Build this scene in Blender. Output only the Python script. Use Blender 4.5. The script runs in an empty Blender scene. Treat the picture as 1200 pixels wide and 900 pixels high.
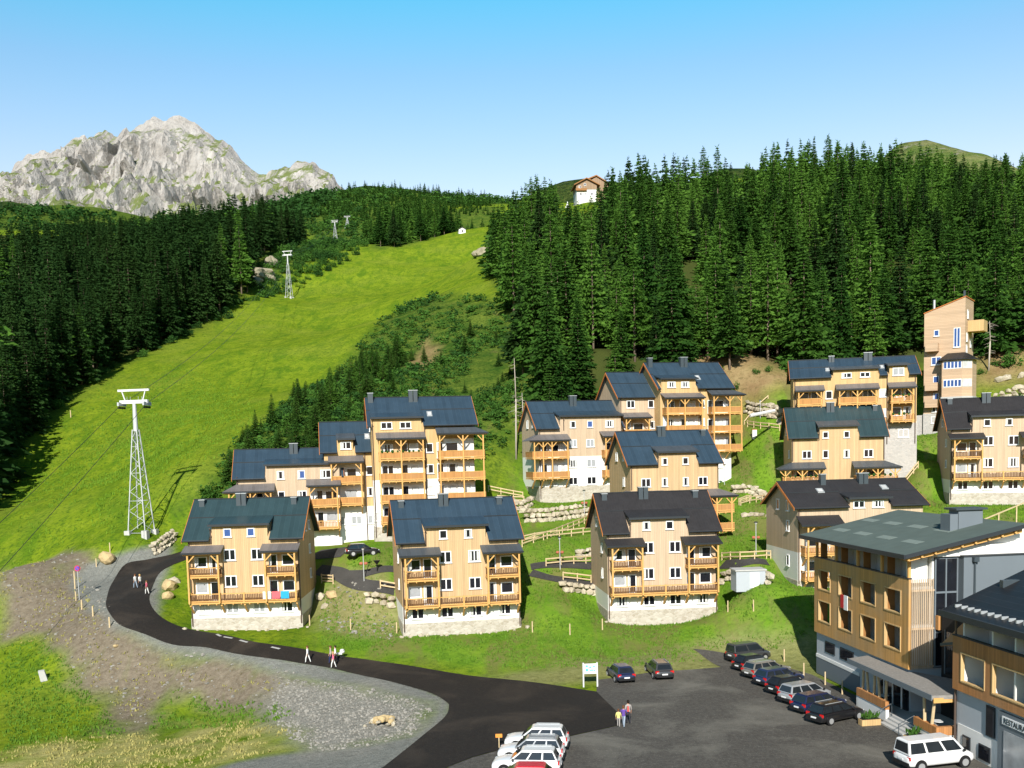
import bpy, bmesh, math, random
import numpy as np
from mathutils import Vector, Matrix, noise as mnoise
from mathutils.geometry import delaunay_2d_cdt

SC = bpy.context.scene
COL = SC.collection
R = math.radians
random.seed(7)
RNG = np.random.default_rng(11)

# ------------------------------------------------------------------ camera, world, sun, exposure
EYE = 21.0
PITCH, ROLL, SHIFT = R(5.0), 0.026, 185.0 / 1200.0
cp, sp, cr, sr = math.cos(PITCH), math.sin(PITCH), math.cos(ROLL), math.sin(ROLL)
FWD = Vector((0, cp, -sp)); UP0 = Vector((0, sp, cp)); RT0 = Vector((1, 0, 0))
CUP = UP0 * cr + RT0 * sr
CRT = RT0 * cr - UP0 * sr
cam_data = bpy.data.cameras.new('camera')
cam = bpy.data.objects.new('camera', cam_data); COL.objects.link(cam)
cam_data.sensor_width = 36.0; cam_data.lens = 36.0
cam_data.shift_y = SHIFT
cam_data.clip_start = 0.5; cam_data.clip_end = 20000
cam.matrix_world = Matrix(((CRT.x, CUP.x, -FWD.x, 0), (CRT.y, CUP.y, -FWD.y, 0), (CRT.z, CUP.z, -FWD.z, EYE), (0, 0, 0, 1)))
SC.camera = cam

SUN_EL, SUN_DX = R(31), 0.08            # the sun stands behind the viewer, a little to the left
sun_dir = Vector((-SUN_DX, -1, 0)).normalized() * math.cos(SUN_EL) + Vector((0, 0, math.sin(SUN_EL)))   # towards the sun
sd = bpy.data.lights.new('sun', 'SUN'); sd.energy = 5.0; sd.angle = R(0.5); sd.color = (1.0, 0.955, 0.88)
sun = bpy.data.objects.new('sun', sd); COL.objects.link(sun)
sun.rotation_euler = sun_dir.to_track_quat('Z', 'Y').to_euler()

W = bpy.data.worlds.new('World'); SC.world = W; W.use_nodes = True
wn, wl = W.node_tree.nodes, W.node_tree.links
bg = wn['Background']; bg.inputs['Strength'].default_value = 0.10
sky = wn.new('ShaderNodeTexSky'); sky.sky_type = 'NISHITA'; sky.sun_disc = False
sky.sun_elevation = SUN_EL; sky.sun_rotation = math.atan2(sun_dir.x, sun_dir.y)
sky.altitude = 1500; sky.air_density = 1.6; sky.dust_density = 0.4; sky.ozone_density = 2.0
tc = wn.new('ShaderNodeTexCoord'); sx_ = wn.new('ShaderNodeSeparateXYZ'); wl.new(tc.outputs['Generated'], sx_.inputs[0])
cr_ = wn.new('ShaderNodeValToRGB'); ce = cr_.color_ramp.elements                 # sky tint, pale to cyan; horizon and zenith dimmed to cut fill light
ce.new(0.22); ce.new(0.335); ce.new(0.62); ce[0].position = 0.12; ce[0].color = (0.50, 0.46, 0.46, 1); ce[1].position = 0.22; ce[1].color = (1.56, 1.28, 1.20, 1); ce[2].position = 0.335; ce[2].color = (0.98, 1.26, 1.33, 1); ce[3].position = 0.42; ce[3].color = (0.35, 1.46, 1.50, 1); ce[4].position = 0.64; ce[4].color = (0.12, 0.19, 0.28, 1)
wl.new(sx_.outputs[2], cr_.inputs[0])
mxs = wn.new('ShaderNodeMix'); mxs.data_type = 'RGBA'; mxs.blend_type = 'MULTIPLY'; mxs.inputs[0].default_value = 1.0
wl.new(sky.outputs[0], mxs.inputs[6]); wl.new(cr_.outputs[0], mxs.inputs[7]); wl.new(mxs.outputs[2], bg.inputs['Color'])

SC.view_settings.view_transform = 'Standard'; SC.view_settings.look = 'None'
SC.view_settings.exposure = 0.42; SC.view_settings.gamma = 1.0
SC.view_settings.use_curve_mapping = False
SC.render.engine = 'CYCLES'
SC.cycles.max_bounces = 5; SC.cycles.diffuse_bounces = 3; SC.cycles.glossy_bounces = 3
SC.cycles.transmission_bounces = 2; SC.cycles.transparent_max_bounces = 6
SC.cycles.caustics_reflective = False; SC.cycles.caustics_refractive = False
SC.cycles.use_denoising = True

# a pixel of the 1200 x 900 photograph and a distance (or height) give a point of the place
def ray(px, py):
    u = (px - 600.0) / 1200.0; v = (450.0 - py) / 1200.0 + SHIFT
    return CRT * u + CUP * v + FWD
def P(px, py, Y):
    d = ray(px, py); t = Y / d.y
    return Vector((d.x * t, Y, EYE + d.z * t))
def Pz(px, py, z):
    d = ray(px, py); t = (z - EYE) / d.z
    return Vector((d.x * t, d.y * t, z))
def proj(x, y, z):
    q = Vector((x, y, z - EYE)); w = q.dot(FWD)
    return 600 + 1200 * q.dot(CRT) / w, 450 - 1200 * (q.dot(CUP) / w - SHIFT)

# ------------------------------------------------------------------ object helpers
def tag(o, label=None, cat=None, group=None, kind=None):
    if label: o['label'] = label
    if cat: o['category'] = cat
    if group: o['group'] = group
    if kind: o['kind'] = kind
    return o
def empty(name, loc, rz=0.0, label=None, cat=None, group=None):
    o = bpy.data.objects.new(name, None); COL.objects.link(o)
    o.location = loc; o.rotation_euler = (0, 0, rz); o.empty_display_size = 0.3
    return tag(o, label, cat, group)
def link(name, me, parent=None, loc=None, rot=None):
    o = bpy.data.objects.new(name, me); COL.objects.link(o)
    if parent is not None: o.parent = parent
    if loc is not None: o.location = loc
    if rot is not None: o.rotation_euler = rot
    return o
def copy_tree(o, parent=None):
    c = o.copy(); COL.objects.link(c)
    if parent is not None: c.parent = parent
    for ch in list(o.children): copy_tree(ch, c)
    return c

class MB:
    """collects shapes, links them as one mesh"""
    def __init__(self): self.v = []; self.f = []; self.m = []
    def add(self, vs, fs, mi=0):
        b = len(self.v); self.v.extend([tuple(p) for p in vs])
        for f in fs: self.f.append(tuple(b + i for i in f)); self.m.append(mi)
        return self
    def box(self, x0, x1, y0, y1, z0, z1, mi=0):
        if x1 < x0: x0, x1 = x1, x0
        if y1 < y0: y0, y1 = y1, y0
        if z1 < z0: z0, z1 = z1, z0
        return self.add([(x0,y0,z0),(x1,y0,z0),(x1,y1,z0),(x0,y1,z0),(x0,y0,z1),(x1,y0,z1),(x1,y1,z1),(x0,y1,z1)],
                 [(3,2,1,0),(4,5,6,7),(0,1,5,4),(1,2,6,5),(2,3,7,6),(3,0,4,7)], mi)
    def hexa(self, bot, top, mi=0):
        return self.add(list(bot) + list(top), [(3,2,1,0),(4,5,6,7),(0,1,5,4),(1,2,6,5),(2,3,7,6),(3,0,4,7)], mi)
    def slab(self, quad, th, mi=0):
        """quad (counter-clockwise seen from above) with vertical thickness th below"""
        return self.hexa([(p[0],p[1],p[2]-th) for p in quad], quad, mi)
    def prism_x(self, poly, x0, x1, mi=0):
        """poly of (y,z) extruded along x"""
        n = len(poly)
        vs = [(x0,y,z) for y,z in poly] + [(x1,y,z) for y,z in poly]
        fs = [tuple(range(n))[::-1], tuple(range(n, 2*n))] + [(i,(i+1)%n,n+(i+1)%n,n+i) for i in range(n)]
        return self.add(vs, fs, mi)
    def prism_y(self, poly, y0, y1, mi=0):
        n = len(poly)
        vs = [(x,y0,z) for x,z in poly] + [(x,y1,z) for x,z in poly]
        fs = [tuple(range(n)), tuple(range(n, 2*n))[::-1]] + [(i,n+i,n+(i+1)%n,(i+1)%n) for i in range(n)]
        return self.add(vs, fs, mi)
    def prism_z(self, poly, z0, z1, mi=0):
        n = len(poly)
        vs = [(x,y,z0) for x,y in poly] + [(x,y,z1) for x,y in poly]
        fs = [tuple(range(n))[::-1], tuple(range(n, 2*n))] + [(i,(i+1)%n,n+(i+1)%n,n+i) for i in range(n)]
        return self.add(vs, fs, mi)
    def bar(self, a, b, w, h=None, mi=0):
        a = Vector(a); b = Vector(b); h = h or w
        d = (b - a).normalized(); up = Vector((0,0,1))
        if abs(d.z) > 0.99: up = Vector((0,1,0))
        s = d.cross(up).normalized() * (w/2); t = s.cross(d).normalized() * (h/2)
        return self.hexa([a-s-t, a+s-t, a+s+t, a-s+t], [b-s-t, b+s-t, b+s+t, b-s+t], mi)
    def tube(self, a, b, r0, r1=None, n=8, mi=0):
        a = Vector(a); b = Vector(b); r1 = r0 if r1 is None else r1
        d = (b - a).normalized(); up = Vector((0,0,1)) if abs(d.z) < 0.95 else Vector((1,0,0))
        s = d.cross(up).normalized(); t = s.cross(d)
        vs = []
        for c, r in ((a, r0), (b, r1)):
            for i in range(n):
                an = 2*math.pi*i/n; vs.append(c + s*(r*math.cos(an)) + t*(r*math.sin(an)))
        fs = [(i,(i+1)%n,n+(i+1)%n,n+i) for i in range(n)] + [tuple(range(n))[::-1], tuple(range(n,2*n))]
        return self.add(vs, fs, mi)
    def ball(self, c, r, sx=1, sy=1, sz=1, n=8, m=5, mi=0):
        c = Vector(c); vs = [c + Vector((0,0,r*sz))]
        for j in range(1, m):
            th = math.pi*j/m
            for i in range(n):
                a = 2*math.pi*i/n
                vs.append(c + Vector((r*sx*math.sin(th)*math.cos(a), r*sy*math.sin(th)*math.sin(a), r*sz*math.cos(th))))
        vs.append(c - Vector((0,0,r*sz)))
        fs = [(0,1+i,1+(i+1)%n) for i in range(n)]
        for j in range(m-2):
            b0 = 1+j*n; b1 = b0+n
            fs += [(b0+i,b1+i,b1+(i+1)%n,b0+(i+1)%n) for i in range(n)]
        l = len(vs)-1; b0 = 1+(m-2)*n
        fs += [(l,b0+(i+1)%n,b0+i) for i in range(n)]
        return self.add(vs, fs, mi)
    def mesh(self, name, mats, smooth=False):
        me = bpy.data.meshes.new(name); me.from_pydata(self.v, [], self.f)
        if not isinstance(mats, (list, tuple)): mats = [mats]
        for m in mats: me.materials.append(m)
        if len(mats) > 1: me.polygons.foreach_set('material_index', self.m)
        if smooth: me.polygons.foreach_set('use_smooth', [True]*len(self.f))
        me.update(); return me
    def build(self, name, mats, parent=None, loc=None, rot=None, smooth=False):
        return link(name, self.mesh(name, mats, smooth), parent, loc, rot)

def np_mesh(name, verts, faces, mats, smooth=False, mat_idx=None):
    me = bpy.data.meshes.new(name)
    k = faces.shape[1]; nf = len(faces)
    me.vertices.add(len(verts)); me.vertices.foreach_set('co', np.ascontiguousarray(verts, np.float32).ravel())
    me.loops.add(nf*k); me.loops.foreach_set('vertex_index', np.ascontiguousarray(faces, np.int32).ravel())
    me.polygons.add(nf); me.polygons.foreach_set('loop_start', np.arange(0, nf*k, k, dtype=np.int32))
    for m in (mats if isinstance(mats, (list, tuple)) else [mats]): me.materials.append(m)
    if mat_idx is not None: me.polygons.foreach_set('material_index', np.ascontiguousarray(mat_idx, np.int32))
    me.update(calc_edges=True)
    me.polygons.foreach_set('use_smooth', np.full(nf, smooth))
    return me

# ------------------------------------------------------------------ materials
class NT:
    """tiny node helper"""
    def __init__(self, name):
        self.m = bpy.data.materials.new(name); self.m.use_nodes = True
        self.t = self.m.node_tree; self.b = self.t.nodes['Principled BSDF']
    def n(self, typ, **kw):
        x = self.t.nodes.new(typ)
        for k, v in kw.items(): setattr(x, k, v)
        return x
    def l(self, a, b): self.t.links.new(a, b)
    def obj(self): return self.n('ShaderNodeTexCoord').outputs['Object']
    def mapping(self, src, scale=(1,1,1), loc=(0,0,0)):
        m = self.n('ShaderNodeMapping'); self.l(src, m.inputs[0]); m.inputs['Scale'].default_value = scale; m.inputs['Location'].default_value = loc
        return m.outputs[0]
    def noise(self, src, scale, detail=4, rough=0.55, dist=0.0):
        x = self.n('ShaderNodeTexNoise'); x.inputs['Scale'].default_value = scale; x.inputs['Detail'].default_value = detail
        x.inputs['Roughness'].default_value = rough; x.inputs['Distortion'].default_value = dist
        if src is not None: self.l(src, x.inputs['Vector'])
        return x.outputs['Fac']
    def math(self, op, a, b=None, c=None, clamp=False):
        x = self.n('ShaderNodeMath', operation=op); x.use_clamp = clamp
        for i, s in enumerate((a, b, c)):
            if s is None: continue
            if hasattr(s, 'links'): self.l(s, x.inputs[i])
            else: x.inputs[i].default_value = s
        return x.outputs[0]
    def ramp(self, src, stops, interp='LINEAR'):
        x = self.n('ShaderNodeValToRGB'); x.color_ramp.interpolation = interp
        e = x.color_ramp.elements
        while len(e) < len(stops): e.new(0.5)
        for i, (p, c) in enumerate(stops):
            e[i].position = p
            e[i].color = (c, c, c, 1) if not hasattr(c, '__len__') else (*c, 1)
        self.l(src, x.inputs[0]); return x.outputs[0]
    def mix(self, fac, a, b, blend='MIX'):
        x = self.n('ShaderNodeMix', data_type='RGBA', blend_type=blend)
        for s, i in ((fac, 0), (a, 6), (b, 7)):
            if hasattr(s, 'links'): self.l(s, x.inputs[i])
            elif i == 0: x.inputs[0].default_value = s
            else: x.inputs[i].default_value = (*s, 1)
        return x.outputs[2]
    def bump(self, h, strength=0.5, dist=0.05):
        x = self.n('ShaderNodeBump'); x.inputs['Strength'].default_value = strength; x.inputs['Distance'].default_value = dist
        self.l(h, x.inputs['Height']); self.l(x.outputs[0], self.b.inputs['Normal']); return x
    def out(self, col, rough=0.7, spec=0.3, metal=0.0):
        if hasattr(col, 'links'): self.l(col, self.b.inputs['Base Color'])
        else: self.b.inputs['Base Color'].default_value = (*col, 1)
        if hasattr(rough, 'links'): self.l(rough, self.b.inputs['Roughness'])
        else: self.b.inputs['Roughness'].default_value = rough
        self.b.inputs['Specular IOR Level'].default_value = spec
        self.b.inputs['Metallic'].default_value = metal
        return self.m

def plain(name, col, rough=0.6, spec=0.3, metal=0.0, var=0.12, scale=3.0):
    t = NT(name); f = t.noise(t.obj(), scale, 5, 0.6)
    c = t.mix(f, tuple(x*(1-var) for x in col), tuple(min(1, x*(1+var)) for x in col))
    return t.out(c, rough, spec, metal)
def wood(name, col, plank=0.2, axis='XY', var=0.3, grey=0.0, stain=None):
    """board cladding; boards run up (axis XY) or along (axis Z)"""
    t = NT(name); o = t.obj(); s = t.n('ShaderNodeSeparateXYZ'); t.l(o, s.inputs[0])
    a = t.math('ADD', s.outputs[0], s.outputs[1]) if axis == 'XY' else s.outputs[2]
    q = t.math('DIVIDE', a, plank); fl = t.math('FLOOR', q); fr = t.math('FRACT', q)
    wn_ = t.n('ShaderNodeTexWhiteNoise', noise_dimensions='1D'); t.l(fl, wn_.inputs['W'])
    sc = (6, 6, 0.5) if axis == 'XY' else (0.5, 0.5, 8)
    g = t.noise(t.mapping(o, sc), 2.2, 5, 0.6)
    big = t.noise(o, 0.35, 3, 0.5)
    f = t.math('ADD', t.math('MULTIPLY', wn_.outputs['Value'], 0.55), t.math('MULTIPLY', g, 0.45))
    c = t.mix(f, tuple(x*(1-var) for x in col), tuple(min(1, x*(1+var*0.8)) for x in col))
    c = t.mix(t.ramp(big, [(0.35, 0.0), (0.75, 0.5 + grey)]), c, stain or tuple((x*0.8+0.05) for x in col))
    strk = t.noise(t.mapping(o, (1.6, 1.6, 0.12) if axis == 'XY' else (.12, .12, 1.6)), 1.1, 5, 0.65)
    c = t.mix(t.ramp(strk, [(0.46, 0.0), (0.70, 0.42)]), c, tuple(x*0.62 for x in col))
    groove = t.ramp(fr, [(0.0, 0.45), (0.07, 1.0), (0.93, 1.0), (1.0, 0.45)])
    c = t.mix(1.0, c, groove, 'MULTIPLY')
    t.bump(groove, 0.4, 0.02)
    return t.out(c, 0.72, 0.2)
def seam_roof(name, col, pitch=0.55, rough=0.42, metal=0.0, spec=0.5, rows=False):
    t = NT(name); o = t.obj(); s = t.n('ShaderNodeSeparateXYZ'); t.l(o, s.inputs[0])
    fr = t.math('FRACT', t.math('DIVIDE', s.outputs[0], pitch))
    seam = t.ramp(fr, [(0.0, 1.0), (0.06, 0.0), (0.94, 0.0), (1.0, 1.0)])
    n1 = t.noise(o, 0.6, 4, 0.6); n2 = t.noise(t.mapping(o, (1, 6, 6)), 3, 3)
    wn_ = t.n('ShaderNodeTexWhiteNoise', noise_dimensions='2D' if rows else '1D')
    fl = t.math('FLOOR', t.math('DIVIDE', s.outputs[0], pitch))
    if rows:
        cb = t.n('ShaderNodeCombineXYZ'); t.l(fl, cb.inputs[0]); t.l(t.math('FLOOR', t.math('DIVIDE', s.outputs[1], 0.3)), cb.inputs[1])
        t.l(cb.outputs[0], wn_.inputs['Vector'])
    else: t.l(fl, wn_.inputs['W'])
    f = t.math('ADD', t.math('MULTIPLY', n1, 0.6), t.math('ADD', t.math('MULTIPLY', n2, 0.2), t.math('MULTIPLY', wn_.outputs['Value'], 0.25)))
    c = t.mix(f, tuple(x*0.65 for x in col), tuple(x*1.35 for x in col))
    c = t.mix(t.math('MULTIPLY', seam, 0.35), c, tuple(min(1, x*2.0+0.02) for x in col))
    t.bump(seam, 0.6, 0.03)
    return t.out(c, t.math('ADD', t.math('MULTIPLY', n1, 0.25), rough - 0.12), spec, metal)
def stone_wall(name, a, b, mortar, scale=2.2):
    t = NT(name); o = t.obj()
    v = t.n('ShaderNodeTexVoronoi', feature='F1'); v.inputs['Scale'].default_value = scale; t.l(t.mapping(o, (1, 1, 1.7)), v.inputs['Vector'])
    e = t.n('ShaderNodeTexVoronoi', feature='DISTANCE_TO_EDGE'); e.inputs['Scale'].default_value = scale; t.l(t.mapping(o, (1, 1, 1.7)), e.inputs['Vector'])
    s = t.n('ShaderNodeSeparateColor'); t.l(v.outputs['Color'], s.inputs[0])
    c = t.mix(s.outputs[0], a, b)
    ed = t.ramp(e.outputs['Distance'], [(0.0, 0.0), (0.09, 1.0)])
    c = t.mix(ed, mortar, c); t.bump(ed, 0.5, 0.05)
    return t.out(c, 0.85, 0.15)

M = {}
M['larch'] = wood('larch_cladding', (0.59, 0.405, 0.215), 0.2)
M['larch_pale'] = wood('pale_larch_cladding', (0.57, 0.425, 0.285), 0.2, var=0.2)
M['larch_gold'] = wood('golden_larch_cladding', (0.62, 0.415, 0.19), 0.2, var=0.2)
M['rail_wood'] = wood('railing_boards', (0.50, 0.24, 0.075), 0.16)
M['rail_dark'] = wood('dark_railing_boards', (0.17, 0.085, 0.035), 0.16)
M['beam'] = plain('timber_beam', (0.64, 0.36, 0.12), 0.7, 0.2, var=0.25)
M['beam_pale'] = plain('pale_timber', (0.60, 0.46, 0.27), 0.75, 0.2, var=0.25)
M['barge'] = plain('orange_bargeboard', (0.55, 0.19, 0.05), 0.6)
M['soffit'] = plain('timber_soffit', (0.45, 0.22, 0.08), 0.7)
M['roof_blue'] = seam_roof('slate_blue_roof', (0.031, 0.056, 0.082))
M['roof_teal'] = seam_roof('slate_teal_roof', (0.028, 0.055, 0.062))
M['roof_char'] = seam_roof('charcoal_tile_roof', (0.030, 0.028, 0.029), 0.3, 0.6, spec=0.3, rows=True)
M['roof_black'] = seam_roof('black_sheet_roof', (0.012, 0.012, 0.013), 0.6, 0.5)
M['canopy_grey'] = seam_roof('grey_canopy_roof', (0.15, 0.135, 0.13), 0.5, 0.5)
M['canopy_dark'] = seam_roof('dark_canopy_roof', (0.07, 0.08, 0.09), 0.5, 0.45)
M['fascia'] = plain('dark_fascia', (0.03, 0.035, 0.04), 0.5)
M['guard'] = plain('roof_line_metal', (0.02, 0.024, 0.028), 0.5)
M['white'] = plain('white_render', (0.80, 0.78, 0.74), 0.85, 0.15, var=0.06, scale=0.8)
M['white_frame'] = plain('white_window_frame', (0.82, 0.82, 0.82), 0.4, 0.4, var=0.02)
M['wood_frame'] = plain('wood_window_frame', (0.60, 0.45, 0.28), 0.6)
M['plinth'] = stone_wall('pale_stone_plinth', (0.54, 0.49, 0.42), (0.37, 0.32, 0.25), (0.52, 0.48, 0.41), 2.4)
M['grey_stone'] = stone_wall('grey_stone_wall', (0.42, 0.40, 0.38), (0.52, 0.49, 0.46), (0.48, 0.46, 0.43), 3.0)
def glass_mat(name, col, rough=0.06):
    t = NT(name); f = t.noise(t.obj(), 1.3, 2)
    return t.out(t.mix(f, tuple(x*0.6 for x in col), tuple(x*1.5 for x in col)), rough, 0.6)
M['pane'] = glass_mat('dark_window_glass', (0.012, 0.013, 0.017))
M['pane_sky'] = glass_mat('sky_tinted_window_glass', (0.04, 0.09, 0.26))  # blue sky reflection painted into the glass colour
M['pane_curtain'] = glass_mat('curtained_window_glass', (0.32, 0.33, 0.34), 0.2)
M['pane_pale'] = glass_mat('pale_curtain_glass', (0.55, 0.55, 0.53), 0.2)
M['metal_dark'] = plain('dark_sheet_metal', (0.045, 0.06, 0.07), 0.45, 0.5)
M['metal_light'] = plain('zinc_metal', (0.42, 0.44, 0.45), 0.4, 0.5, 0.3)
M['steel'] = plain('galvanised_steel', (0.50, 0.51, 0.52), 0.45, 0.4, 0.1)
M['steel_white'] = plain('white_painted_steel', (0.64, 0.64, 0.63), 0.5, 0.3)
M['pipe'] = plain('brown_downpipe', (0.10, 0.07, 0.055), 0.4)
M['dark'] = plain('dark_recess', (0.02, 0.018, 0.017), 0.9)
M['grey_clad'] = plain('blue_grey_cladding', (0.15, 0.175, 0.195), 0.6, 0.3, var=0.08, scale=0.5)
M['grey_render'] = plain('pale_grey_render', (0.42, 0.45, 0.48), 0.85, 0.1, var=0.06)
M['concrete'] = plain('pale_concrete', (0.48, 0.47, 0.45), 0.9, 0.1)
M['rock'] = stone_wall('boulder_rock', (0.56, 0.50, 0.38), (0.40, 0.34, 0.25), (0.44, 0.38, 0.28), 0.8)
M['rock_ochre'] = plain('ochre_boulder', (0.48, 0.36, 0.19), 0.9, 0.1, var=0.35)
M['rubber'] = plain('tyre_rubber', (0.015, 0.015, 0.016), 0.8)
M['alloy'] = plain('alloy_rim', (0.62, 0.63, 0.64), 0.35, 0.5, 0.6)
M['black'] = plain('black_plastic', (0.015, 0.015, 0.016), 0.5)
M['cable'] = plain('steel_cable', (0.03, 0.03, 0.03), 0.6)
M['bark'] = plain('bark', (0.20, 0.155, 0.115), 0.95, 0.05, var=0.4, scale=1.0)
M['bark_pale'] = plain('pale_dead_wood', (0.46, 0.40, 0.33), 0.95, 0.05, var=0.3, scale=1.0)
def foliage(name, a, b, trans=0.25):
    t = NT(name); g = t.n('ShaderNodeNewGeometry'); oi = t.n('ShaderNodeObjectInfo')
    f = t.math('ADD', t.math('MULTIPLY', g.outputs['Random Per Island'], 0.45), t.math('MULTIPLY', oi.outputs['Random'], 0.55))
    c = t.mix(f, a, b)
    t.out(c, 0.8, 0.04)
    tr = t.n('ShaderNodeBsdfTranslucent'); t.l(c, tr.inputs[0])
    mx = t.n('ShaderNodeMixShader'); mx.inputs[0].default_value = trans
    t.l(t.b.outputs[0], mx.inputs[1]); t.l(tr.outputs[0], mx.inputs[2])
    o = [x for x in t.t.nodes if x.type == 'OUTPUT_MATERIAL'][0]; t.l(mx.outputs[0], o.inputs[0])
    return t.m
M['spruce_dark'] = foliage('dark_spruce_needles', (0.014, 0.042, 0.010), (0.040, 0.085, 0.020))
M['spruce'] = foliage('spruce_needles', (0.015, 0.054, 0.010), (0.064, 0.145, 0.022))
M['larch_needles'] = foliage('larch_needles', (0.050, 0.125, 0.017), (0.105, 0.215, 0.032))
M['young_needles'] = foliage('young_conifer_needles', (0.032, 0.085, 0.014), (0.085, 0.165, 0.028))
M['leaf'] = foliage('bush_leaves', (0.035, 0.10, 0.018), (0.085, 0.19, 0.03))
M['leaf_dark'] = foliage('dark_bush_leaves', (0.018, 0.058, 0.014), (0.045, 0.115, 0.024))
M['grass_blade'] = foliage('meadow_grass_blades', (0.10, 0.20, 0.018), (0.20, 0.33, 0.03))
M['lawn_blade'] = foliage('lush_grass_blades', (0.075, 0.17, 0.018), (0.17, 0.29, 0.035))
M['straw_blade'] = foliage('dry_grass_blades', (0.30, 0.28, 0.08), (0.50, 0.44, 0.17))
# ------------------------------------------------------------------ where the buildings stand: front-left foot (pixel, distance or height), turn, width, depth
SITES = {
 'H1': dict(o=P(225.6, 737, 113), yaw=R(2), W=12.2, D=11),
 'H2': dict(o=P(473, 744, 108.5), yaw=R(11), W=12.8, D=11),
 'H3': dict(o=P(713, 728, 114), yaw=R(5), W=12.5, D=11),
 'H4': dict(o=P(740, 632, 136), yaw=R(9), W=12.2, D=11),
 'H5': dict(o=P(928, 594, 148), yaw=R(-9), W=12.8, D=11),
 'H6': dict(o=P(1113, 588, 140), yaw=R(-14), W=12.8, D=11),
 'H7': dict(o=P(935, 687, 114), yaw=R(4), W=14.4, D=11),
 'A1': dict(o=P(281, 643, 135), yaw=R(10), W=13.4, D=10),
 'A2': dict(o=P(384, 638, 138), yaw=R(10), W=8.0, D=10),
 'A3': dict(o=P(440, 630, 136), yaw=R(10), W=13.6, D=11),
 'B1': dict(o=P(633, 587, 158), yaw=R(14), W=13.4, D=10),
 'B2': dict(o=P(728, 570, 162.5), yaw=R(14), W=7.4, D=10),
 'B3': dict(o=P(775, 562, 161.5), yaw=R(14), W=12.0, D=11),
 'C':  dict(o=P(930, 523, 155), yaw=R(-13), W=17.4, D=11),
 'T':  dict(o=P(1082, 508, 169), yaw=R(-34), W=6.2, D=7),
}
def local(key, x, y, z=0.0):
    s = SITES[key]; c, n = math.cos(s['yaw']), math.sin(s['yaw'])
    return Vector((s['o'].x + x*c - y*n, s['o'].y + x*n + y*c, s['o'].z + z))

ctrl = []
for k, s in SITES.items():
    for (x, y, dz) in ((-1, -1.5, -0.15), (s['W']/2, -1.5, -0.25), (s['W']+1, -1.5, -0.1), (-1, s['D']/2, 0.6), (s['W']+1, s['D']/2, 0.7), (s['W']/2, s['D'], 1.4)):
        if k in ('H1', 'H2', 'H3', 'H7') : dz *= 0.7
        q = local(k, x, y, dz); ctrl.append((q.x, q.y, q.z))
for x, y in ((-5,60),(10,62),(20,70),(0,84),(10,91),(21,100),(24,80),(5,75),(30,60),(30,86),(27,96),(40,70),(40,90),(16,80),(-3,70),(10,100),(18,50),(0,50)):
    ctrl.append((x, y, 0.0))
for px, py, z in ((560,789,.05),(434,774,.4),(300,753,1.5),(240,740,2.1),(202,730,2.8),(176,698,5),(143,665,7.0),(201,655,8.3),(124,709,4.6),(153,738,2.9),
                  (231,757,1.6),(300,769,1.0),(430,793,.15),(526,828,0),(495,863,-.1),(450,899,-.3),(160,690,5.4),(172,657,7.6),
                  (300,890,-1.6),(390,878,-1.2),(430,860,-.7),(350,835,-1.4),(420,820,-.5),(470,812,-.05),(250,830,-2.9),(250,800,-1.2),(180,800,-1.8),(250,860,-3.0),(100,880,-3.4),(180,880,-3.2),
                  (100,830,-3.0),(120,780,-0.6),(60,770,0),(0,800,-2.3),(0,880,-3.6),(80,705,4.2),(100,680,5.7),(85,730,2.5),(700,770,.9),(800,770,.8),(640,775,.7),(900,755,1.0),
                  (560,770,.9),(420,757,1.2),(400,700,4.6),(385,670,7.0),(425,682,6.4),(375,648,8.8),(420,655,8.6),(450,668,7.6),(650,650,8.2),(640,690,5.3),(640,625,10.0),(670,730,2.4),(880,715,3.9),(880,668,7.4),(870,640,9.2),(880,590,12.8),(900,520,18.5),(700,585,13.0),
                  (1060,560,15.0),(1050,590,12.0),(1170,600,11.0),(1090,560,15.5),(870,545,16.5)):
    q = Pz(px, py, z); ctrl.append((q.x, q.y, q.z))
for px, py, Y in ((0,700,140),(0,680,130),(0,740,122),(165,625,141),(20,660,135),(200,640,144),(250,600,150),(0,560,205),(100,450,270),(200,400,340),(339,347,480),(400,330,500),(540,270,620),(570,265,620),
                  (300,450,270),(450,380,380),(560,300,540),(400,440,262),(580,330,470),(500,420,250),(600,400,240),(560,480,190),(560,520,172),(350,500,180),(280,520,170),(240,560,156),(430,455,205),(600,520,175),(600,455,200),(120,560,190),(170,520,200),(60,600,165),
                  (620,440,190),(700,415,190),(850,425,185),(950,420,195),(1060,400,198),(1170,440,182),(1200,410,192),(900,440,178),(1130,470,178),(900,480,168),(800,300,300),(950,250,370),(1180,260,350),(690,233,410),(620,260,420),(700,330,280),(1100,300,300),
                  (1085,222,800),(1200,226,900),(868,208,800),(1140,226,800),(1000,218,820),(310,310,500),(360,290,560),(400,295,640),(450,222,900),(570,238,900),(400,225,930),(520,231,900),(30,252,900),(-60,248,950),(100,276,850),(200,272,850),(450,290,650),(520,280,680),(620,235,850),(750,238,800)):
    q = P(px, py, Y); ctrl.append((q.x, q.y, q.z))
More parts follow.
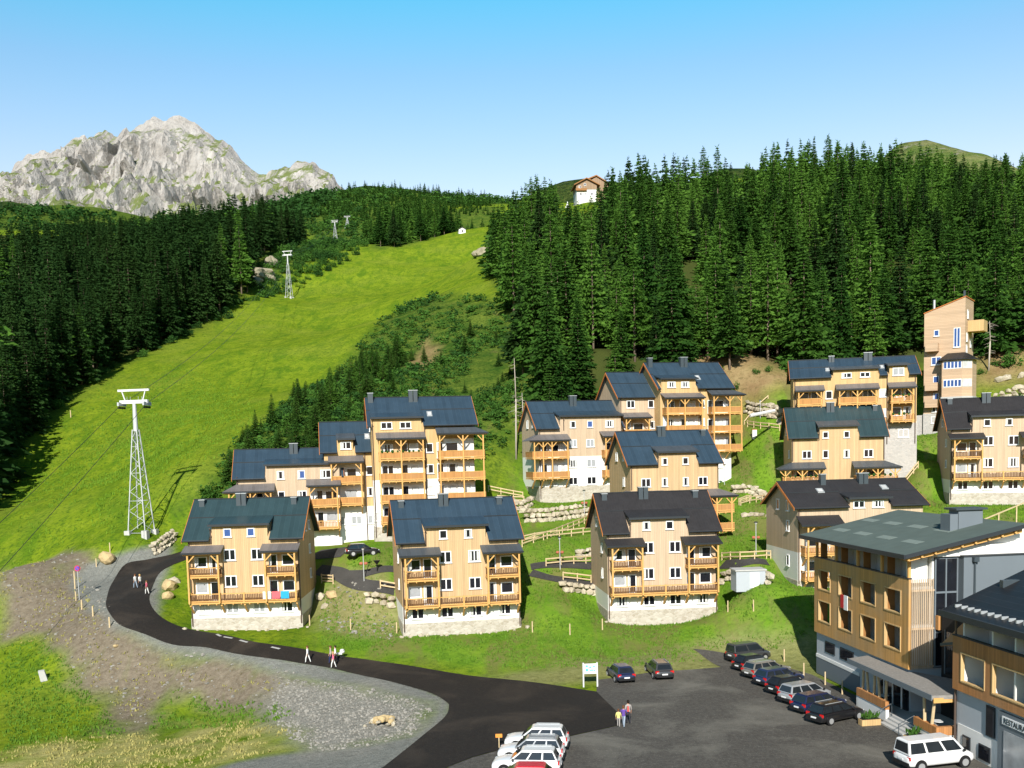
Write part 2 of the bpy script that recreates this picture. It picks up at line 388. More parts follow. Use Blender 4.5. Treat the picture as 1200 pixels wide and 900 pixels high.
ctrl += [(x, y, z) for x, y, z in ((-121,260,40),(-165,350,62),(-180,400,83),(-150,450,102),(-134,520,126),(-260,400,95),(-260,260,55),(-220,180,30),(-160,150,16),(-150,100,2),(-120,60,-6),(-60,40,-6),(0,0,-3),(60,20,-1),(120,60,4),(110,110,14),(120,150,26),
                 (150,200,42),(200,260,75),(205,450,126),(172,450,127),(128,440,128),(260,460,120),(110,400,109),(65,400,104),(12,430,110),(260,350,105),(300,200,70),(250,120,35),(-450,600,170),(-500,300,130),(-600,900,260),(-450,1150,300),(500,600,150),(500,300,130),(600,900,205),(0,1150,240),(300,1150,200),(-250,1150,260),(700,1150,200),(0,-120,0),(-400,-100,0),(400,-100,20))]
ctrl = np.array(ctrl, float)
# keep one of any two almost coincident points
keep = []
for i, p in enumerate(ctrl):
    if all((p[0]-ctrl[j][0])**2 + (p[1]-ctrl[j][1])**2 > 1.2 for j in keep): keep.append(i)
ctrl = ctrl[keep]
def phi(dx, dy): return np.sqrt(dx*dx + dy*dy + 16.0)
CX, CY, CZ = ctrl.T
nC = len(ctrl)
A = np.zeros((nC+3, nC+3)); A[:nC,:nC] = phi(CX[:,None]-CX[None], CY[:,None]-CY[None]) - np.eye(nC)*0.6
A[:nC,nC] = 1; A[:nC,nC+1] = CX/100; A[:nC,nC+2] = CY/100; A[nC:,:nC] = A[:nC,nC:].T
sol = np.linalg.solve(A, np.concatenate([CZ, np.zeros(3)]))
def heights(x, y):
    x = np.asarray(x, float).ravel(); y = np.asarray(y, float).ravel(); out = np.empty(len(x))
    for i in range(0, len(x), 8000):
        a, b = x[i:i+8000], y[i:i+8000]
        out[i:i+8000] = phi(a[:,None]-CX[None], b[:,None]-CY[None]) @ sol[:nC] + sol[nC] + sol[nC+1]*a/100 + sol[nC+2]*b/100
    return out
def axis(lo, hi, f0, f1, step, grow):
    mid = list(np.arange(f0, f1+step*0.5, step)); up = []; p, s = mid[-1], step
    while p < hi: s = min(s*grow, 16); p += s; up.append(p)
    dn = []; p, s = mid[0], step
    while p > lo: s = min(s*grow, 16); p -= s; dn.append(p)
    return np.array(dn[::-1] + mid + up)
GX = axis(-640, 720, -62, 62, 0.62, 1.06)
GY = axis(-130, 1180, 64, 185, 0.66, 1.035)
gx, gy = np.meshgrid(GX, GY)
gz = heights(gx, gy).reshape(gx.shape)
def fbm(x, y, sc, octv=4, seed=0):
    """value noise, numpy"""
    tot = np.zeros_like(x); amp = 1.0; s = 0
    for o in range(octv):
        u, v = x/sc + 37.1*seed + 11*o, y/sc - 17.7*seed + 5*o
        i, j = np.floor(u).astype(np.int64), np.floor(v).astype(np.int64); fu, fv = u-i, v-j
        fu = fu*fu*(3-2*fu); fv = fv*fv*(3-2*fv)
        def h(a, b):
            n = (a*374761393 + b*668265263 + (seed+o)*974711) & 0x7fffffff
            n = ((n ^ (n >> 13)) * 1274126177) & 0x7fffffff
            return (n & 0xffff) / 65535.0
        tot += amp*((h(i,j)*(1-fu)+h(i+1,j)*fu)*(1-fv) + (h(i,j+1)*(1-fu)+h(i+1,j+1)*fu)*fv); s += amp; amp *= 0.5; sc *= 0.5
    return tot/s
# level the car park; small and larger humps elsewhere
def poly_dist(x, y, poly):
    """signed distance to a polygon, positive inside"""
    x = np.asarray(x, float); y = np.asarray(y, float)
    d = np.full(x.shape, 1e9); ins = np.zeros(x.shape, bool); n = len(poly)
    for i in range(n):
        ax, ay = poly[i]; bx, by = poly[(i+1) % n]
        ex, ey = bx-ax, by-ay; L = ex*ex+ey*ey+1e-9
        t = np.clip(((x-ax)*ex+(y-ay)*ey)/L, 0, 1)
        d = np.minimum(d, np.hypot(x-ax-t*ex, y-ay-t*ey))
        c = ((ay > y) != (by > y)) & (x < (bx-ax)*(y-ay)/(by-ay+1e-12)+ax); ins ^= c
    return np.where(ins, d, -d)
far = np.clip((np.hypot(gx, gy) - 175) / 200, 0, 1)
gz = gz + far*(fbm(gx, gy, 60, 4, 3) - 0.5)*8 + np.clip((gy-128)/60, 0, 1)*(fbm(gx, gy, 9, 3, 5)-0.5)*0.7
FLAT = [(-2,55),(33,55),(29.0,77),(26.6,95),(22,100.5),(9,92.5),(6.5,84),(2.5,78),(-4,66)]
wflat = np.clip((poly_dist(gx, gy, FLAT)+2.5)/5.0, 0, 1); wflat = wflat*wflat*(3-2*wflat)
gz = gz*(1-wflat)
def H(x, y):
    i = np.clip(np.searchsorted(GX, x)-1, 0, len(GX)-2); j = np.clip(np.searchsorted(GY, y)-1, 0, len(GY)-2)
    fx = (x-GX[i])/(GX[i+1]-GX[i]); fy = (y-GY[j])/(GY[j+1]-GY[j])
    return (gz[j,i]*(1-fx)+gz[j,i+1]*fx)*(1-fy) + (gz[j+1,i]*(1-fx)+gz[j+1,i+1]*fx)*fy
def G(px, py, y0=55.0, y1=1100.0):
    """the first point of the ground seen at a pixel"""
    d = ray(px, py); Y = y0; st = 0.5
    def f(Y): t = Y/d.y; return EYE + d.z*t - float(H(d.x*t, Y))
    while Y < y1 and f(Y) > 0: st = max(0.4, Y*0.006); Y += st
    a, b = Y-st, Y
    for _ in range(14):
        m = (a+b)/2
        if f(m) > 0: a = m
        else: b = m
    t = b/d.y; x = d.x*t
    return Vector((x, b, float(H(x, b))))
def GP(pts): return [(lambda q: (q.x, q.y))(G(*p)) for p in pts]
def smooth_line(pts, n=6):
    """Catmull-Rom through points"""
    out = []
    m = len(pts)
    for i in range(m-1):
        p0, p1, p2, p3 = (Vector(pts[max(0, i-1)]), Vector(pts[i]), Vector(pts[i+1]), Vector(pts[min(m-1, i+2)]))
        for k in range(n):
            t = k/n
            out.append(tuple(0.5*((2*p1)+(p2-p0)*t+(2*p0-5*p1+4*p2-p3)*t*t+(3*p1-p0-3*p2+p3)*t*t*t)))
    out.append(tuple(pts[-1])); return out

# ------------------------------------------------------------------ regions of the ground
road_out = [(202,650),(173,656),(143,665),(130,686),(124,709),(134,727),(153,738),(185,750),(231,758),(300,770),(343,776),(391,784),(430,793),(473,803),(506,813),(523,823),(526,829),(521,841),(495,863),(450,899)]
road_in = [(580,882),(665,864),(723,851),(724,836),(699,811),(587,796),(500,784),(434,774),(404,770),(365,763),(300,753),(240,741),(202,731),(181,716),(175,699),(185,674),(201,662)]
ro = smooth_line([(*p,) for p in GP(road_out)], 5)
ri0 = GP([(526,899),(554,888),(580,881),(665,864),(723,851),(724,836),(699,811)]); ri1 = smooth_line(GP([(699,811),(587,796),(500,784),(434,774),(404,770),(365,763),(300,753),(240,741),(202,731),(181,716),(175,699),(185,674),(203,662)]), 5)
back = [(ro[0][0]+6, ro[0][1]+6), (ri1[-1][0]+6.5, ri1[-1][1]+4)]
ROAD = [(ro[-1][0]-9, 52)] + ro[::-1][0:] + back[:1] + back[1:] + ri1[::-1][0:] + ri0[::-1][1:] + [(ri0[0][0]-4, 56)]
CARPARK = [(-8,50),(34,50),(33,60),(29.5,76),(27.2,92.5),(23.5,100.5),(18.0,102.0)] + GP([(845,782),(757,789),(700,797)]) + [(x, y) for x, y in ri0[::-1]] + [(-6,60)]
gravel = GP([(200,640),(150,646),(100,660),(84,680),(98,712),(128,734),(165,751),(240,768),(300,781),(345,791),(400,800),(450,811),(505,823),(512,836),(480,864),(440,872),(380,878),(330,884),(262,897),(225,930),(460,940),(530,850),(530,820),(470,790),(300,760),(185,730)])
scree = GP([(325,790),(400,800),(480,816),(510,832),(485,862),(440,874),(370,882),(335,866),(312,835),(318,808)])
soil = GP([(0,668),(60,655),(110,648),(120,700),(160,745),(240,765),(345,785),(378,812),(355,842),(330,832),(200,812),(172,850),(150,862),(132,826),(84,790),(70,760),(30,745),(0,752)])
straw = GP([(-40,895),(0,882),(60,866),(150,860),(200,850),(260,846),(305,844),(352,856),(352,875),(270,892),(225,905),(60,935),(-40,940)])
dirt2 = GP([(372,690),(462,690),(462,750),(372,738)])
lotdry = GP([(560,796),(640,786),(720,768),(850,742),(960,742),(985,800),(850,784),(757,792),(700,800),(620,806)])
bank = GP([(790,415),(850,405),(900,430),(960,425),(960,470),(880,490),(840,470),(800,430)])
bank2 = GP([(1140,410),(1215,400),(1215,450),(1140,450)])
def R_Y(px, py, Y): q = P(px, py, Y); return (q.x, q.y)
bank3 = GP([(478,426),(498,396),(514,408),(500,434)])
reg_forestR = GP([(613,480),(608,395),(594,348),(577,320),(573,268)]) + [ (120,520), (420,500), (420,180), R_Y(1215,395,190), R_Y(1090,405,188), R_Y(960,425,182), R_Y(850,428,181), R_Y(760,418,180), R_Y(700,440,174), R_Y(625,470,169)]
reg_forestL = [(-330,160), R_Y(-20,575,172), R_Y(0,548,210), R_Y(60,485,245), R_Y(110,443,280), R_Y(160,415,320), R_Y(205,394,350), R_Y(250,378,390), R_Y(290,345,460), R_Y(300,300,500), R_Y(345,290,590), R_Y(360,270,640), (-420,600), (-420,160)]
reg_forestM = [R_Y(440,316,560), R_Y(480,310,580), R_Y(520,288,620), R_Y(540,270,660), R_Y(570,255,700), (0,800), R_Y(430,262,800), R_Y(425,300,640)]
reg_scrub = [R_Y(300,345,470), R_Y(335,338,500), R_Y(405,326,560), R_Y(440,314,600), R_Y(430,262,800), R_Y(600,248,830), (60,1100), (-330,1100), R_Y(365,264,700), R_Y(345,292,600), R_Y(300,310,500)]
reg_shrub = GP([(225,590),(255,545),(320,490),(375,450),(430,395),(480,354),(540,350),(598,352),(608,395),(614,470),(600,520),(562,545)]) + [R_Y(480,480,165), R_Y(430,490,160), R_Y(350,520,155), R_Y(300,535,152)]

wx = gx + (fbm(gx, gy, 4, 3, 8)-0.5)*3.2; wy = gy + (fbm(gx, gy, 4, 3, 9)-0.5)*3.2
def region(poly, soft, warp=1.0):
    d = poly_dist(gx + (wx-gx)*warp, gy + (wy-gy)*warp, poly)
    return np.clip(d/soft + 0.5, 0, 1)
m_gravel = region(gravel, 1.2, 0.45); m_scree = region(scree, 4.0, 1.4); m_soil = region(soil, 3.0, 1.5)*np.clip(fbm(gx, gy, 7, 4, 15)*3.6-.15, 0, 1); m_straw = region(straw, 3.5)*np.clip(fbm(gx, gy, 3, 3, 14)*2.6-.55, 0, 1)
m_dirt = np.maximum(region(dirt2, 3.0)*1.1, region(lotdry, 3.0)*0.85)
m_bank = np.maximum(region(bank, 8.0), np.maximum(region(bank2, 8.0), region(bank3, 4.0)*.8))
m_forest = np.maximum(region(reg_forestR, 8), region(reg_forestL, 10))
m_shrub = np.maximum(np.maximum(region(reg_shrub, 8), region(reg_scrub, 10)), np.maximum(region([(-700,690),(-60,730),(-60,1300),(-700,1300)], 40), region(reg_forestM, 10)))
chal = [R_Y(655,262,392), R_Y(712,258,392), R_Y(722,225,440), R_Y(650,225,440)]
m_forest = m_forest*(1-region(chal, 6, 0))
# the village meadow is greener and wetter than the ski slope
vill = GP([(372,760),(372,640),(560,610),(600,560)]) + [R_Y(600,545,172), R_Y(900,470,172), R_Y(1215,480,175), (75,110)] + GP([(960,745),(600,790)])
m_lawn = region(vill, 5.0)

def terrain_mat():
    t = NT('ground_cover')
    o = t.obj()
    a1 = t.n('ShaderNodeAttribute', attribute_name='cover_a'); a2 = t.n('ShaderNodeAttribute', attribute_name='cover_b')
    s1 = t.n('ShaderNodeSeparateColor'); t.l(a1.outputs['Color'], s1.inputs[0]); s2 = t.n('ShaderNodeSeparateColor'); t.l(a2.outputs['Color'], s2.inputs[0])
    fine = t.noise(o, 1.6, 6, 0.7); mid = t.noise(o, 0.22, 5, 0.6); big = t.noise(o, 0.035, 4, 0.6)
    streak = t.noise(t.mapping(o, (0.5, 0.14, 0.3)), 0.5, 5, 0.65, 0.6)
    grain = t.noise(o, 7.0, 3, 0.6)
    # meadow
    g = t.mix(t.ramp(mid, [(0.32, 0.0), (0.68, 1.0)]), (0.135, 0.208, 0.011), (0.228, 0.298, 0.019))
    g = t.mix(t.ramp(streak, [(0.45, 0.0), (0.66, 0.85)]), g, (0.082, 0.165, 0.011))
    g = t.mix(t.ramp(big, [(0.5, 0.0), (0.72, 0.6)]), g, (0.23, 0.27, 0.035))
    tuft = t.noise(o, 0.7, 5, 0.75)
    g = t.mix(t.ramp(tuft, [(0.34, 0.75), (0.46, 0.0)]), g, (0.055, 0.115, 0.012)); g = t.mix(t.ramp(tuft, [(0.60, 0.0), (0.72, 0.6)]), g, (0.30, 0.32, 0.06))
    g = t.mix(t.ramp(fine, [(0.32, 0.8), (0.52, 0.0)]), g, (0.045, 0.095, 0.012))
    lw = t.mix(t.ramp(mid, [(0.3, 0.0), (0.7, 1.0)]), (0.100, 0.220, 0.018), (0.200, 0.320, 0.030))
    lw = t.mix(t.ramp(fine, [(0.32, 0.6), (0.5, 0.0)]), lw, (0.05, 0.12, 0.015))
    lw = t.mix(t.ramp(streak, [(0.45, 0.0), (0.62, 0.85)]), lw, (0.19, 0.185, 0.06))
    c = t.mix(s2.outputs[2], g, lw)
    # shrub slope
    sh = t.mix(t.ramp(mid, [(0.35, 0.0), (0.65, 1.0)]), (0.045, 0.100, 0.015), (0.150, 0.200, 0.030))
    sh = t.mix(t.ramp(fine, [(0.38, 0.9), (0.58, 0.0)]), sh, (0.026, 0.06, 0.010))
    sh = t.mix(t.ramp(streak, [(0.6, 0.0), (0.75, 0.6)]), sh, (0.22, 0.17, 0.07))
    c = t.mix(s2.outputs[1], c, sh)
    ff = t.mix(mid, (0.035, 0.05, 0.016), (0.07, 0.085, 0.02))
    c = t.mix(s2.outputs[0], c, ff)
    # dry soil with weeds
    so = t.mix(t.ramp(fine, [(0.3, 0.0), (0.7, 1.0)]), (0.135, 0.108, 0.075), (0.27, 0.225, 0.165))
    so = t.mix(t.ramp(streak, [(0.54, 0.0), (0.72, 0.6)]), so, (0.14, 0.165, 0.045))
    so = t.mix(t.ramp(grain, [(0.62, 0.0), (0.74, 0.8)]), so, (0.38, 0.345, 0.29))
    c = t.mix(s1.outputs[1], c, so)
    st = t.mix(t.ramp(fine, [(0.3, 0.0), (0.7, 1.0)]), (0.27, 0.25, 0.075), (0.46, 0.415, 0.165))
    st = t.mix(t.ramp(mid, [(0.55, 0.0), (0.75, 0.6)]), st, (0.16, 0.19, 0.04))
    c = t.mix(s1.outputs[2], c, st)
    gr = t.mix(t.ramp(fine, [(0.3, 0.0), (0.7, 1.0)]), (0.17, 0.175, 0.155), (0.27, 0.272, 0.245))
    gr = t.mix(t.ramp(grain, [(0.35, 0.6), (0.5, 0.0)]), gr, (0.12, 0.12, 0.105))
    c = t.mix(s1.outputs[0], c, gr)
    v = t.n('ShaderNodeTexVoronoi'); v.inputs['Scale'].default_value = 4.5; t.l(o, v.inputs['Vector'])
    vs = t.n('ShaderNodeSeparateColor'); t.l(v.outputs['Color'], vs.inputs[0])
    sc = t.mix(vs.outputs[0], (0.23, 0.22, 0.19), (0.32, 0.305, 0.265))
    sc = t.mix(t.ramp(fine, [(0.3, 0.6), (0.5, 0.0)]), sc, (0.13, 0.12, 0.10))
    aa = t.n('ShaderNodeAttribute', attribute_name='cover_c'); s3 = t.n('ShaderNodeSeparateColor'); t.l(aa.outputs['Color'], s3.inputs[0])
    c = t.mix(s3.outputs[0], c, sc)
    bk = t.mix(t.ramp(mid, [(0.35, 0.0), (0.65, 1.0)]), (0.24, 0.155, 0.075), (0.34, 0.25, 0.12))
    bk = t.mix(t.ramp(fine, [(0.3, 0.7), (0.5, 0.0)]), bk, (0.10, 0.085, 0.03))
    c = t.mix(s3.outputs[1], c, bk)
    hh = t.math('ADD', t.math('MULTIPLY', fine, 0.6), t.math('MULTIPLY', grain, 0.4))
    t.bump(hh, 0.8, 0.35)
    return t.out(c, 0.95, 0.0)
M['ground'] = terrain_mat()
nx, ny = len(GX), len(GY)
idx = np.arange(nx*ny).reshape(ny, nx)
faces = np.stack([idx[:-1,:-1], idx[:-1,1:], idx[1:,1:], idx[1:,:-1]], -1).reshape(-1, 4)
tverts = np.stack([gx, gy, gz], -1).reshape(-1, 3)
terr_me = np_mesh('terrain', tverts, faces, M['ground'], smooth=True)
def colour_attr(me, name, r, g, b):
    at = me.attributes.new(name, 'FLOAT_COLOR', 'POINT')
    at.data.foreach_set('color', np.stack([r.ravel(), g.ravel(), b.ravel(), np.ones(r.size)], -1).astype(np.float32).ravel())
colour_attr(terr_me, 'cover_a', m_gravel, np.maximum(m_soil, m_dirt*0.6), np.maximum(m_straw, m_dirt*0.35))
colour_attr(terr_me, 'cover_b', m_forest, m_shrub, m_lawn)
colour_attr(terr_me, 'cover_c', m_scree, m_bank, m_bank*0)
terrain = tag(link('terrain', terr_me), kind='structure')

# ------------------------------------------------------------------ road, car park and paths: sheets laid on the ground
def sheet(name, poly, lift, m, step=0.9):
    pts = []; n = len(poly)
    for i in range(n):
        a, b = Vector(poly[i]), Vector(poly[(i+1) % n]); k = max(1, int((b-a).length/step))
        for j in range(k): pts.append(a.lerp(b, j/k))
    ne = len(pts); edges = [(i, (i+1) % ne) for i in range(ne)]
    xs = [p.x for p in pts]; ys = [p.y for p in pts]
    qx, qy = np.meshgrid(np.arange(min(xs), max(xs), step), np.arange(min(ys), max(ys), step))
    d = poly_dist(qx, qy, [(p.x, p.y) for p in pts])
    for x, y in zip(qx[d > step*0.5], qy[d > step*0.5]): pts.append(Vector((x, y)))
    vo, eo, fo = delaunay_2d_cdt(pts, edges, [], 1, 1e-4)[:3]
    z = H(np.array([v.x for v in vo]), np.array([v.y for v in vo])) + lift
    me = bpy.data.meshes.new(name); me.from_pydata([(v.x, v.y, zz) for v, zz in zip(vo, z)], [], [tuple(f) for f in fo])
    me.materials.append(m); me.polygons.foreach_set('use_smooth', [True]*len(me.polygons)); me.update()
    if me.polygons and sum(p.normal.z for p in me.polygons) < 0: me.flip_normals()
    return tag(link(name, me), kind='structure')
def asphalt(name, a, b, patch, pscale=0.12):
    t = NT(name); o = t.obj()
    f = t.noise(o, 3.0, 6, 0.7); p = t.noise(o, pscale, 5, 0.6, 0.5); g = t.noise(o, 14, 2)
    c = t.mix(t.ramp(f, [(0.3, 0.0), (0.7, 1.0)]), a, b)
    c = t.mix(t.ramp(p, [(0.48, 0.0), (0.68, 0.85)]), c, patch)
    c = t.mix(t.ramp(g, [(0.62, 0.0), (0.72, 0.5)]), c, tuple(x*2.2 for x in patch))
    t.bump(g, 0.5, 0.03)
    return t.out(c, 0.85, 0.2)
M['asphalt'] = asphalt('fresh_asphalt', (0.015, 0.0125, 0.011), (0.027, 0.022, 0.018), (0.058, 0.045, 0.034))
M['carpark'] = asphalt('car_park_gravel', (0.052, 0.048, 0.042), (0.115, 0.106, 0.093), (0.175, 0.165, 0.14), 0.16)
M['path'] = asphalt('path_asphalt', (0.035, 0.034, 0.032), (0.06, 0.058, 0.055), (0.08, 0.076, 0.07))
M['paint'] = plain('road_paint', (0.42, 0.42, 0.40), 0.8)
sheet('car_park', CARPARK, 0.03, M['carpark'])
sheet('road', ROAD, 0.06, M['asphalt'])
def strip(pts, w):
    L = smooth_line([(p.x, p.y) for p in pts], 5); a, b = [], []
    for i, p in enumerate(L):
        q = Vector(L[min(i+1, len(L)-1)]) - Vector(L[max(i-1, 0)]); q.normalize(); nrm = Vector((-q.y, q.x))*w/2
        a.append((p[0]+nrm.x, p[1]+nrm.y)); b.append((p[0]-nrm.x, p[1]-nrm.y))
    return a + b[::-1]
def front(k, x, y=-1.0): q = local(k, x, y); q.z = 0; return q
PATHS = []
_strip0 = strip
def strip(p, w):
    q = _strip0(p, w); PATHS.append(q); return q
sheet('path', strip([G(372,668), G(395,672), G(425,686), G(462,692)], 1.5), 0.09, M['path'])
sheet('path', strip([G(402,675), G(430,672), G(465,668)], 1.2), 0.09, M['path'])
sheet('path', strip([G(622,665), G(655,662), G(700,664)], 1.2), 0.09, M['path'])
sheet('path', strip([G(622,672), G(650,679), G(690,686), G(706,692)], 1.2), 0.09, M['path'])
sheet('path', strip([G(368,650), G(385,648), G(408,646)], 3.0), 0.09, M['path'])
sheet('path', strip([G(846,662), G(870,660), G(900,660)], 1.2), 0.09, M['path'])
# dashes painted on the road by the first house
mb = MB()
for (a, b) in (((254,744),(258,746)),((262,747),(268,748)),((281,751),(288,753)),((318,759),(327,761))):
    p, q = G(*a), G(*b); d = (q-p).normalized(); s = Vector((-d.y, d.x, 0))*0.15; q = p + d*1.2
    mb.add([Vector((v.x, v.y, float(H(v.x, v.y))+0.085)) for v in (p-s, q-s, q+s, p+s)], [(0,1,2,3)])
tag(mb.build('road_marking', M['paint']), kind='structure')

# ------------------------------------------------------------------ grass and stones close by
def scatter_blades(name, poly, n, hgt, m, label, seed, avoid=(), fade=0):
    rg = np.random.default_rng(seed)
    xs = [p[0] for p in poly]; ys = [p[1] for p in poly]
    x = rg.uniform(min(xs), max(xs), n*3); y = rg.uniform(min(ys), max(ys), n*3)
    ok = (poly_dist(x, y, poly) > 0.4*(rg.random(len(x)) + 0.2)) & (fbm(x, y, 5, 3, seed) > 0.36)
    if fade: ok &= rg.random(len(x)) < np.clip(poly_dist(x, y, poly)/fade, 0, 1)
    for av in avoid: ok &= poly_dist(x, y, av) < -0.25
    x, y = x[ok][:n], y[ok][:n]; n = len(x); z = H(x, y)
    k = 4
    x = np.repeat(x, k) + rg.normal(0, .16, n*k); y = np.repeat(y, k) + rg.normal(0, .16, n*k); z = np.repeat(z, k) - 0.04
    a = rg.uniform(0, 2*np.pi, n*k); h = hgt*rg.uniform(0.35, 1.15, n*k); w = rg.uniform(0.05, 0.12, n*k); la = rg.uniform(0, 2*np.pi, n*k); ln = h*rg.uniform(0.1, 0.7, n*k)
    v = np.empty((n*k, 3, 3)); v[:,0] = np.stack([x-np.cos(a)*w, y-np.sin(a)*w, z], -1); v[:,1] = np.stack([x+np.cos(a)*w, y+np.sin(a)*w, z], -1)
    v[:,2] = np.stack([x+np.cos(la)*ln, y+np.sin(la)*ln, z+h], -1)
    o = link(name, np_mesh(name, v.reshape(-1, 3), np.arange(n*k*3).reshape(-1, 3), m))
    return tag(o, label, 'grass', kind='stuff')
BUILDINGS = [[tuple(local(k, x, y).xy) for x, y in ((-.2,-.2),(s['W']+.2,-.2),(s['W']+.2,s['D']),(-.2,s['D']))] for k, s in SITES.items()]
lawn_poly = GP([(372,756),(372,700),(460,640)]) + [R_Y(600,560,165)] + [R_Y(900,480,168), R_Y(1215,520,165), R_Y(1215,600,128)] + GP([(960,742),(845,775),(757,783),(640,785),(560,782),(440,768)])
scatter_blades('grass', lawn_poly, 15000, 0.26, M['lawn_blade'], 'bright green grass around the houses', 21, BUILDINGS + [ROAD, CARPARK] + PATHS)
scatter_blades('grass', GP([(0,755),(40,748),(90,785),(130,830),(150,862),(180,845),(205,803),(330,820),(350,840),(300,850),(200,855),(60,868),(0,884)]), 1600, 0.34, M['lawn_blade'], 'lush green grass low on the embankment', 22)
scatter_blades('grass', straw, 900, 0.28, M['straw_blade'], 'dry yellow grass along the lower track', 23)
scatter_blades('grass', GP([(0,750),(0,672),(60,660),(110,655),(100,690),(130,740),(240,772),(345,800),(330,815),(200,800),(160,845),(90,790)]), 900, 0.3, M['straw_blade'], 'sparse dry weeds on the brown road embankment', 24, [ROAD])
scatter_blades('grass', GP([(0,670),(120,640),(195,640),(240,590),(255,545),(320,490),(300,450),(200,420),(110,455),(0,560)]), 9000, 0.45, M['grass_blade'], 'tall yellow green meadow grass on the ski slope', 25, fade=22)

def scatter_stones(name, poly, n, r0, r1, m, label, seed):
    rg = np.random.default_rng(seed)
    bm = bmesh.new(); bmesh.ops.create_icosphere(bm, subdivisions=1, radius=1.0)
    bv = np.array([v.co[:] for v in bm.verts]); bf = np.array([[v.index for v in f.verts] for f in bm.faces]); bm.free()
    xs = [p[0] for p in poly]; ys = [p[1] for p in poly]
    x = rg.uniform(min(xs), max(xs), n*4); y = rg.uniform(min(ys), max(ys), n*4); ok = poly_dist(x, y, poly) > 0.2; x, y = x[ok][:n], y[ok][:n]; n = len(x)
    r = r0 + (r1-r0)*rg.random(n)**3
    V = bv[None]*rg.uniform(0.65, 1.25, (n, len(bv), 1))*r[:,None,None]*np.stack([rg.uniform(.8,1.4,n), rg.uniform(.8,1.4,n), rg.uniform(.5,.9,n)], -1)[:,None,:]
    V = V + np.stack([x, y, H(x, y)+r*0.25], -1)[:,None,:]
    F = bf[None] + (np.arange(n)*len(bv))[:,None,None]
    return tag(link(name, np_mesh(name, V.reshape(-1,3), F.reshape(-1,3), m)), label, 'gravel', kind='stuff')
M['pebble'] = plain('loose_stone', (0.27, 0.255, 0.225), 0.9, 0.1, var=0.35, scale=0.7)
scatter_stones('gravel', scree, 2600, 0.04, 0.17, M['pebble'], 'loose grey stones on the scree inside the road bend', 31)
scatter_stones('gravel', soil, 1300, 0.04, 0.22, M['pebble'], 'scattered stones on the brown road embankment', 32)
scatter_stones('gravel', dirt2, 160, 0.05, 0.25, M['pebble'], 'pale stones in the grass between the first two houses', 33)
# ------------------------------------------------------------------ houses
MESHES = {}
def window_meshes(w, h, n, pane, frame='white_frame'):
    key = (round(w, 2), round(h, 2), n, pane, frame)
    if key not in MESHES:
        f = MB(); b = 0.10; d0, d1 = -0.075, 0.02
        f.box(-w/2, w/2, d0, d1, h-b, h); f.box(-w/2, -w/2+b, d0, d1, 0, h-b); f.box(w/2-b, w/2, d0, d1, 0, h-b); f.box(-w/2+b, w/2-b, d0, d1, 0, b)
        for i in range(1, n):
            x = -w/2 + w*i/n; f.box(x-0.06, x+0.06, d0+0.005, d1, b, h-b)
        f.box(-w/2-0.08, w/2+0.08, -0.16, 0.0, -0.07, -0.003)
        g = MB(); g.box(-w/2+b*0.7, w/2-b*0.7, -0.03, 0.01, b*0.7, h-b*0.7)
        MESHES[key] = (f.mesh('window', M[frame]), g.mesh('pane', M[pane]))
    return MESHES[key]
WRNG = random.Random(5)
def window(root, x, z, w, h, n=1, pane='pane', side='front', W=0, D=0, y=None, frame='white_frame', door=False):
    """x = middle, z = bottom; on the front (y=0), left (x=0), right (x=W) wall"""
    f, g = window_meshes(w, h, n, pane, frame)
    if side == 'front': loc, rot = (x, -0.004 if y is None else y, z), (0, 0, 0)
    elif side == 'left': loc, rot = (-0.004, x, z), (0, 0, R(-90))
    else: loc, rot = (W + 0.004, x, z), (0, 0, R(90))
    o = link('balcony_door' if door else 'window', f, root, loc, rot); link('pane', g, o)
    if pane in ('pane', 'pane_sky') and WRNG.random() < .45:
        key = ('curtain', round(w, 2), round(h, 2), WRNG.random() < .5)
        if key not in MESHES:
            cw = (w-.3)*.24; c = MB(); c.box(-w/2+.14, -w/2+.14+cw, -.036, -.031, .14, h-.14); d = MB(); d.box(w/2-.14-cw, w/2-.14, -.036, -.031, .14, h-.14)
            MESHES[key] = [c.mesh('curtain', M['pane_pale'])] + ([] if key[3] else [d.mesh('curtain', M['pane_pale'])])
        for q in MESHES[key]: link('curtain', q, o)
    return o

def shell(root, W, D, z0, zlow, ridge, bands, wall_raise=()):
    """walls as bands of one material each: (name, ztop, material); gables to the ridge; ridge halfway"""
    zb = z0
    slope = (ridge - zlow) / (D/2)
    for i, (nm, zt, m) in enumerate(bands):
        mb = MB(); s = 0.0 if nm != 'plinth' else 0.06
        last = i == len(bands)-1
        if not last: mb.box(-s, W+s, -s, D+s, zb, zt)
        else: mb.prism_x([(0, zb), (D, zb), (D, zlow-0.02), (D/2, ridge-0.02), (0, zlow-0.02)], 0, W)
        for (x0, x1, ze) in wall_raise:
            if last:
                yd = (ze - 0.0 - zlow)/slope
                mb.hexa([(x0, 0, zlow-0.3), (x1, 0, zlow-0.3), (x1, yd+0.4, zlow-0.3), (x0, yd+0.4, zlow-0.3)], [(x0, -0.003, ze-0.02), (x1, -0.003, ze-0.02), (x1, yd+0.4, ze+0.18), (x0, yd+0.4, ze+0.18)])
        mb.build(nm, M[m], root); zb = zt

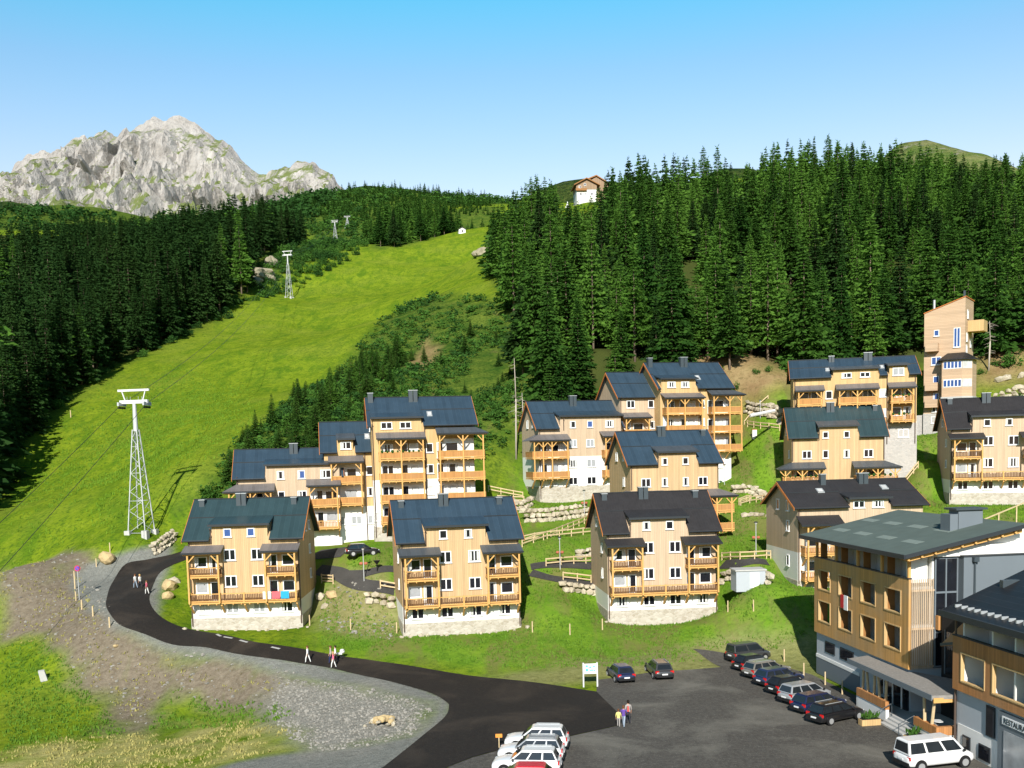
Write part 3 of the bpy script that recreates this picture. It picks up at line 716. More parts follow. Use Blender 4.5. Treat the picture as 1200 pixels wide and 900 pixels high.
def roof(root, W, D, zlow, ridge, mat, dormers=(), dmat=None, over=0.55, front_over=0.5, th=0.22, guard=True, chim=(), caps=True, barge=True, sky_l=()):
    """gable roof with its ridge along the front; dormers: (x0, x1, eave height, roof material or None)"""
    slope = (ridge - zlow)/(D/2); lift = 0.2
    def zs(y): return zlow + slope*y + lift if y <= D/2 else zlow + slope*(D-y) + lift
    mb = MB(); x0, x1 = -over, W+over
    cuts = sorted([x0, x1] + [c for d in dormers for c in (max(x0, d[0]-0.25), min(x1, d[1]+0.25))])
    for a, b in zip(cuts[:-1], cuts[1:]):
        if b - a < 0.02: continue
        mid = (a+b)/2; y0 = -front_over
        for d in dormers:
            if d[0]-0.25 < mid < d[1]+0.25: y0 = (d[2]-zlow)/slope*1.0 + 0.9
        mb.hexa([(a, y0, zs(y0)-th), (b, y0, zs(y0)-th), (b, D/2, ridge+lift-th), (a, D/2, ridge+lift-th)], [(a, y0, zs(y0)), (b, y0, zs(y0)), (b, D/2, ridge+lift), (a, D/2, ridge+lift)])
    yb = D+front_over
    mb.hexa([(x0, D/2, ridge+lift-th), (x1, D/2, ridge+lift-th), (x1, yb, zs(yb)-th), (x0, yb, zs(yb)-th)], [(x0, D/2, ridge+lift), (x1, D/2, ridge+lift), (x1, yb, zs(yb)), (x0, yb, zs(yb))])
    rf = mb.build('roof', M[mat], root)
    rc = MB(); rc.box(x0, x1, D/2-0.12, D/2+0.12, ridge+lift-0.03, ridge+lift+0.07); rc.build('ridge_cap', M['guard'], rf)
    for d in dormers:
        ze = d[2]; yd = (ze - zlow)/slope + 0.95; zt = zs(yd) + 0.02
        m2 = MB(); a, b = d[0]-0.3, d[1]+0.3
        m2.hexa([(a, -0.5, ze+0.03), (b, -0.5, ze+0.03), (b, yd, zt-0.2), (a, yd, zt-0.2)], [(a, -0.5, ze+0.2), (b, -0.5, ze+0.2), (b, yd, zt), (a, yd, zt)])
        dm = m2.build('dormer_roof', M[d[3] or mat], rf)
        f = MB(); f.box(a-0.01, b+0.01, -0.56, -0.505, ze-0.02, ze+0.22); f.build('fascia', M['fascia'], dm)
    if guard:
        g = MB(); yg = D*0.24; segs = []
        for a, b in zip(cuts[:-1], cuts[1:]):
            if not any(d[0]-0.25 < (a+b)/2 < d[1]+0.25 for d in dormers) and b-a > .1:
                g = MB(); g.box(a, b, yg, yg+0.1, zs(yg)+0.02, zs(yg)+0.12); g.build('snow_guard', M['guard'], rf)
    for a, b in zip(cuts[:-1], cuts[1:]):
        if not any(d[0]-0.25 < (a+b)/2 < d[1]+0.25 for d in dormers) and b-a > 0.3:
            f = MB(); f.tube((a, -front_over-0.07, zs(-front_over)-0.12), (b, -front_over-0.07, zs(-front_over)-0.12), 0.09, n=6); f.build('gutter', M['guard'], rf)
    if barge:
        for xx in (x0-0.06, x1+0.005):
            bb = MB()
            for s in (0, 1):
                ya, yb2 = (-front_over, D/2) if s == 0 else (yb, D/2)
                bb.hexa([(xx, ya, zs(ya)-th-0.13), (xx+0.055, ya, zs(ya)-th-0.13), (xx+0.055, yb2, ridge+lift-th-0.13), (xx, yb2, ridge+lift-th-0.13)],
                        [(xx, ya, zs(ya)-0.03), (xx+0.055, ya, zs(ya)-0.03), (xx+0.055, yb2, ridge+lift-0.03), (xx, yb2, ridge+lift-0.03)])
            bb.build('bargeboard', M['barge'], rf)
    for (cx, w, h) in chim:
        for k in (-1, 1) if w > 0.75 else (0,):
            cw = w/2*0.46 if w > 0.75 else w/2
            c = MB(); c.box(cx+k*w*0.27-cw, cx+k*w*0.27+cw, D/2-1.15, D/2-0.35, ridge-0.9, ridge+h)
            co = c.build('chimney', M['metal_dark'], rf)
            q = MB(); q.box(cx+k*w*0.27-cw-0.06, cx+k*w*0.27+cw+0.06, D/2-1.21, D/2-0.29, ridge+h+0.003, ridge+h+0.09); q.build('cap', M['metal_light'], co)
    for (cx, yy, w) in sky_l:
        s = MB(); a0, a1 = yy, yy+0.9
        s.hexa([(cx-w/2, a0, zs(a0)-0.05), (cx+w/2, a0, zs(a0)-0.05), (cx+w/2, a1, zs(a1)-0.05), (cx-w/2, a1, zs(a1)-0.05)], [(cx-w/2, a0, zs(a0)+0.1), (cx+w/2, a0, zs(a0)+0.1), (cx+w/2, a1, zs(a1)+0.1), (cx-w/2, a1, zs(a1)+0.1)])
        so = s.build('skylight', M['metal_light'], rf)
        s = MB(); i = 0.14; a0 += i; a1 -= i
        s.hexa([(cx-w/2+i, a0, zs(a0)), (cx+w/2-i, a0, zs(a0)), (cx+w/2-i, a1, zs(a1)), (cx-w/2+i, a1, zs(a1))], [(cx-w/2+i, a0, zs(a0)+0.11), (cx+w/2-i, a0, zs(a0)+0.11), (cx+w/2-i, a1, zs(a1)+0.11), (cx-w/2+i, a1, zs(a1)+0.11)])
        s.build('pane', M['pane_pale'], so)
    return rf, zs

def railing_mesh(L, h, mat, style):
    key = ('rail', round(L, 2), h, mat, style)
    if key not in MESHES:
        m = MB(); m.box(0, L, -0.06, 0.06, h-0.09, h)                   # hand rail
        m.box(0, L, -0.025, 0.025, 0.08, 0.2)
        rg = random.Random(int(L*100))
        if style == 'open':                                             # upright boards of uneven height with gaps
            x = 0.05
            while x < L-0.1:
                w = 0.12; m.box(x, min(L, x+w), -0.018, 0.018, 0.16+0.05*rg.random(), h-0.12-0.16*rg.random()*(rg.random() < .4), 1); x += 0.185
        else:
            m.box(0, L, -0.02, 0.02, 0.2, h-0.09, 1)
        MESHES[key] = m.mesh('railing', [M['beam'], M[mat]])
    return MESHES[key]
def balcony(root, x0, x1, z, dep, h=1.0, rail='rail_wood', style='closed', ends=(True, True), brackets=(), posts=(), ptop=0, y0=0.0, bdrop=1.0, pots=False, side_wrap=None):
    m = MB(); m.box(x0, x1, y0-dep, y0-0.004, z-0.16, z); 
    x = x0+0.3
    while x < x1: m.box(x-0.05, x+0.05, y0-dep+0.02, y0-0.004, z-0.3, z-0.163); x += 0.9
    b = m.build('balcony', M['beam'], root)
    link('railing', railing_mesh(x1-x0, h, rail, style), b, (x0, y0-dep+0.06, z))
    for e, xx in zip(ends, (x0+0.06, x1-0.06)):
        if e: link('railing', railing_mesh(dep-0.1, h, rail, style), b, (xx, y0-dep+0.1, z), (0, 0, R(90)))
    for xx in brackets:
        k = MB(); k.bar((xx, y0-0.06, z-0.25-bdrop), (xx, y0-dep+0.12, z-0.31), 0.17, 0.17); k.build('bracket', M['beam'], b)
    for xx in posts:
        k = MB(); k.box(xx-0.08, xx+0.08, y0-dep-0.02, y0-dep+0.14, z-0.165, ptop); k.build('post', M['beam'], b)
    if pots:
        k = MB(); rg = random.Random(int(x0*37+z*11))
        for i in range(int((x1-x0)/0.7)):
            cx = x0+0.4+i*0.7+rg.uniform(-.1, .1); k.ball((cx, y0-dep+0.06, z+h+0.05), rg.uniform(.14, .24), n=6, m=4)
        k.build('flower_box', M['leaf_dark'], b)
    return b
def canopy(root, x0, x1, zw, zf, dep, mat='canopy_grey', hip=(0, 0), posts=(), y0=0.0, braces=True, pbase=None):
    """lean-to roof over a balcony; hip = how far it turns round the left / right corner"""
    m = MB(); t = 0.12; yf = y0-dep
    a, b = x0, x1
    wl, wr = (a+hip[0]*0.0+ (hip[0] if hip[0] else 0)), (b-(hip[1] if hip[1] else 0))
    top = [(a, yf, zf), (b, yf, zf), (wr, y0-0.004, zw), (wl, y0-0.004, zw)]
    m.slab(top, t)
    if hip[0]:
        m.slab([(a, yf, zf), (wl, y0-0.004, zw), (wl, y0+2.5, zw), (a, y0+2.5, zf)], t)
    if hip[1]:
        m.slab([(b, yf, zf), (b, y0+2.5, zf), (wr, y0+2.5, zw), (wr, y0-0.004, zw)], t)
    c = m.build('canopy', M[mat], root)
    f = MB(); f.box(a-0.02, b+0.02, yf-0.05, yf-0.004, zf-0.18, zf+0.02); f.build('gutter', M['guard'], c)
    e = MB(); e.box(a+0.15, b-0.15, yf+0.2, yf+0.36, zf-0.32, zf-0.125); e.build('purlin', M['beam'], c)
    for xx in posts:
        k = MB()
        if pbase is not None: k.box(xx-0.085, xx+0.085, yf+0.2, yf+0.37, pbase, zf-0.325)
        if braces:
            for s in (-1, 1):
                if a+0.1 < xx+s*0.75 < b-0.1: k.bar((xx+s*0.08, yf+0.28, zf-1.05), (xx+s*0.72, yf+0.28, zf-0.36), 0.12)
        if k.v: k.build('post', M['beam'], c)
    return c
def downpipe(root, x, z0, z1, y=-0.14):
    m = MB(); m.tube((x, y, z0), (x, y, z1), 0.07, n=6); m.tube((x, y, z1), (x, y-0.35, z1+0.25), 0.07, n=6); m.build('downpipe', M['pipe'], root)
def house(key, name, label, cat='house', group=None):
    s = SITES[key]; return empty(name, s['o'], s['yaw'], label, cat, group), s['W'], s['D']

def front_house(key, label, rmat, cmat, dpane='pane', wmat='larch', dmat=None, style='open', rail='rail_dark', ground=('pane',)*4, group='chalets with a long front balcony'):
    """four storeys: stone foot, white ground floor, larch above, long balcony, two small ones under canopies, raised middle"""
    r, Wd, D = house(key, 'chalet', label, group=group); f = Wd/12.8
    X = lambda v: v*f
    shell(r, Wd, D, -3.0, 10.1, 14.0, [('plinth', 1.15, 'plinth'), ('ground_floor', 3.0, 'white'), ('wall', 10.1, wmat)], [(X(2.8), X(9.2), 11.4)])
    roof(r, Wd, D, 10.1, 14.0, rmat, [(X(2.8), X(9.2), 11.4, dmat)], chim=[(X(5.3), 1.1, 0.75), (X(11.6), 0.6, 0.15), (X(0.6), 0.6, 0.12)])
    for x in (4.6, 7.3): window(r, X(x), 10.15, 0.85, 0.95, 1, dpane)
    for x in (4.75, 7.9):
        window(r, X(x), 7.55, 1.3, 1.25, 2, 'pane'); window(r, X(x), 4.6, 1.3, 1.25, 2, 'pane')
    for i, x in enumerate((1.6, 4.8, 7.9, 11.1)): window(r, X(x), 1.62, 1.35, 1.15, 2, ground[i])
    for z in (3.1, 6.0):
        for x, k in ((1.35, 0), (10.4, 1)):
            window(r, X(x)+(1.0 if k else 0.05), z+0.85, 1.35, 1.2, 1, 'pane' if z > 5 or k else 'pane_curtain')
            window(r, X(x)+(-0.65 if k else 1.45), z+0.06, 0.95, 2.05, 1, 'pane', door=True)
    balcony(r, X(0.15), X(12.65), 3.05, 1.35, 1.0, rail, style, (True, True), [X(v) for v in (0.3, 3.85, 6.5, 9.1, 12.5)], [X(v) for v in (3.75, 6.45, 9.05)], 4.1)
    for a, b in ((0.25, 3.8), (9.05, 12.6)):
        balcony(r, X(a), X(b), 5.95, 1.35, 1.0, rail, style, (True, True), (), [X(a)+.1, X(b)-.1], 6.95)
    canopy(r, X(-0.35), X(4.15), 9.3, 8.65, 1.9, cmat, posts=(X(0.3), X(3.75)), pbase=3.05)
    canopy(r, X(8.55), X(12.95), 9.3, 8.65, 1.9, cmat, posts=(X(9.1), X(12.5)), pbase=3.05)
    for z in (4.6, 7.5, 10.3):
        window(r, 3.2, z, 0.9, 1.1, 1, 'pane', 'left'); window(r, 7.0, z, 0.9, 1.1, 1, 'pane', 'right', Wd)
        if z > 10: window(r, 6.4, z, 0.9, 1.1, 1, 'pane', 'left'); window(r, 4.4, z, 0.9, 1.1, 1, 'pane', 'right', Wd)
    downpipe(r, 0.1, 0.3, 9.6); downpipe(r, X(12.72), 0.3, 9.6); downpipe(r, X(2.68), 9.5, 10.9)
    return r
h1 = front_house('H1', 'teal roofed chalet beside the road bend with towels drying on its balcony', 'roof_teal', 'canopy_grey', 'pane_sky', dmat='roof_teal', ground=('pane_pale', 'pane_curtain', 'pane_curtain', 'pane'))
h2 = front_house('H2', 'blue grey roofed chalet in the middle of the front row, without towels', 'roof_blue', 'canopy_dark', 'pane', ground=('pane', 'pane', 'pane', 'pane'))
h3 = front_house('H3', 'charcoal tile roofed chalet at the right of the front row beside the grey shed', 'roof_char', 'roof_char', 'pane', 'larch_pale')
h6 = front_house('H6', 'charcoal roofed chalet at the right edge on a green terrace below the wooden tower', 'roof_char', 'roof_char', 'pane', 'larch_pale')

def rear_house(key, label, rmat, cmat, dmat, wmat='larch', low=True):
    """raised middle bay, two canopied balconies near the ground that turn the corners"""
    r, Wd, D = house(key, 'chalet', label, group='chalets with corner canopies')
    shell(r, Wd, D, -4.0, 10.1, 14.2, [('plinth', 0.3, 'plinth'), ('wall', 10.1, wmat)], [(3.9, 9.1, 11.35)])
    roof(r, Wd, D, 10.1, 14.2, rmat, [(3.9, 9.1, 11.35, dmat)], chim=[(Wd*0.47, 1.1, 0.75), (Wd-0.5, .6, .12)])
    for x in (4.7, 7.6): window(r, x, 9.75, 0.8, 0.95, 1, 'pane'); window(r, x, 6.9, 0.8, 1.15, 1, 'pane')
    window(r, 2.1, 6.9, 1.3, 1.15, 2); window(r, Wd-2.2, 6.9, 1.3, 1.15, 2)
    for a, b, hp in ((-2.0, 4.5, (2.0, 0)), (8.3, Wd+2.0, (0, 2.0))):
        canopy(r, a, b, 6.4, 5.55, 2.2, cmat, hp, (a+0.9, (a+b)/2, b-0.9) if hp[0] else (a+0.6, (a+b)/2, b-0.9), pbase=0.9)
        for z in (3.4, 0.9):
            balcony(r, a+0.5 if hp[0] else a+0.3, b-0.3 if hp[0] else b-0.5, z, 1.9, 1.0, 'rail_wood', 'open' if key == 'H5' else 'closed', (True, True), pots=(z > 2 and key == 'H5'))
            for x in ((0.9, 1, 1.3), (2.6, 0, 0.9)) if hp[0] else ((9.3, 0, 0.9), (10.9, 1, 1.3)):
                window(r, x[0], z+(0.85 if x[1] else 0.06), x[2], 1.2 if x[1] else 2.05, 1, 'pane', door=not x[1])
    for z in (7.0, 10.4):
        for y in (3.2, 6.8) if z > 9 else (3.2,): window(r, y, z, 0.9, 1.2, 1, 'pane_pale', 'left'); window(r, y, z, 0.9, 1.2, 1, 'pane', 'right', Wd)
    window(r, 3.2, 3.6, 0.9, 1.2, 1, 'pane', 'left')
    downpipe(r, 0.1, 6.6, 9.6); downpipe(r, Wd-.1, 6.6, 9.6); downpipe(r, 3.78, 9.5, 10.8)
    return r
h4 = rear_house('H4', 'blue roofed chalet with corner canopies standing behind the charcoal roofed front chalet', 'roof_blue', 'canopy_grey', 'canopy_dark')
h5 = rear_house('H5', 'teal roofed chalet with flowers on its porches below the long hillside block', 'roof_teal', 'canopy_dark', 'canopy_dark')

# the chalet half hidden by the hotel: pale gable wall over a white storey
r, Wd, D = house('H7', 'chalet', 'charcoal roofed chalet with a tall left gable half hidden behind the hotel')
shell(r, Wd, D, -4.0, 8.9, 11.4, [('plinth', 0.6, 'plinth'), ('ground_floor', 3.8, 'white'), ('wall', 8.9, 'larch_pale')], [(6.0, 10.4, 9.6)])
roof(r, Wd, D, 8.9, 11.4, 'roof_char', [(6.0, 10.4, 9.6, None)], chim=[(4.6, .6, .9), (9.4, 1.1, .9)], sky_l=[(3.7, 2.6, .8), (11.4, 3.0, .8)])
for x in (7.0, 9.2): window(r, x, 8.6, 1.3, .8, 2, 'pane')
for y, z, p in ((3.2, 8.3, 'pane'), (6.6, 8.3, 'pane'), (3.2, 6.0, 'pane'), (3.2, 2.0, 'pane')): window(r, y, z, .95, 1.25, 1, p, 'left')
canopy(r, -0.2, 4.7, 7.9, 7.0, 1.9, 'roof_char', posts=(0.6, 4.2), pbase=0.8)
for z in (0.8, 3.6): balcony(r, 0.3, 4.6, z, 1.4, 1.0, 'rail_wood', 'open', brackets=(0.5, 4.4))
for z in (0.8, 3.6): window(r, 1.5, z+0.8, 1.3, 1.2, 1); window(r, 3.2, z+0.06, 0.95, 2.05, 1, door=True)
downpipe(r, 0.08, 0.3, 8.4)

# ------------------------------------------------------------------ the stepped row on the left: three attached houses
GA = 'attached houses of the left stepped row'
r, Wd, D = house('A1', 'terrace_house', 'lowest, leftmost house of the stepped row by the ski slope, with white garage', group=GA)
shell(r, Wd, D, -3, 9.4, 12.9, [('ground_floor', 2.2, 'white'), ('wall', 9.4, 'larch_pale')], [(3.9, Wd, 10.8)])
roof(r, Wd, D, 9.4, 12.9, 'roof_blue', [(3.9, Wd, 10.8, None)], chim=[(7.4, 1.1, .8)])
for x in (5.7, 8.4): window(r, x, 9.0, .95, 1.1, 1, 'pane_sky' if x > 8 else 'pane'); window(r, x, 6.2, 1.2 if x > 8 else .9, 1.2, 2 if x > 8 else 1, 'pane')
window(r, 11.6, 9.0, 1.4, 1.1, 2)
canopy(r, -1.7, 4.9, 8.5, 7.6, 2.0, 'canopy_grey', (1.7, 0), (-0.9, 1.8, 4.4), pbase=2.3)
balcony(r, -1.2, 4.7, 5.2, 1.7); balcony(r, -1.2, 4.7, 2.4, 1.7, brackets=(0.2, 2.4, 4.4))
canopy(r, 9.0, 13.5, 8.9, 8.1, 2.0, 'canopy_grey', (0, 0), (9.4, 13.0), pbase=2.3)
for z in (5.3, 2.4):
    balcony(r, 9.3, 13.3, z, 1.6, 1.0, 'rail_wood', 'open' if z < 3 else 'closed', brackets=(9.5, 13.1) if z < 3 else ())
    for q in (1.0, 10.6): window(r, q, z+.06, 1.1, 2.05, 1, 'pane', door=True)
    for q in (2.9, 12.2): window(r, q, z+.8, 1.6, 1.2, 1, 'pane_curtain' if z < 3 else 'pane')
    w = MB(); w.box(9.4, 13.2, -0.03, -0.005, z, z+2.6); w.build('wall', M['white'], r)
g = MB(); g.box(10.6, 12.4, -.06, -.004, -0.3, 1.9); g.build('garage_door', M['white_frame'], r)
downpipe(r, 0.1, 8.5, 9.2)
r, Wd, D = house('A2', 'terrace_house', 'middle house of the stepped row by the ski slope, with one small dormer', group=GA)
shell(r, Wd, D, -3, 12.6, 16.4, [('ground_floor', 5.0, 'white'), ('wall', 12.6, 'larch_gold')], [(2.0, 3.9, 14.0)])
roof(r, Wd, D, 12.6, 16.4, 'roof_blue', [(2.0, 3.9, 14.0, 'canopy_dark')], guard=True, sky_l=[(5.9, 1.7, .7)])
window(r, 2.95, 12.75, 1.4, 1.0, 2)
canopy(r, 0.5, 5.2, 11.9, 11.1, 2.0, 'canopy_grey', (0, 0), (0.9, 4.8), pbase=5.3)
for z in (8.2, 5.35):
    balcony(r, 0.8, 5.0, z, 1.6, 1.0, 'rail_wood', 'closed', brackets=(1.0, 4.8) if z < 6 else ())
    window(r, 1.5, z+.06, 1.0, 2.05, 1, 'pane', door=True); window(r, 3.4, z+.8, 1.7, 1.2, 1, 'pane_curtain' if z < 6 else 'pane')
    w = MB(); w.box(0.9, 4.9, -0.03, -0.005, z, z+2.6); w.build('wall', M['white'], r)
    window(r, 6.0, z+1.0, .9, 1.2, 1)
for z, x in ((2.6, 1.8), (2.6, 6.2), (2.6, 4.0)): window(r, x, z, 1.4, 1.15, 2, 'pane_curtain')
for x in (1.4, 4.6):
    g = MB(); g.box(x-.9, x+.9, -.06, -.004, -.3, 1.7); g.build('garage_door', M['white_frame'], r)
downpipe(r, 5.4, 0, 12.0)
r, Wd, D = house('A3', 'terrace_house', 'tallest house of the stepped row by the ski slope, with five stacked storeys', group=GA)
shell(r, Wd, D, -3, 14.9, 18.6, [('plinth', 1.4, 'plinth'), ('ground_floor', 7.6, 'white'), ('wall', 14.9, 'larch_gold')], [(0.2, 6.6, 15.7)])
roof(r, Wd, D, 14.9, 18.6, 'roof_blue', [(0.2, 6.6, 15.7, None)], chim=[(0.2, .7, .7), (6.0, 1.2, 1.0)], sky_l=[(7.9, 1.3, .7)])
for x in (2.0, 4.5): window(r, x, 14.35, 1.5, .9, 2)
canopy(r, 0.5, 7.0, 13.9, 13.1, 2.0, 'canopy_grey', (0, 0), (0.9, 3.7, 6.6), pbase=1.9)
canopy(r, 8.4, Wd+1.7, 14.5, 13.6, 2.0, 'canopy_dark', (0, 1.7), (8.8, 11.9, Wd+1.0), pbase=4.6)
for i, z in enumerate((10.3, 7.5, 4.7, 1.9)):
    balcony(r, 0.8, 6.8, z, 1.7, 1.0, 'rail_wood', 'closed', brackets=(1.0, 3.7, 6.6) if i == 3 else (), pots=i == 0)
    w = MB(); w.box(0.9, 6.7, -0.03, -0.005, z, z+2.6); w.build('wall', M['white' if i else 'larch'], r)
    window(r, 2.0, z+.85, 1.5, 1.2, 2, 'pane', y=-.035); window(r, 4.2, z+.06, 1.0, 2.05, 1, 'pane', y=-.035, door=True); window(r, 5.5, z+.8, 1.2, 1.25, 1, 'pane_pale', y=-.035)
    if i < 3:
        balcony(r, 8.6, Wd+1.2, z, 1.7, 1.0, 'rail_wood', 'closed', brackets=(8.8, 11.9) if i == 2 else ())
        w = MB(); w.box(9.5, Wd-.05, -0.03, -0.005, z, z+2.6); w.build('wall', M['white'], r)
        window(r, 9.0, z+.06, .9, 2.05, 1, 'pane', door=True); window(r, 10.6, z+.8, 1.7, 1.3, 1, 'pane' if i < 2 else 'pane_pale', y=-.035); window(r, 12.6, z+.06, 1.0, 2.05, 1, 'pane_pale', y=-.035, door=True)
    window(r, 7.6, z+.8, .95, 1.25, 1, 'pane' if i < 2 else 'pane_pale')
window(r, -0.0+0.45, 2.2, .8, 1.2, 1, 'pane_pale')
for z in (4.8, 7.8, 10.8, 14.2): window(r, 5.0, z, .9, 1.2, 1, 'pane_pale', 'left')
downpipe(r, 7.0, 0, 14.3); downpipe(r, 0.12, 0, 14.8)

# ------------------------------------------------------------------ the stepped row in the middle
GB = 'attached houses of the middle stepped row'
r, Wd, D = house('B1', 'terrace_house', 'lowest house of the middle stepped row, with balconies wrapping its left corner', group=GB)
shell(r, Wd, D, -3, 11.3, 15.3, [('plinth', 2.1, 'plinth'), ('ground_floor', 6.7, 'white'), ('wall', 11.3, 'larch_pale')], [(3.5, Wd, 12.8)])
roof(r, Wd, D, 11.3, 15.3, 'roof_blue', [(3.5, Wd, 12.8, None)], chim=[(6.9, 1.1, .9)])
for x in (5.5, 8.3): window(r, x, 11.1, .9, 1.05, 1, 'pane_sky' if x > 8 else 'pane'); window(r, x, 8.1, 1.3 if x > 8 else 1.2, 1.2, 2, 'pane_curtain')
for z in (5.0, 2.3): window(r, 5.4, z, 1.4, 1.2, 2); window(r, 8.4, z, 1.5, 1.2, 2, 'pane_curtain' if z > 3 else 'pane')
window(r, 11.5, 11.1, 1.35, 1.05, 2); window(r, 2.2, 2.3, 1.4, 1.2, 2, 'pane_pale')
canopy(r, -2.0, 4.6, 10.2, 9.3, 2.0, 'canopy_grey', (2.0, 0), (-1.2, 0.2, 1.6, 4.1), pbase=3.5)
for z in (6.6, 3.5):
    balcony(r, -1.5, 4.4, z, 1.7, 1.0, 'rail_wood', 'closed', brackets=(-1.2, 0.2, 1.6, 4.2) if z < 5 else (), bdrop=1.3)
    b = MB(); b.box(-1.5, -.004, 0.02, 2.6, z-.16, z); b2 = b.build('balcony', M['beam'], r)
    link('railing', railing_mesh(2.6, 1.0, 'rail_wood', 'closed'), b2, (-1.44, 0.02, z), (0, 0, R(90)))
    window(r, .8, z+.06, 1.0, 2.05, 1, door=True); window(r, 2.4, z+.8, 1.5, 1.2, 1, 'pane' if z > 5 else 'pane_curtain'); window(r, 3.8, z+.06, 1.0, 2.05, 1, 'pane_pale', door=True)
canopy(r, 9.8, 13.6, 10.5, 9.7, 1.9, 'canopy_grey', posts=(10.3, 13.1), pbase=3.5)
for z in (6.6, 3.5):
    balcony(r, 10.1, 13.4, z, 1.5, brackets=(10.3, 13.2) if z < 5 else ()); window(r, 11.2, z+.06, 1.0, 2.05, 1, door=True); window(r, 12.5, z+.8, 1.0, 1.2, 1)
for y, z in ((3.2, 11.3), (6.4, 11.3), (3.6, 7.4)): window(r, y, z, .9, 1.3, 1, 'pane_pale', 'left')
downpipe(r, 4.0, 10.8, 12.3); downpipe(r, 0.1, .3, 11.0)
r, Wd, D = house('B2', 'terrace_house', 'middle house of the middle stepped row, with a plain gable on its left', group=GB)
shell(r, Wd, D, -4, 14.2, 18.1, [('ground_floor', 7.6, 'white'), ('wall', 14.2, 'larch_pale')])
roof(r, Wd, D, 14.2, 18.1, 'roof_blue', chim=[])
window(r, 1.8, 12.3, 1.35, 1.2, 2); window(r, 5.2, 12.3, .95, 1.2, 1); window(r, 5.4, 9.0, .95, 1.2, 1)
canopy(r, -0.1, 4.7, 11.6, 10.8, 2.0, 'canopy_grey', posts=(0.4, 4.2), pbase=7.9)
balcony(r, 0.2, 4.5, 7.9, 1.7); window(r, 1.2, 8.0, 1.0, 2.05, 1, door=True); window(r, 3.0, 8.7, 1.7, 1.2, 1)
window(r, 2.0, 5.2, 1.3, 1.2, 2); downpipe(r, 0.1, 5, 13.8)
r, Wd, D = house('B3', 'terrace_house', 'tallest house of the middle stepped row, below the bare brown bank', group=GB)
shell(r, Wd, D, -4, 14.4, 18.5, [('ground_floor', 7.4, 'white'), ('wall', 14.4, 'larch_gold')], [(0.2, 6.0, 15.6)])
roof(r, Wd, D, 14.4, 18.5, 'roof_blue', [(0.2, 6.0, 15.6, None)], chim=[(0.2, .7, .8), (6.0, 1.2, .9)], sky_l=[(7.2, 1.4, .7)])
for x in (1.9, 4.2): window(r, x, 14.35, 1.35, .9, 2)
canopy(r, 0.0, 6.8, 13.5, 12.7, 2.0, 'canopy_grey', posts=(0.5, 3.4, 6.3), pbase=4.6)
canopy(r, 7.8, Wd+1.7, 14.0, 13.1, 2.0, 'canopy_dark', (0, 1.7), (8.3, 11.0, Wd+1.0), pbase=4.2)
for i, z in enumerate((10.2, 7.4, 4.6)):
    balcony(r, 0.3, 6.5, z, 1.7)
    w = MB(); w.box(0.4, 6.4, -0.03, -0.005, z, z+2.6); w.build('wall', M['white' if i else 'larch'], r)
    window(r, 1.6, z+.8, 1.5, 1.25, 2, 'pane', y=-.035); window(r, 3.7, z+.06, 1.0, 2.05, 1, 'pane', y=-.035, door=True); window(r, 5.2, z+.8, 1.4, 1.25, 1, 'pane_pale', y=-.035)
    zz = z - 0.3*i/2
    balcony(r, 8.0, Wd+1.2, zz, 1.7, brackets=(8.2, 11.0) if i == 2 else ())
    w = MB(); w.box(8.9, Wd-.05, -0.03, -0.005, zz, zz+2.6); w.build('wall', M['white'], r)
    window(r, 8.4, zz+.06, .85, 2.05, 1, door=True); window(r, 9.9, zz+.8, 1.7, 1.25, 1, 'pane' if i == 0 else 'pane_pale', y=-.035); window(r, 11.4, zz+.06, .9, 2.05, 1, 'pane_curtain', y=-.035, door=True)
    window(r, 7.0, z+.9, .95, 1.2, 1, 'pane' if i == 0 else 'pane_pale')
window(r, 9.8, 1.6, 1.3, 1.2, 2, 'pane_pale'); downpipe(r, 6.7, 0, 13.9)

# ------------------------------------------------------------------ long block under the forest
r, Wd, D = house('C', 'apartment_block', 'long teal roofed block at the forest edge, left of the wooden tower', 'apartment block')
shell(r, Wd, D, -8, 10.2, 13.0, [('plinth', 3.0, 'grey_stone'), ('wall', 10.2, 'larch_gold')], [(5.7, 12.0, 11.1), (13.6, 16.1, 11.4)])
roof(r, Wd, D, 10.2, 13.0, 'roof_blue', [(5.7, 12.0, 11.1, 'canopy_dark'), (13.6, 16.1, 11.4, 'canopy_dark')], chim=[(5.8, .8, .5), (11.1, 1.2, .8)], sky_l=[(5.0, 1.4, .6), (12.8, 1.6, .6)])
for x in (7.6, 10.2): window(r, x, 9.9, 1.4, .75, 2)
window(r, 14.85, 9.95, 1.6, 1.15, 2, 'pane_curtain')
for a, b, p in ((0.2, 4.4, (0.7, 3.9)), (6.0, 12.1, (6.5, 9.0, 11.6)), (13.3, 17.2, (13.8, 16.7))):
    canopy(r, a, b, 9.0, 8.2, 1.8, 'canopy_grey', posts=p, pbase=3.3)
    for z in (6.0, 3.3):
        balcony(r, a+.3, b-.3, z, 1.6, 1.0, 'rail_wood', 'open' if a > 13 else 'closed', pots=a > 13)
        window(r, a+1.3, z+.8, 1.4, 1.25, 1); window(r, a+2.8, z+.06, 1.0, 2.05, 1, door=True)
        if b-a > 5: window(r, a+4.6, z+.8, 1.5, 1.25, 2)
for x in (5.1, 12.7):
    for z in (6.9, 4.0): window(r, x, z, .95, 1.2, 1, 'pane_pale' if x > 10 else 'pane')
window(r, 15.6, 0.9, 1.5, 1.2, 2, 'pane_pale'); downpipe(r, 0.2, 0, 9.7); downpipe(r, 13.3, 0, 9.7); downpipe(r, Wd-.2, 0, 9.7)

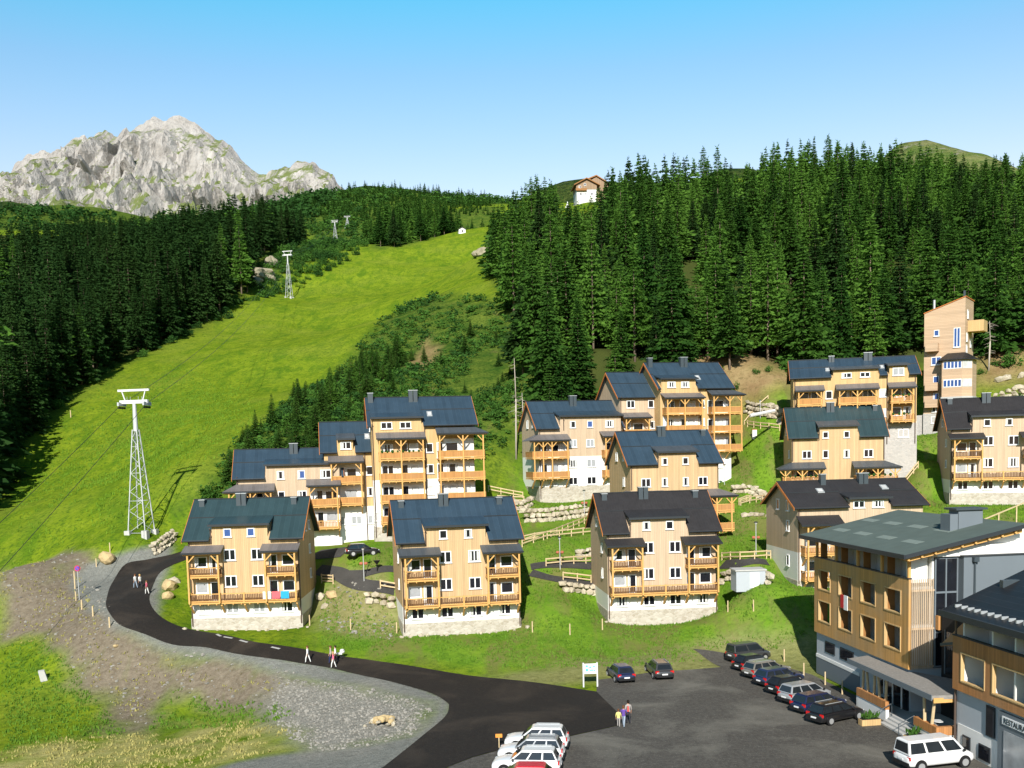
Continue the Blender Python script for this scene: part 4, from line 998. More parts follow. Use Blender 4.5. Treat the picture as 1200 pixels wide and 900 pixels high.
# ------------------------------------------------------------------ the wooden tower house
s = SITES['T']; Wt, Dt = s['W'], s['D']
M['tower_wood'] = wood('tower_boards', (0.57, 0.40, 0.26), 0.24, 'Z', var=0.2)
r = empty('tower_house', s['o'], s['yaw'], 'tall wooden tower house with slanted roof and jutting bay at the forest edge', 'tower house')
m = MB(); m.box(-.05, Wt+.05, -.05, Dt+.05, -4, 3.2); m.build('plinth', M['grey_stone'], r)
m = MB(); m.prism_y([(0, 3.2), (Wt, 3.2), (Wt, 21.4), (0, 19.3)], 0, Dt); m.build('wall', M['tower_wood'], r)
m = MB(); m.slab([(-.1, -.12, 19.46), (Wt+.12, -.12, 21.62), (Wt+.12, Dt+.2, 21.62), (-.1, Dt+.2, 19.46)], .13); rf = m.build('roof', M['barge'], r)
m = MB(); m.box(Wt-.5, Wt-.2, 1, 1.3, 21.5, 22.6); m.build('chimney', M['metal_dark'], rf)
m = MB(); m.tube((1.2, 1.5, 19.6), (1.2, 1.5, 21.6), .2); m.build('flue', M['metal_light'], rf)
for x, z, w, h, n in ((1.9, 15.6, .8, 1.0, 1), (5.0, 13.6, 1.0, 3.1, 2), (5.0, 11.1, 1.3, 1.2, 2), (1.9, 11.0, 1.5, 1.3, 2), (1.9, 8.0, .9, 1.2, 1), (1.9, 5.3, .9, 1.2, 1), (1.9, 2.0-.4, 1.4, 1.1, 2)): window(r, x, z, w, h, n, 'pane_sky')
window(r, 1.9, 3.4, 1.2, 1.0, 2, 'pane')
for z in (13.3, 7.0, 4.3):
    m = MB(); a, b = 0.4, 2.3
    m.box(a, b, -1.1, -.004, z-.15, z); bb = m.build('balcony', M['beam'], r)
    q = MB(); q.box(a, b, -1.14, -1.08, z-.15, z+1.15); q.box(a-.03, a+.03, -1.07, -.01, z-.15, z+1.15); q.box(b-.03, b+.03, -1.07, -.01, z-.15, z+1.15); q.build('railing', M['tower_wood'], bb)
# bay with cut corner
bx0, bx1, by = 2.7, Wt+1.3, -2.2
poly = [(bx0, -.003), (bx0+.5, by), (bx1-1.3, by), (bx1, by+1.3), (bx1, 2.6), (Wt+.003, 2.6), (Wt+.003, -.003)]
m = MB(); m.prism_z(poly, 5.7, 11.6); bay = m.build('bay', M['tower_wood'], r)
m = MB(); m.prism_z([(x+(.12 if x > 4 else -.1), y-.12) for x, y in poly], 5.45, 5.697); m.build('floor_band', M['concrete'], bay)
for z in (10.1, 7.2):
    m = MB(); m.box(bx0+.75, bx1-1.35, by-.05, by+.05, z, z+1.25); fr = m.build('window', M['white_frame'], bay)
    g = MB(); nW = 5; span = bx1-1.35-bx0-.75
    for i in range(nW): a = bx0+.75+span*(i+.16)/nW; g.box(a, a+span*.68/nW, by-.09, by+.02, z+.14, z+1.1)
    g.build('pane', M['pane_sky'], fr)
    m = MB(); m.hexa([(bx1-1.25, by+.0, z), (bx1-.05, by+1.2, z), (bx1-.15, by+1.3, z), (bx1-1.35, by+.1, z)], [(bx1-1.25, by+.0, z+1.25), (bx1-.05, by+1.2, z+1.25), (bx1-.15, by+1.3, z+1.25), (bx1-1.35, by+.1, z+1.25)]); m.build('window', M['pane_pale'], bay)
ov = [(bx0-.7, .0), (bx0+.1, by-.5), (bx1-1.1, by-.5), (bx1+.5, by+1.1), (bx1+.5, 2.9)]
m = MB(); ap = [(bx0+.9, -.01), (bx0+.9, -.03), (Wt-.3, -.03), (Wt+.01, .05), (Wt+.01, 2.0)]
for i in range(4): m.add([(*ov[i], 11.62), (*ov[i+1], 11.62), (*ap[i+1], 12.75), (*ap[i], 12.75), (*ov[i], 11.45), (*ov[i+1], 11.45), (*ap[i+1], 12.5), (*ap[i], 12.5)], [(0,1,2,3),(7,6,5,4),(0,4,5,1),(1,5,6,2),(2,6,7,3),(3,7,4,0)])
m.build('bay_roof', M['roof_black'], r)
m = MB(); m.box(Wt+.004, Wt+2.3, 2.2, 5.6, 16.2, 16.4); bb = m.build('balcony', M['beam'], r)
q = MB(); q.box(Wt+.01, Wt+2.3, 2.14, 2.2, 16.15, 17.9); q.box(Wt+2.3, Wt+2.36, 2.14, 5.6, 16.15, 17.9); q.build('railing', M['larch_gold'], bb)
for y, z in ((2.0, 18.2), (1.4, 14.5), (4.5, 13.8), (4.5, 10.2), (1.2, 12.6)): window(r, y, z, .9, 1.4, 1, 'pane_pale', 'right', Wt)
m = MB(); m.box(-3.1, -.06, .4, 4, -3, 3.0); an = m.build('annexe', M['grey_stone'], r)
m = MB(); m.box(-2.6, -1.1, .33, .397, -.5, 2.0); m.build('door', M['white_frame'], an)
# ------------------------------------------------------------------ hotel with loggias, and the restaurant wing beside it
NEAR = Vector((29.6, 76.0, 0.0)); HROT = math.atan2(2.0, 17.0)
hot = empty('hotel', NEAR, HROT, 'large larch clad hotel with loggia openings and a green grey sloping roof', 'hotel')
def hw(x, y, z=0.0):
    c, s = math.cos(HROT), math.sin(HROT); return Vector((NEAR.x + x*c - y*s, NEAR.y + x*s + y*c, z))
M['hotel_wood'] = wood('hotel_larch_boards', (0.60, 0.32, 0.10), 0.17, var=0.3, grey=0.3, stain=(0.42, 0.30, 0.17))
M['rest_wood'] = wood('reddish_larch_boards', (0.50, 0.22, 0.075), 0.17, var=0.3, grey=0.2, stain=(0.36, 0.22, 0.12))
M['logg_wood'] = plain('brown_loggia_wall', (0.30, 0.14, 0.045), 0.7, var=0.2)
M['hotel_roof'] = plain('green_grey_roofing', (0.105, 0.135, 0.12), 0.85, 0.15, var=0.22, scale=0.8)
M['roof_patch'] = plain('pale_roof_sheet', (0.20, 0.24, 0.215), 0.8, 0.15, var=0.2)
M['gravel_roof'] = plain('gravel_roofing', (0.26, 0.245, 0.225), 0.95, 0.1, var=0.45, scale=6)
LH = 17.2
m = MB(); m.box(.25, 9.4, .1, LH, 0, 3.9); m.build('ground_floor', M['grey_render'], hot)
m = MB(); m.box(1.9, 9.3, .15, LH-.1, 3.9, 12.7); m.prism_y([(1.9, 12.7), (9.3, 12.7), (9.3, 14.4), (1.9, 13.0)], .15, LH-.1); m.build('wall', M['white'], hot)
def screen(mb, x0, x1, ya, yb, za, zb, holes):
    """a board wall with square openings; holes: columns [(y0,y1)] and rows [(z0,z1)]"""
    cols, rows = holes; y = ya
    ys = [ya] + [v for c in cols for v in c] + [yb]; zs = [za] + [v for r_ in rows for v in r_] + [zb]
    for i in range(0, len(ys)-1):
        if i % 2 == 0: mb.box(x0, x1, ys[i], ys[i+1], za, zb)
        else:
            for j in range(0, len(zs)-1, 2): mb.box(x0, x1, ys[i], ys[i+1], zs[j], zs[j+1])
COLS = [(1.2, 3.7), (5.3, 7.8), (9.5, 12.0), (13.8, 16.2)]; ROWS = [(5.1, 6.9), (8.0, 9.7)]
m = MB(); screen(m, 0, .2, 0, LH, 3.9, 10.75, (COLS, ROWS)); m.build('cladding', M['hotel_wood'], hot)
m = MB()
for a, b in COLS:
    for z0, z1 in ROWS:
        m.box(-.04, .205, a-.09, a+.0, z0-.09, z1+.09); m.box(-.04, .205, b, b+.09, z0-.09, z1+.09); m.box(-.04, .205, a, b, z0-.09, z0); m.box(-.04, .205, a, b, z1, z1+.09)
fr_me = None
for a, b in COLS:
    for z0, z1 in ROWS:
        f = MB(); f.box(-.05, .21, a-.08, a+.01, z0-.08, z1+.08); f.box(-.05, .21, b-.01, b+.08, z0-.08, z1+.08); f.box(-.05, .21, a+.01, b-.01, z0-.08, z0+.01); f.box(-.05, .21, a+.01, b-.01, z1-.01, z1+.08)
        f.build('window_frame', M['larch_gold'], hot)
m = MB()
for z in (3.93, 7.05, 9.95): m.box(.21, 1.895, .02, LH-.02, z, z+.2)
m.build('loggia_floor', M['concrete'], hot)
for a, b in COLS:
    for z0, z1 in ((4.14, 7.04), (7.26, 9.94), (10.16, 12.75)):
        d = MB(); d.box(.22, 1.79, a-.62, a-.42, z0, z1); d.build('partition', M['white'], hot)
        d = MB(); d.box(.24, .85, b+.05, b+.14, z0, z1-.1); d.build('partition', M['logg_wood'], hot)
        g = MB(); g.box(1.74, 1.797, a+.2, a+1.6, z0+.05, z1-.45); g.build('balcony_door', M['pane'], hot)
m = MB(); m.box(-.03, .26, -.03, LH+.03, 10.753, 10.84); m.build('coping', M['fascia'], hot)
for y in (0.25, 4.5, 8.7, 12.9, 16.9): 
    p = MB(); p.box(.05, .25, y-.1, y+.1, 10.845, 12.75); p.build('post', M['beam'], hot)
# slatted return at the near end
m = MB(); x = 0.22
while x < 2.0: m.box(x, x+.07, -.06, -.01, 3.9, 10.75); x += .15
for z in (4.0, 6.9, 9.8): m.box(.2, 2.05, -.005, .04, z, z+.14)
m.build('slat_screen', M['larch_pale'], hot)
m = MB(); m.box(2.05, 3.9, .06, .14, 3.9, 12.3); m.build('glazing', M['pane'], hot)
m = MB()
for z in (3.95, 6.6, 7.0, 9.6, 12.2): m.box(2.05, 3.9, -.04, .055, z, z+.14)
for x in (2.05, 2.9, 3.8): m.box(x, x+.1, -.05, .05, 3.9, 12.3)
m.build('mullion', M['grey_clad'], hot)
m = MB(); m.box(2.1, 3.86, -.5, -.06, 6.9, 7.95); m.build('balcony', M['rail_wood'], hot)
m = MB(); m.box(3.92, 16, -.75, 6.5, 0, 12.35); gb = m.build('stair_block', M['grey_clad'], hot)
m = MB(); m.box(3.87, 16.05, -.8, 6.55, 12.353, 12.47); m.build('coping', M['fascia'], gb)
m = MB(); m.tube((4.75, -.85, 6.5), (4.75, -.85, 12.2), .07); m.box(4.55, 4.95, -1.1, -.76, 12.0, 12.35); m.build('downpipe', M['metal_dark'], gb)
# single pitch roof
q = [(-1.0, -1.3, 12.75), (8.6, -1.3, 14.75), (8.6, LH+1.0, 14.75), (-1.0, LH+1.0, 12.75)]
m = MB(); m.slab(q, .2); rf = m.build('roof', M['hotel_roof'], hot)
m = MB(); m.slab([(-1.04, -1.36, 12.74), (8.64, -1.36, 14.76), (8.64, -1.303, 14.76), (-1.04, -1.303, 12.74)], .3); m.box(-1.1, -1.003, -1.36, LH+1.0, 12.42, 12.76); m.build('fascia', M['fascia'], rf)
for i in range(4):
    for j, xx in enumerate((1.3, 4.6)):
        y = 1.5 + i*4.2 + j*1.2; z = 12.75 + (xx+1)*2/9.6
        p = MB(); p.hexa([(xx, y, z+.004), (xx+.75, y, z+.16), (xx+.75, y+2.3, z+.16), (xx, y+2.3, z+.004)], [(xx, y, z+.02), (xx+.75, y, z+.176), (xx+.75, y+2.3, z+.176), (xx, y+2.3, z+.02)]); p.build('roof_panel', M['roof_patch'], rf)
m = MB(); m.box(5.6, 7.6, 2.9, 4.3, 13.9, 15.6); m.box(4.9, 5.55, 2.9, 4.3, 13.7, 15.3); ch = m.build('chimney', M['grey_clad'], rf)
m = MB(); m.box(5.3, 7.9, 2.7, 4.5, 15.603, 15.75); m.build('cap', M['metal_dark'], ch)
for k in range(9):
    xx = -.7 + k*1.05; z = 12.52 + (xx+1)*2/9.6
    p = MB(); p.box(xx, xx+.16, -1.15, -.2, z-.3, z-.02); p.build('rafter', M['beam'], rf)
m = MB(); m.hexa([(-.6, -.95, 12.2), (8.4, -.95, 14.05), (8.4, -.7, 14.05), (-.6, -.7, 12.2)], [(-.6, -.95, 12.48), (8.4, -.95, 14.33), (8.4, -.7, 14.33), (-.6, -.7, 12.48)]); m.build('verge_beam', M['beam'], rf)
m = MB(); m.box(2.1, 9.2, -.3, .14, 12.4, 13.2); m.build('gable_wall', M['white'], hot)
# ground floor windows, pale band, blue grey base panel
for a, b in ((13.3, 15.3), (9.6, 12.2)):
    w = MB(); w.box(.19, .26, a, b, 2.35, 3.35); f = w.build('window', M['fascia'], hot); g = MB(); g.box(.17, .2, a+.12, b-.12, 2.45, 3.25); g.build('pane', M['pane'], f)
m = MB(); m.box(.17, .247, 8.5, LH, 1.55, 1.85); m.build('band', M['white'], hot)
m = MB(); m.box(.2, .246, 8.5, LH, 0.0, 1.5); m.build('base', M['grey_clad'], hot)
tw = MB(); tw.box(-.1, -.055, 10.9, 11.5, 6.95, 8.1); tag(tw.build('towel', plain('red_towel', (0.55, 0.03, 0.03), .9), None, hw(0, 0), (0, 0, HROT)), 'red towel hung from a hotel loggia opening', 'towel')
tw = MB(); tw.box(-.1, -.055, 10.15, 10.85, 6.85, 8.1); tag(tw.build('towel', plain('white_towel', (0.8, 0.8, 0.8), .9), None, hw(0, 0), (0, 0, HROT)), 'white towel hung beside the red one on the hotel', 'towel')
# entrance link between both buildings
m = MB(); m.box(2.2, 10, -7.6, -.8, 0, 8.4); lk = m.build('link', M['dark'], hot)
for y in (-7.0, -5.4, -3.8, -2.2):
    g = MB(); g.box(2.12, 2.19, y-.7, y+.7, 3.9, 7.0); p = g.build('glazing', M['pane'], lk)
    f = MB(); f.box(2.06, 2.118, y-.78, y-.7, 3.8, 7.1); f.box(2.06, 2.118, y+.7, y+.78, 3.8, 7.1); f.build('mullion', M['grey_clad'], p)
m = MB(); m.slab([(.2, -4.2, 6.6), (.2, -7.3, 7.3), (2.15, -7.3, 8.5), (2.15, -4.2, 8.3)][::-1], .14); aw = m.build('awning', M['soffit'], hot)
m = MB(); m.bar((.2, -4.2, 6.6), (.2, -7.3, 7.3), .1, .2); m.build('gutter', M['metal_dark'], aw)
# porch: gravelled flat roof on slanted logs, terraces
m = MB(); m.prism_z([(-2.1, 5.7), (-2.1, -7.2), (.9, -7.5), (2.0, -3.0), (.6, -.1), (-.05, .0), (-.05, 6.5)][::-1], 3.45, 3.72); po = m.build('porch_roof', M['gravel_roof'], hot)
m = MB(); m.box(-2.16, -2.103, -7.25, 5.72, 3.36, 3.76); m.build('fascia', M['grey_clad'], po)
m = MB(); m.box(-2.0, .9, -7.28, -7.215, 3.2, 3.55); m.build('beam', M['beam'], po)
for i in range(5):
    y = .5 + i*.95
    k = MB(); k.tube((-1.5, y, 1.5), (-1.5, y+.35*(1 if i % 2 else -.4), 3.44), .11, .1, 7); k.build('post', M['beam_pale'], po)
for y, dy in ((-5.4, .1), (-6.3, -.4)):
    k = MB(); k.tube((-1.6, y, 1.2), (-1.6, y+dy, 3.44), .12, .11, 7); k.build('post', M['beam_pale'], po)
m = MB(); m.box(-1.75, -1.5, 0, 4.75, 0, .92); m.box(-1.75, .2, 4.7, 4.9, 0, .92); tr = m.build('terrace_wall', M['white'], hot)
m = MB(); m.box(-1.8, -1.48, -.03, 4.8, .923, 1.55); m.build('parapet', M['rest_wood'], tr)
m = MB(); m.box(-1.75, .9, -7.2, -7.0, 0, .9); m.box(-1.75, -1.5, -7.0, -4.2, 0, .9); tr = m.build('terrace_wall', M['white'], hot)
m = MB(); m.box(-1.8, .95, -7.26, -6.98, .903, 1.5); m.box(-1.8, -1.47, -6.97, -4.2, .903, 1.5); m.build('parapet', M['rest_wood'], tr)
m = MB(); m.box(-1.48, 2.1, -6.98, 4.68, 0, .62); m.build('terrace_floor', M['concrete'], hot)
for i in range(4):
    s_ = MB(); s_.box(-1.5-.32*(i+1), -1.5-.32*i, -3.9, -.4, -.2, .6-.15*(i+1)); s_.build('step', M['concrete'], hot)
for y in (-.45, -3.9):
    k = MB(); k.tube((-2.75, y, .0), (-2.75, y, .9), .03); k.tube((-1.5, y, .6), (-1.5, y, 1.5), .03); k.tube((-2.75, y, .9), (-1.5, y, 1.5), .03); k.build('handrail', M['metal_dark'], hot)
m = MB(); m.box(.05, .245, .3, 4.5, .65, 3.3); m.build('glazing', M['pane'], hot)
for y in (1.0, 2.4, 3.8):
    k = MB(); k.box(-.02, .045, y-.06, y+.06, .65, 3.3); k.build('mullion', M['white_frame'], hot)
def table_set(x, y, label):
    t = empty('terrace_table', hw(x, y, .63), HROT, label, 'table', 'tables on the hotel terrace')
    m = MB(); m.tube((0, 0, .70), (0, 0, .74), .4, n=12); m.build('tabletop', M['steel_white'], t)
    m = MB(); m.tube((0, 0, .03), (0, 0, .70), .035); m.build('leg', M['metal_dark'], t)
    m = MB(); m.tube((0, 0, 0), (0, 0, .03), .25, n=12); m.build('base', M['metal_dark'], t)
table_set(-.5, -5.2, 'pale round table on the terrace end near the restaurant'); table_set(-.6, 2.6, 'pale round table on the terrace behind the slanted logs')
def planter(p, rz, label):
    t = empty('planter', p, rz, label, 'planter', 'timber planters by the hotel porch')
    m = MB(); m.box(-.75, .75, -.3, .3, .05, .5); m.build('box', M['larch_gold'], t)
    m = MB(); m.box(-.68, .68, -.24, .24, .503, .53); m.build('soil', M['dark'], t)
    rg = random.Random(int(p.x*10)); m = MB()
    for i in range(60):
        a = Vector((rg.uniform(-.6, .6), rg.uniform(-.2, .2), .52)); b = a + Vector((rg.uniform(-.2, .2), rg.uniform(-.2, .2), rg.uniform(.15, .7))); s = Vector((rg.uniform(-.1, .1), rg.uniform(-.1, .1), 0.02))
        m.add([a, a.lerp(b, .6)+s, b, a.lerp(b, .6)-s], [(0, 1, 2, 3)])
    m.build('plant', M['leaf'], t)
planter(Pz(1019, 850, 0), R(8), 'timber planter with green plants at the nose of the black wagon')
planter(Pz(1072, 869, 0), R(20), 'timber planter with green plants behind the white minibus')

# restaurant wing (its own frame: far corner, facade runs towards the viewer)
rst = empty('restaurant', hw(-.8, -7.5), HROT, 'black roofed restaurant wing with reddish larch front at the right edge', 'restaurant')
LR = 24.0
m = MB(); m.box(.3, 14, -LR, -.05, 0, 4.25); m.build('ground_floor', M['grey_render'], rst)
m = MB(); m.box(.24, .297, -4.9, -.3, 0, 1.9); m.build('band', M['white'], rst)
m = MB(); m.box(2.0, 14, -LR, -.05, 4.25, 10.2); m.build('wall', M['white'], rst)
RC = [(-8.6, -4.7), (-3.75, -1.1)]
m = MB(); screen(m, 0, .2, -LR, 0, 4.25, 7.9, (RC, [(5.0, 6.85)])); m.box(.2, 1.9, -.2, 0, 4.25, 7.9); m.build('cladding', M['rest_wood'], rst)
for a, b in RC:
    f = MB(); z0, z1 = 5.0, 6.85; f.box(-.05, .21, a-.08, a+.01, z0-.08, z1+.08); f.box(-.05, .21, b-.01, b+.08, z0-.08, z1+.08); f.box(-.05, .21, a+.01, b-.01, z0-.08, z0+.01); f.box(-.05, .21, a+.01, b-.01, z1-.01, z1+.08); f.build('window_frame', M['larch_gold'], rst)
m = MB(); m.box(.21, 1.99, -LR, -.21, 4.27, 4.45); m.box(.21, 1.99, -LR, -.21, 7.2, 7.4); m.build('loggia_floor', M['concrete'], rst)
for y in (-.9, -4.2, -6.6, -9.2, -12):
    d = MB(); d.box(.25, 1.98, y-.08, y+.08, 4.46, 7.19); d.box(.25, 1.98, y-.08, y+.08, 7.41, 9.6); d.build('partition', M['white'], rst)
    d = MB(); d.box(1.9, 1.985, y-2.2, y-.9, 4.46, 6.9); d.build('balcony_door', M['logg_wood'], rst)
    g = MB(); g.box(1.92, 1.985, y-2.0, y-.7, 7.42, 9.2); g.build('balcony_door', M['pane'], rst)
m = MB(); m.box(-.03, .26, -LR, .03, 7.903, 7.99); m.build('coping', M['fascia'], rst)
m = MB(); m.slab([(-.7, -LR, 9.55), (11, -LR, 14.4), (11, .5, 14.4), (-.7, .5, 9.55)], .28); rf = m.build('roof', M['roof_black'], rst)
m = MB(); m.box(-.8, -.71, -LR, .52, 9.2, 9.62); m.build('gutter', M['fascia'], rf)
hk = MB()
for i in range(14):
    k = MB(); y = -.4 - i*.75; k.box(-.1, .35, y-.05, y+.05, 9.86, 10.06); k.build('snow_hook', M['metal_light'], rf)
m = MB(); m.box(3.0, 4.2, -.9, -.5, 11.1, 11.6); m.build('roof_vent', M['metal_dark'], rf)
m = MB(); m.tube((.15, -.12, 0), (.15, -.12, 9.2), .07); m.build('downpipe', M['pipe'], rst)
for a, b, z0, z1 in ((-1.9, -1.0, .35, 1.3), (-4.2, -2.9, .25, 1.25), (-4.6, -3.7, 2.0, 4.0)):
    f = MB(); f.box(.17, .236, a, b, z0, z1); w = f.build('window', M['fascia'], rst); g = MB(); g.box(.14, .172, a+.1, b-.1, z0+.1, z1-.1); g.build('pane', M['pane'], w)
m = MB(); m.box(.05, .29, -9.6, -5.2, 0, 4.0); po = m.build('portal', M['grey_clad'], rst)
g = MB(); g.box(.0, .047, -9.3, -5.9, .05, 2.9); d = g.build('door', M['pane_curtain'], po)
sg = MB(); sg.box(-.02, .045, -9.5, -5.75, 3.3, 3.8); sb = sg.build('sign_board', M['white_frame'], po)
fc = bpy.data.curves.new('lettering', 'FONT'); fc.body = 'RESTAURANT'; fc.size = .5; fc.extrude = .01
tmp = bpy.data.objects.new('lettering_tmp', fc); COL.objects.link(tmp); bpy.context.view_layer.update()
tme = bpy.data.meshes.new_from_object(tmp.evaluated_get(bpy.context.evaluated_depsgraph_get())); bpy.data.objects.remove(tmp)
tme.materials.clear(); tme.materials.append(M['black'])
ws = max(v.co.x for v in tme.vertices)
for v in tme.vertices: v.co.x *= 2.9/ws
link('lettering', tme, sb, (-.032, -5.92, 3.38), (R(90), 0, R(-90)))
# ------------------------------------------------------------------ cars
def paint(name, col, metal=0.0):
    t = NT(name); f = t.noise(t.obj(), 2.0, 2)
    t.out(t.mix(f, tuple(x*.93 for x in col), tuple(min(1, x*1.05) for x in col)), 0.28, 0.5, metal)
    t.b.inputs['Coat Weight'].default_value = 0.6; t.b.inputs['Coat Roughness'].default_value = 0.08
    return t.m
M['p_white'] = paint('white_car_paint', (0.78, 0.78, 0.78)); M['p_black'] = paint('black_car_paint', (0.012, 0.012, 0.014))
M['p_navy'] = paint('navy_car_paint', (0.012, 0.018, 0.055)); M['p_grey'] = paint('dark_grey_car_paint', (0.045, 0.046, 0.048))
M['p_silver'] = paint('silver_car_paint', (0.36, 0.37, 0.385), .25); M['p_beige'] = paint('beige_silver_car_paint', (0.22, 0.205, 0.18), .25)
M['p_red'] = paint('red_car_paint', (0.60, 0.02, 0.035)); M['p_blue'] = paint('dark_blue_car_paint', (0.02, 0.03, 0.075))
M['red_lamp'] = plain('red_tail_lamp', (0.55, 0.015, 0.015), .25, .5); M['clear_lamp'] = plain('clear_head_lamp', (0.6, 0.62, 0.65), .15, .5)
M['plate'] = plain('white_number_plate', (0.75, 0.75, 0.75), .5)
M['car_glass'] = glass_mat('tinted_car_glass', (0.016, 0.02, 0.024), 0.04)
#            L     W     H    belt  bonnet  cabin: rear-bottom, rear-top, front-top, front-bottom   zb   panes
KINDS_ = {
 'wagon':  (4.65, 1.82, 1.50, 0.93, 0.86, -2.18, -1.85, 0.35, 1.15, .20, 3),
 'hatch':  (4.15, 1.76, 1.47, 0.92, 0.86, -1.98, -1.50, 0.30, 1.05, .20, 2),
 'suv':    (4.55, 1.86, 1.66, 1.05, 1.00, -2.10, -1.80, 0.30, 1.05, .26, 3),
 'mpv':    (4.50, 1.82, 1.62, 1.00, 0.90, -2.15, -1.90, 0.55, 1.45, .22, 3),
 'van':    (4.40, 1.84, 1.84, 1.10, 0.98, -2.16, -2.08, 0.65, 1.35, .22, 2),
 'minibus':(4.95, 1.92, 1.98, 1.12, 1.00, -2.42, -2.34, 1.00, 1.75, .26, 3)}
def car_parts(kind):
    if ('car', kind) in MESHES: return MESHES[('car', kind)]
    L, Wc, Hc, zs, zh, rb, rt, ft, fb, zb, npane = KINDS_[kind]; w = Wc/2; d = {}
    st = [(-L/2, .80, zb+.18, zs-.25), (-L/2+.06, .93, zb+.04, zs-.06), (-L/2+.35, 1.0, zb, zs), (rb+.3 if rb > -L/2+.3 else -L/2+.7, 1.0, zb, zs+.01), (0, 1.0, zb, zs), (fb, 1.0, zb, zs-.01),
          (fb+(L/2-fb)*.5, .98, zb, zh), (L/2-.22, .92, zb, zh-.09), (L/2-.05, .82, zb+.05, zh-.22), (L/2, .70, zb+.12, zh-.34)]
    m = MB(); n = 10; vs = []
    for x, k, z0, z1 in st:
        ww = w*k
        half = [(ww*.80, z0), (ww*.97, z0+.12), (ww, z0+(z1-z0)*.45), (ww*.97, z1-.10), (ww*.86, z1)]
        vs += [(x, y, z) for y, z in half] + [(x, -y, z) for y, z in half[::-1]]
    fs = [tuple(range(n))] + [tuple(range((len(st)-1)*n, len(st)*n))[::-1]]
    for i in range(len(st)-1):
        for j in range(n): fs.append((i*n+j, i*n+(j+1) % n, (i+1)*n+(j+1) % n, (i+1)*n+j)[::-1])
    m.add(vs, fs); d['body'] = m.mesh('body', M['p_white'], True)
    # cabin: belt outline to roof outline
    hb, ht = w*.90, w*.70
    B = [(rb, -hb, zs-.02), (fb, -hb*.96, zs-.03), (fb, hb*.96, zs-.03), (rb, hb, zs-.02)]
    T = [(rt, -ht, Hc-.06), (ft, -ht, Hc-.06), (ft, ht, Hc-.06), (rt, ht, Hc-.06)]
    T2 = [(rt+.12, -ht*.86, Hc), (ft-.15, -ht*.86, Hc), (ft-.15, ht*.86, Hc), (rt+.12, ht*.86, Hc)]
    m = MB(); m.add(B+T+T2, [(0,1,5,4),(1,2,6,5),(2,3,7,6),(3,0,4,7),(4,5,9,8),(5,6,10,9),(6,7,11,10),(7,4,8,11),(8,9,10,11)]); d['cabin'] = m.mesh('cabin', M['p_white'])
    def pane(a, b, c, e, u0, u1, v0, v1, off):
        """piece of the quad a-b (bottom) e-c (top)"""
        a, b, c, e = map(Vector, (a, b, c, e))
        pt = lambda u, v: (a.lerp(b, u)).lerp(e.lerp(c, u), v)
        nn = (b-a).cross(e-a).normalized()*off
        return [pt(u0, v0)+nn, pt(u1, v0)+nn, pt(u1, v1)+nn, pt(u0, v1)+nn]
    sides = []
    cuts = [(.03, .46), (.50, .95)] if npane == 2 else [(.03, .30), (.34, .63), (.67, .95)]
    for s in (0, 1):
        side = MB(); sides.append(side)
        for u0, u1 in cuts:
            qd = pane(B[0], B[1], T[1], T[0], u0, u1, .10, .90, .01) if s == 0 else pane(B[2], B[3], T[3], T[2], 1-u1, 1-u0, .10, .90, .01)
            side.add(qd, [(0,1,2,3)])
    d['side_window'] = [q.mesh('side_window', M['car_glass']) for q in sides]
    ws = MB(); ws.add(pane(B[1], B[2], T[2], T[1], .05, .95, .06, .94, .01), [(0,1,2,3)]); d['windscreen'] = ws.mesh('windscreen', M['car_glass'])
    rw = MB(); rw.add(pane(B[3], B[0], T[0], T[3], .08, .92, .12, .90, .01), [(0,1,2,3)]); d['rear_window'] = rw.mesh('rear_window', M['car_glass'])
    r = .33 if kind not in ('suv', 'minibus') else .36
    ty = MB(); ty.tube((0, -.11, 0), (0, .11, 0), r, n=18); d['tyre'] = ty.mesh('tyre', M['rubber'])
    rm = MB(); rm.tube((0, -.13, 0), (0, .13, 0), r*.66, n=14)
    d['rim'] = rm.mesh('rim', M['alloy'])
    ar = MB(); ar.tube((0, -.03, 0), (0, .03, 0), r+.06, n=16); d['arch'] = ar.mesh('wheel_arch', M['black'])
    d['r'] = r; d['wx'] = (-L/2+.85, L/2-.88)
    tl = MB(); tl.box(-.04, .05, -.16, .16, -.10, .12); d['tail'] = tl.mesh('tail_light', M['red_lamp'])
    hl = MB(); hl.ball((0, 0, 0), .16, 1.2, 1.1, .6); d['head'] = hl.mesh('headlight', M['clear_lamp'], True)
    pl = MB(); pl.box(-.012, .012, -.26, .26, -.06, .06); d['plate'] = pl.mesh('number_plate', M['plate'])
    rr = MB(); rr.bar((rt+.2, ht*.8, Hc+.04), (ft-.25, ht*.8, Hc+.04), .04); rl = MB(); rl.bar((rt+.2, -ht*.8, Hc+.04), (ft-.25, -ht*.8, Hc+.04), .04)
    d['rail'] = [rr.mesh('roof_rail', M['metal_light']), rl.mesh('roof_rail', M['metal_light'])]
    bp = MB(); bp.box(-L/2-.03, -L/2+.12, -w*.86, w*.86, zb+.1, zb+.36); d['bumper'] = bp.mesh('bumper', M['black']); bp = MB(); bp.box(L/2-.16, L/2+.02, -w*.70, w*.70, zb+.08, zb+.26); d['grille'] = bp.mesh('grille', M['black'])
    mr = MB(); mr.ball((fb-.25, w*1.06, zs+.06), .12, .7, 1, .8, 6, 4); ml = MB(); ml.ball((fb-.25, -w*1.06, zs+.06), .12, .7, 1, .8, 6, 4); d['mirror'] = [mr.mesh('mirror', M['black']), ml.mesh('mirror', M['black'])]
    MESHES[('car', kind)] = d; return d
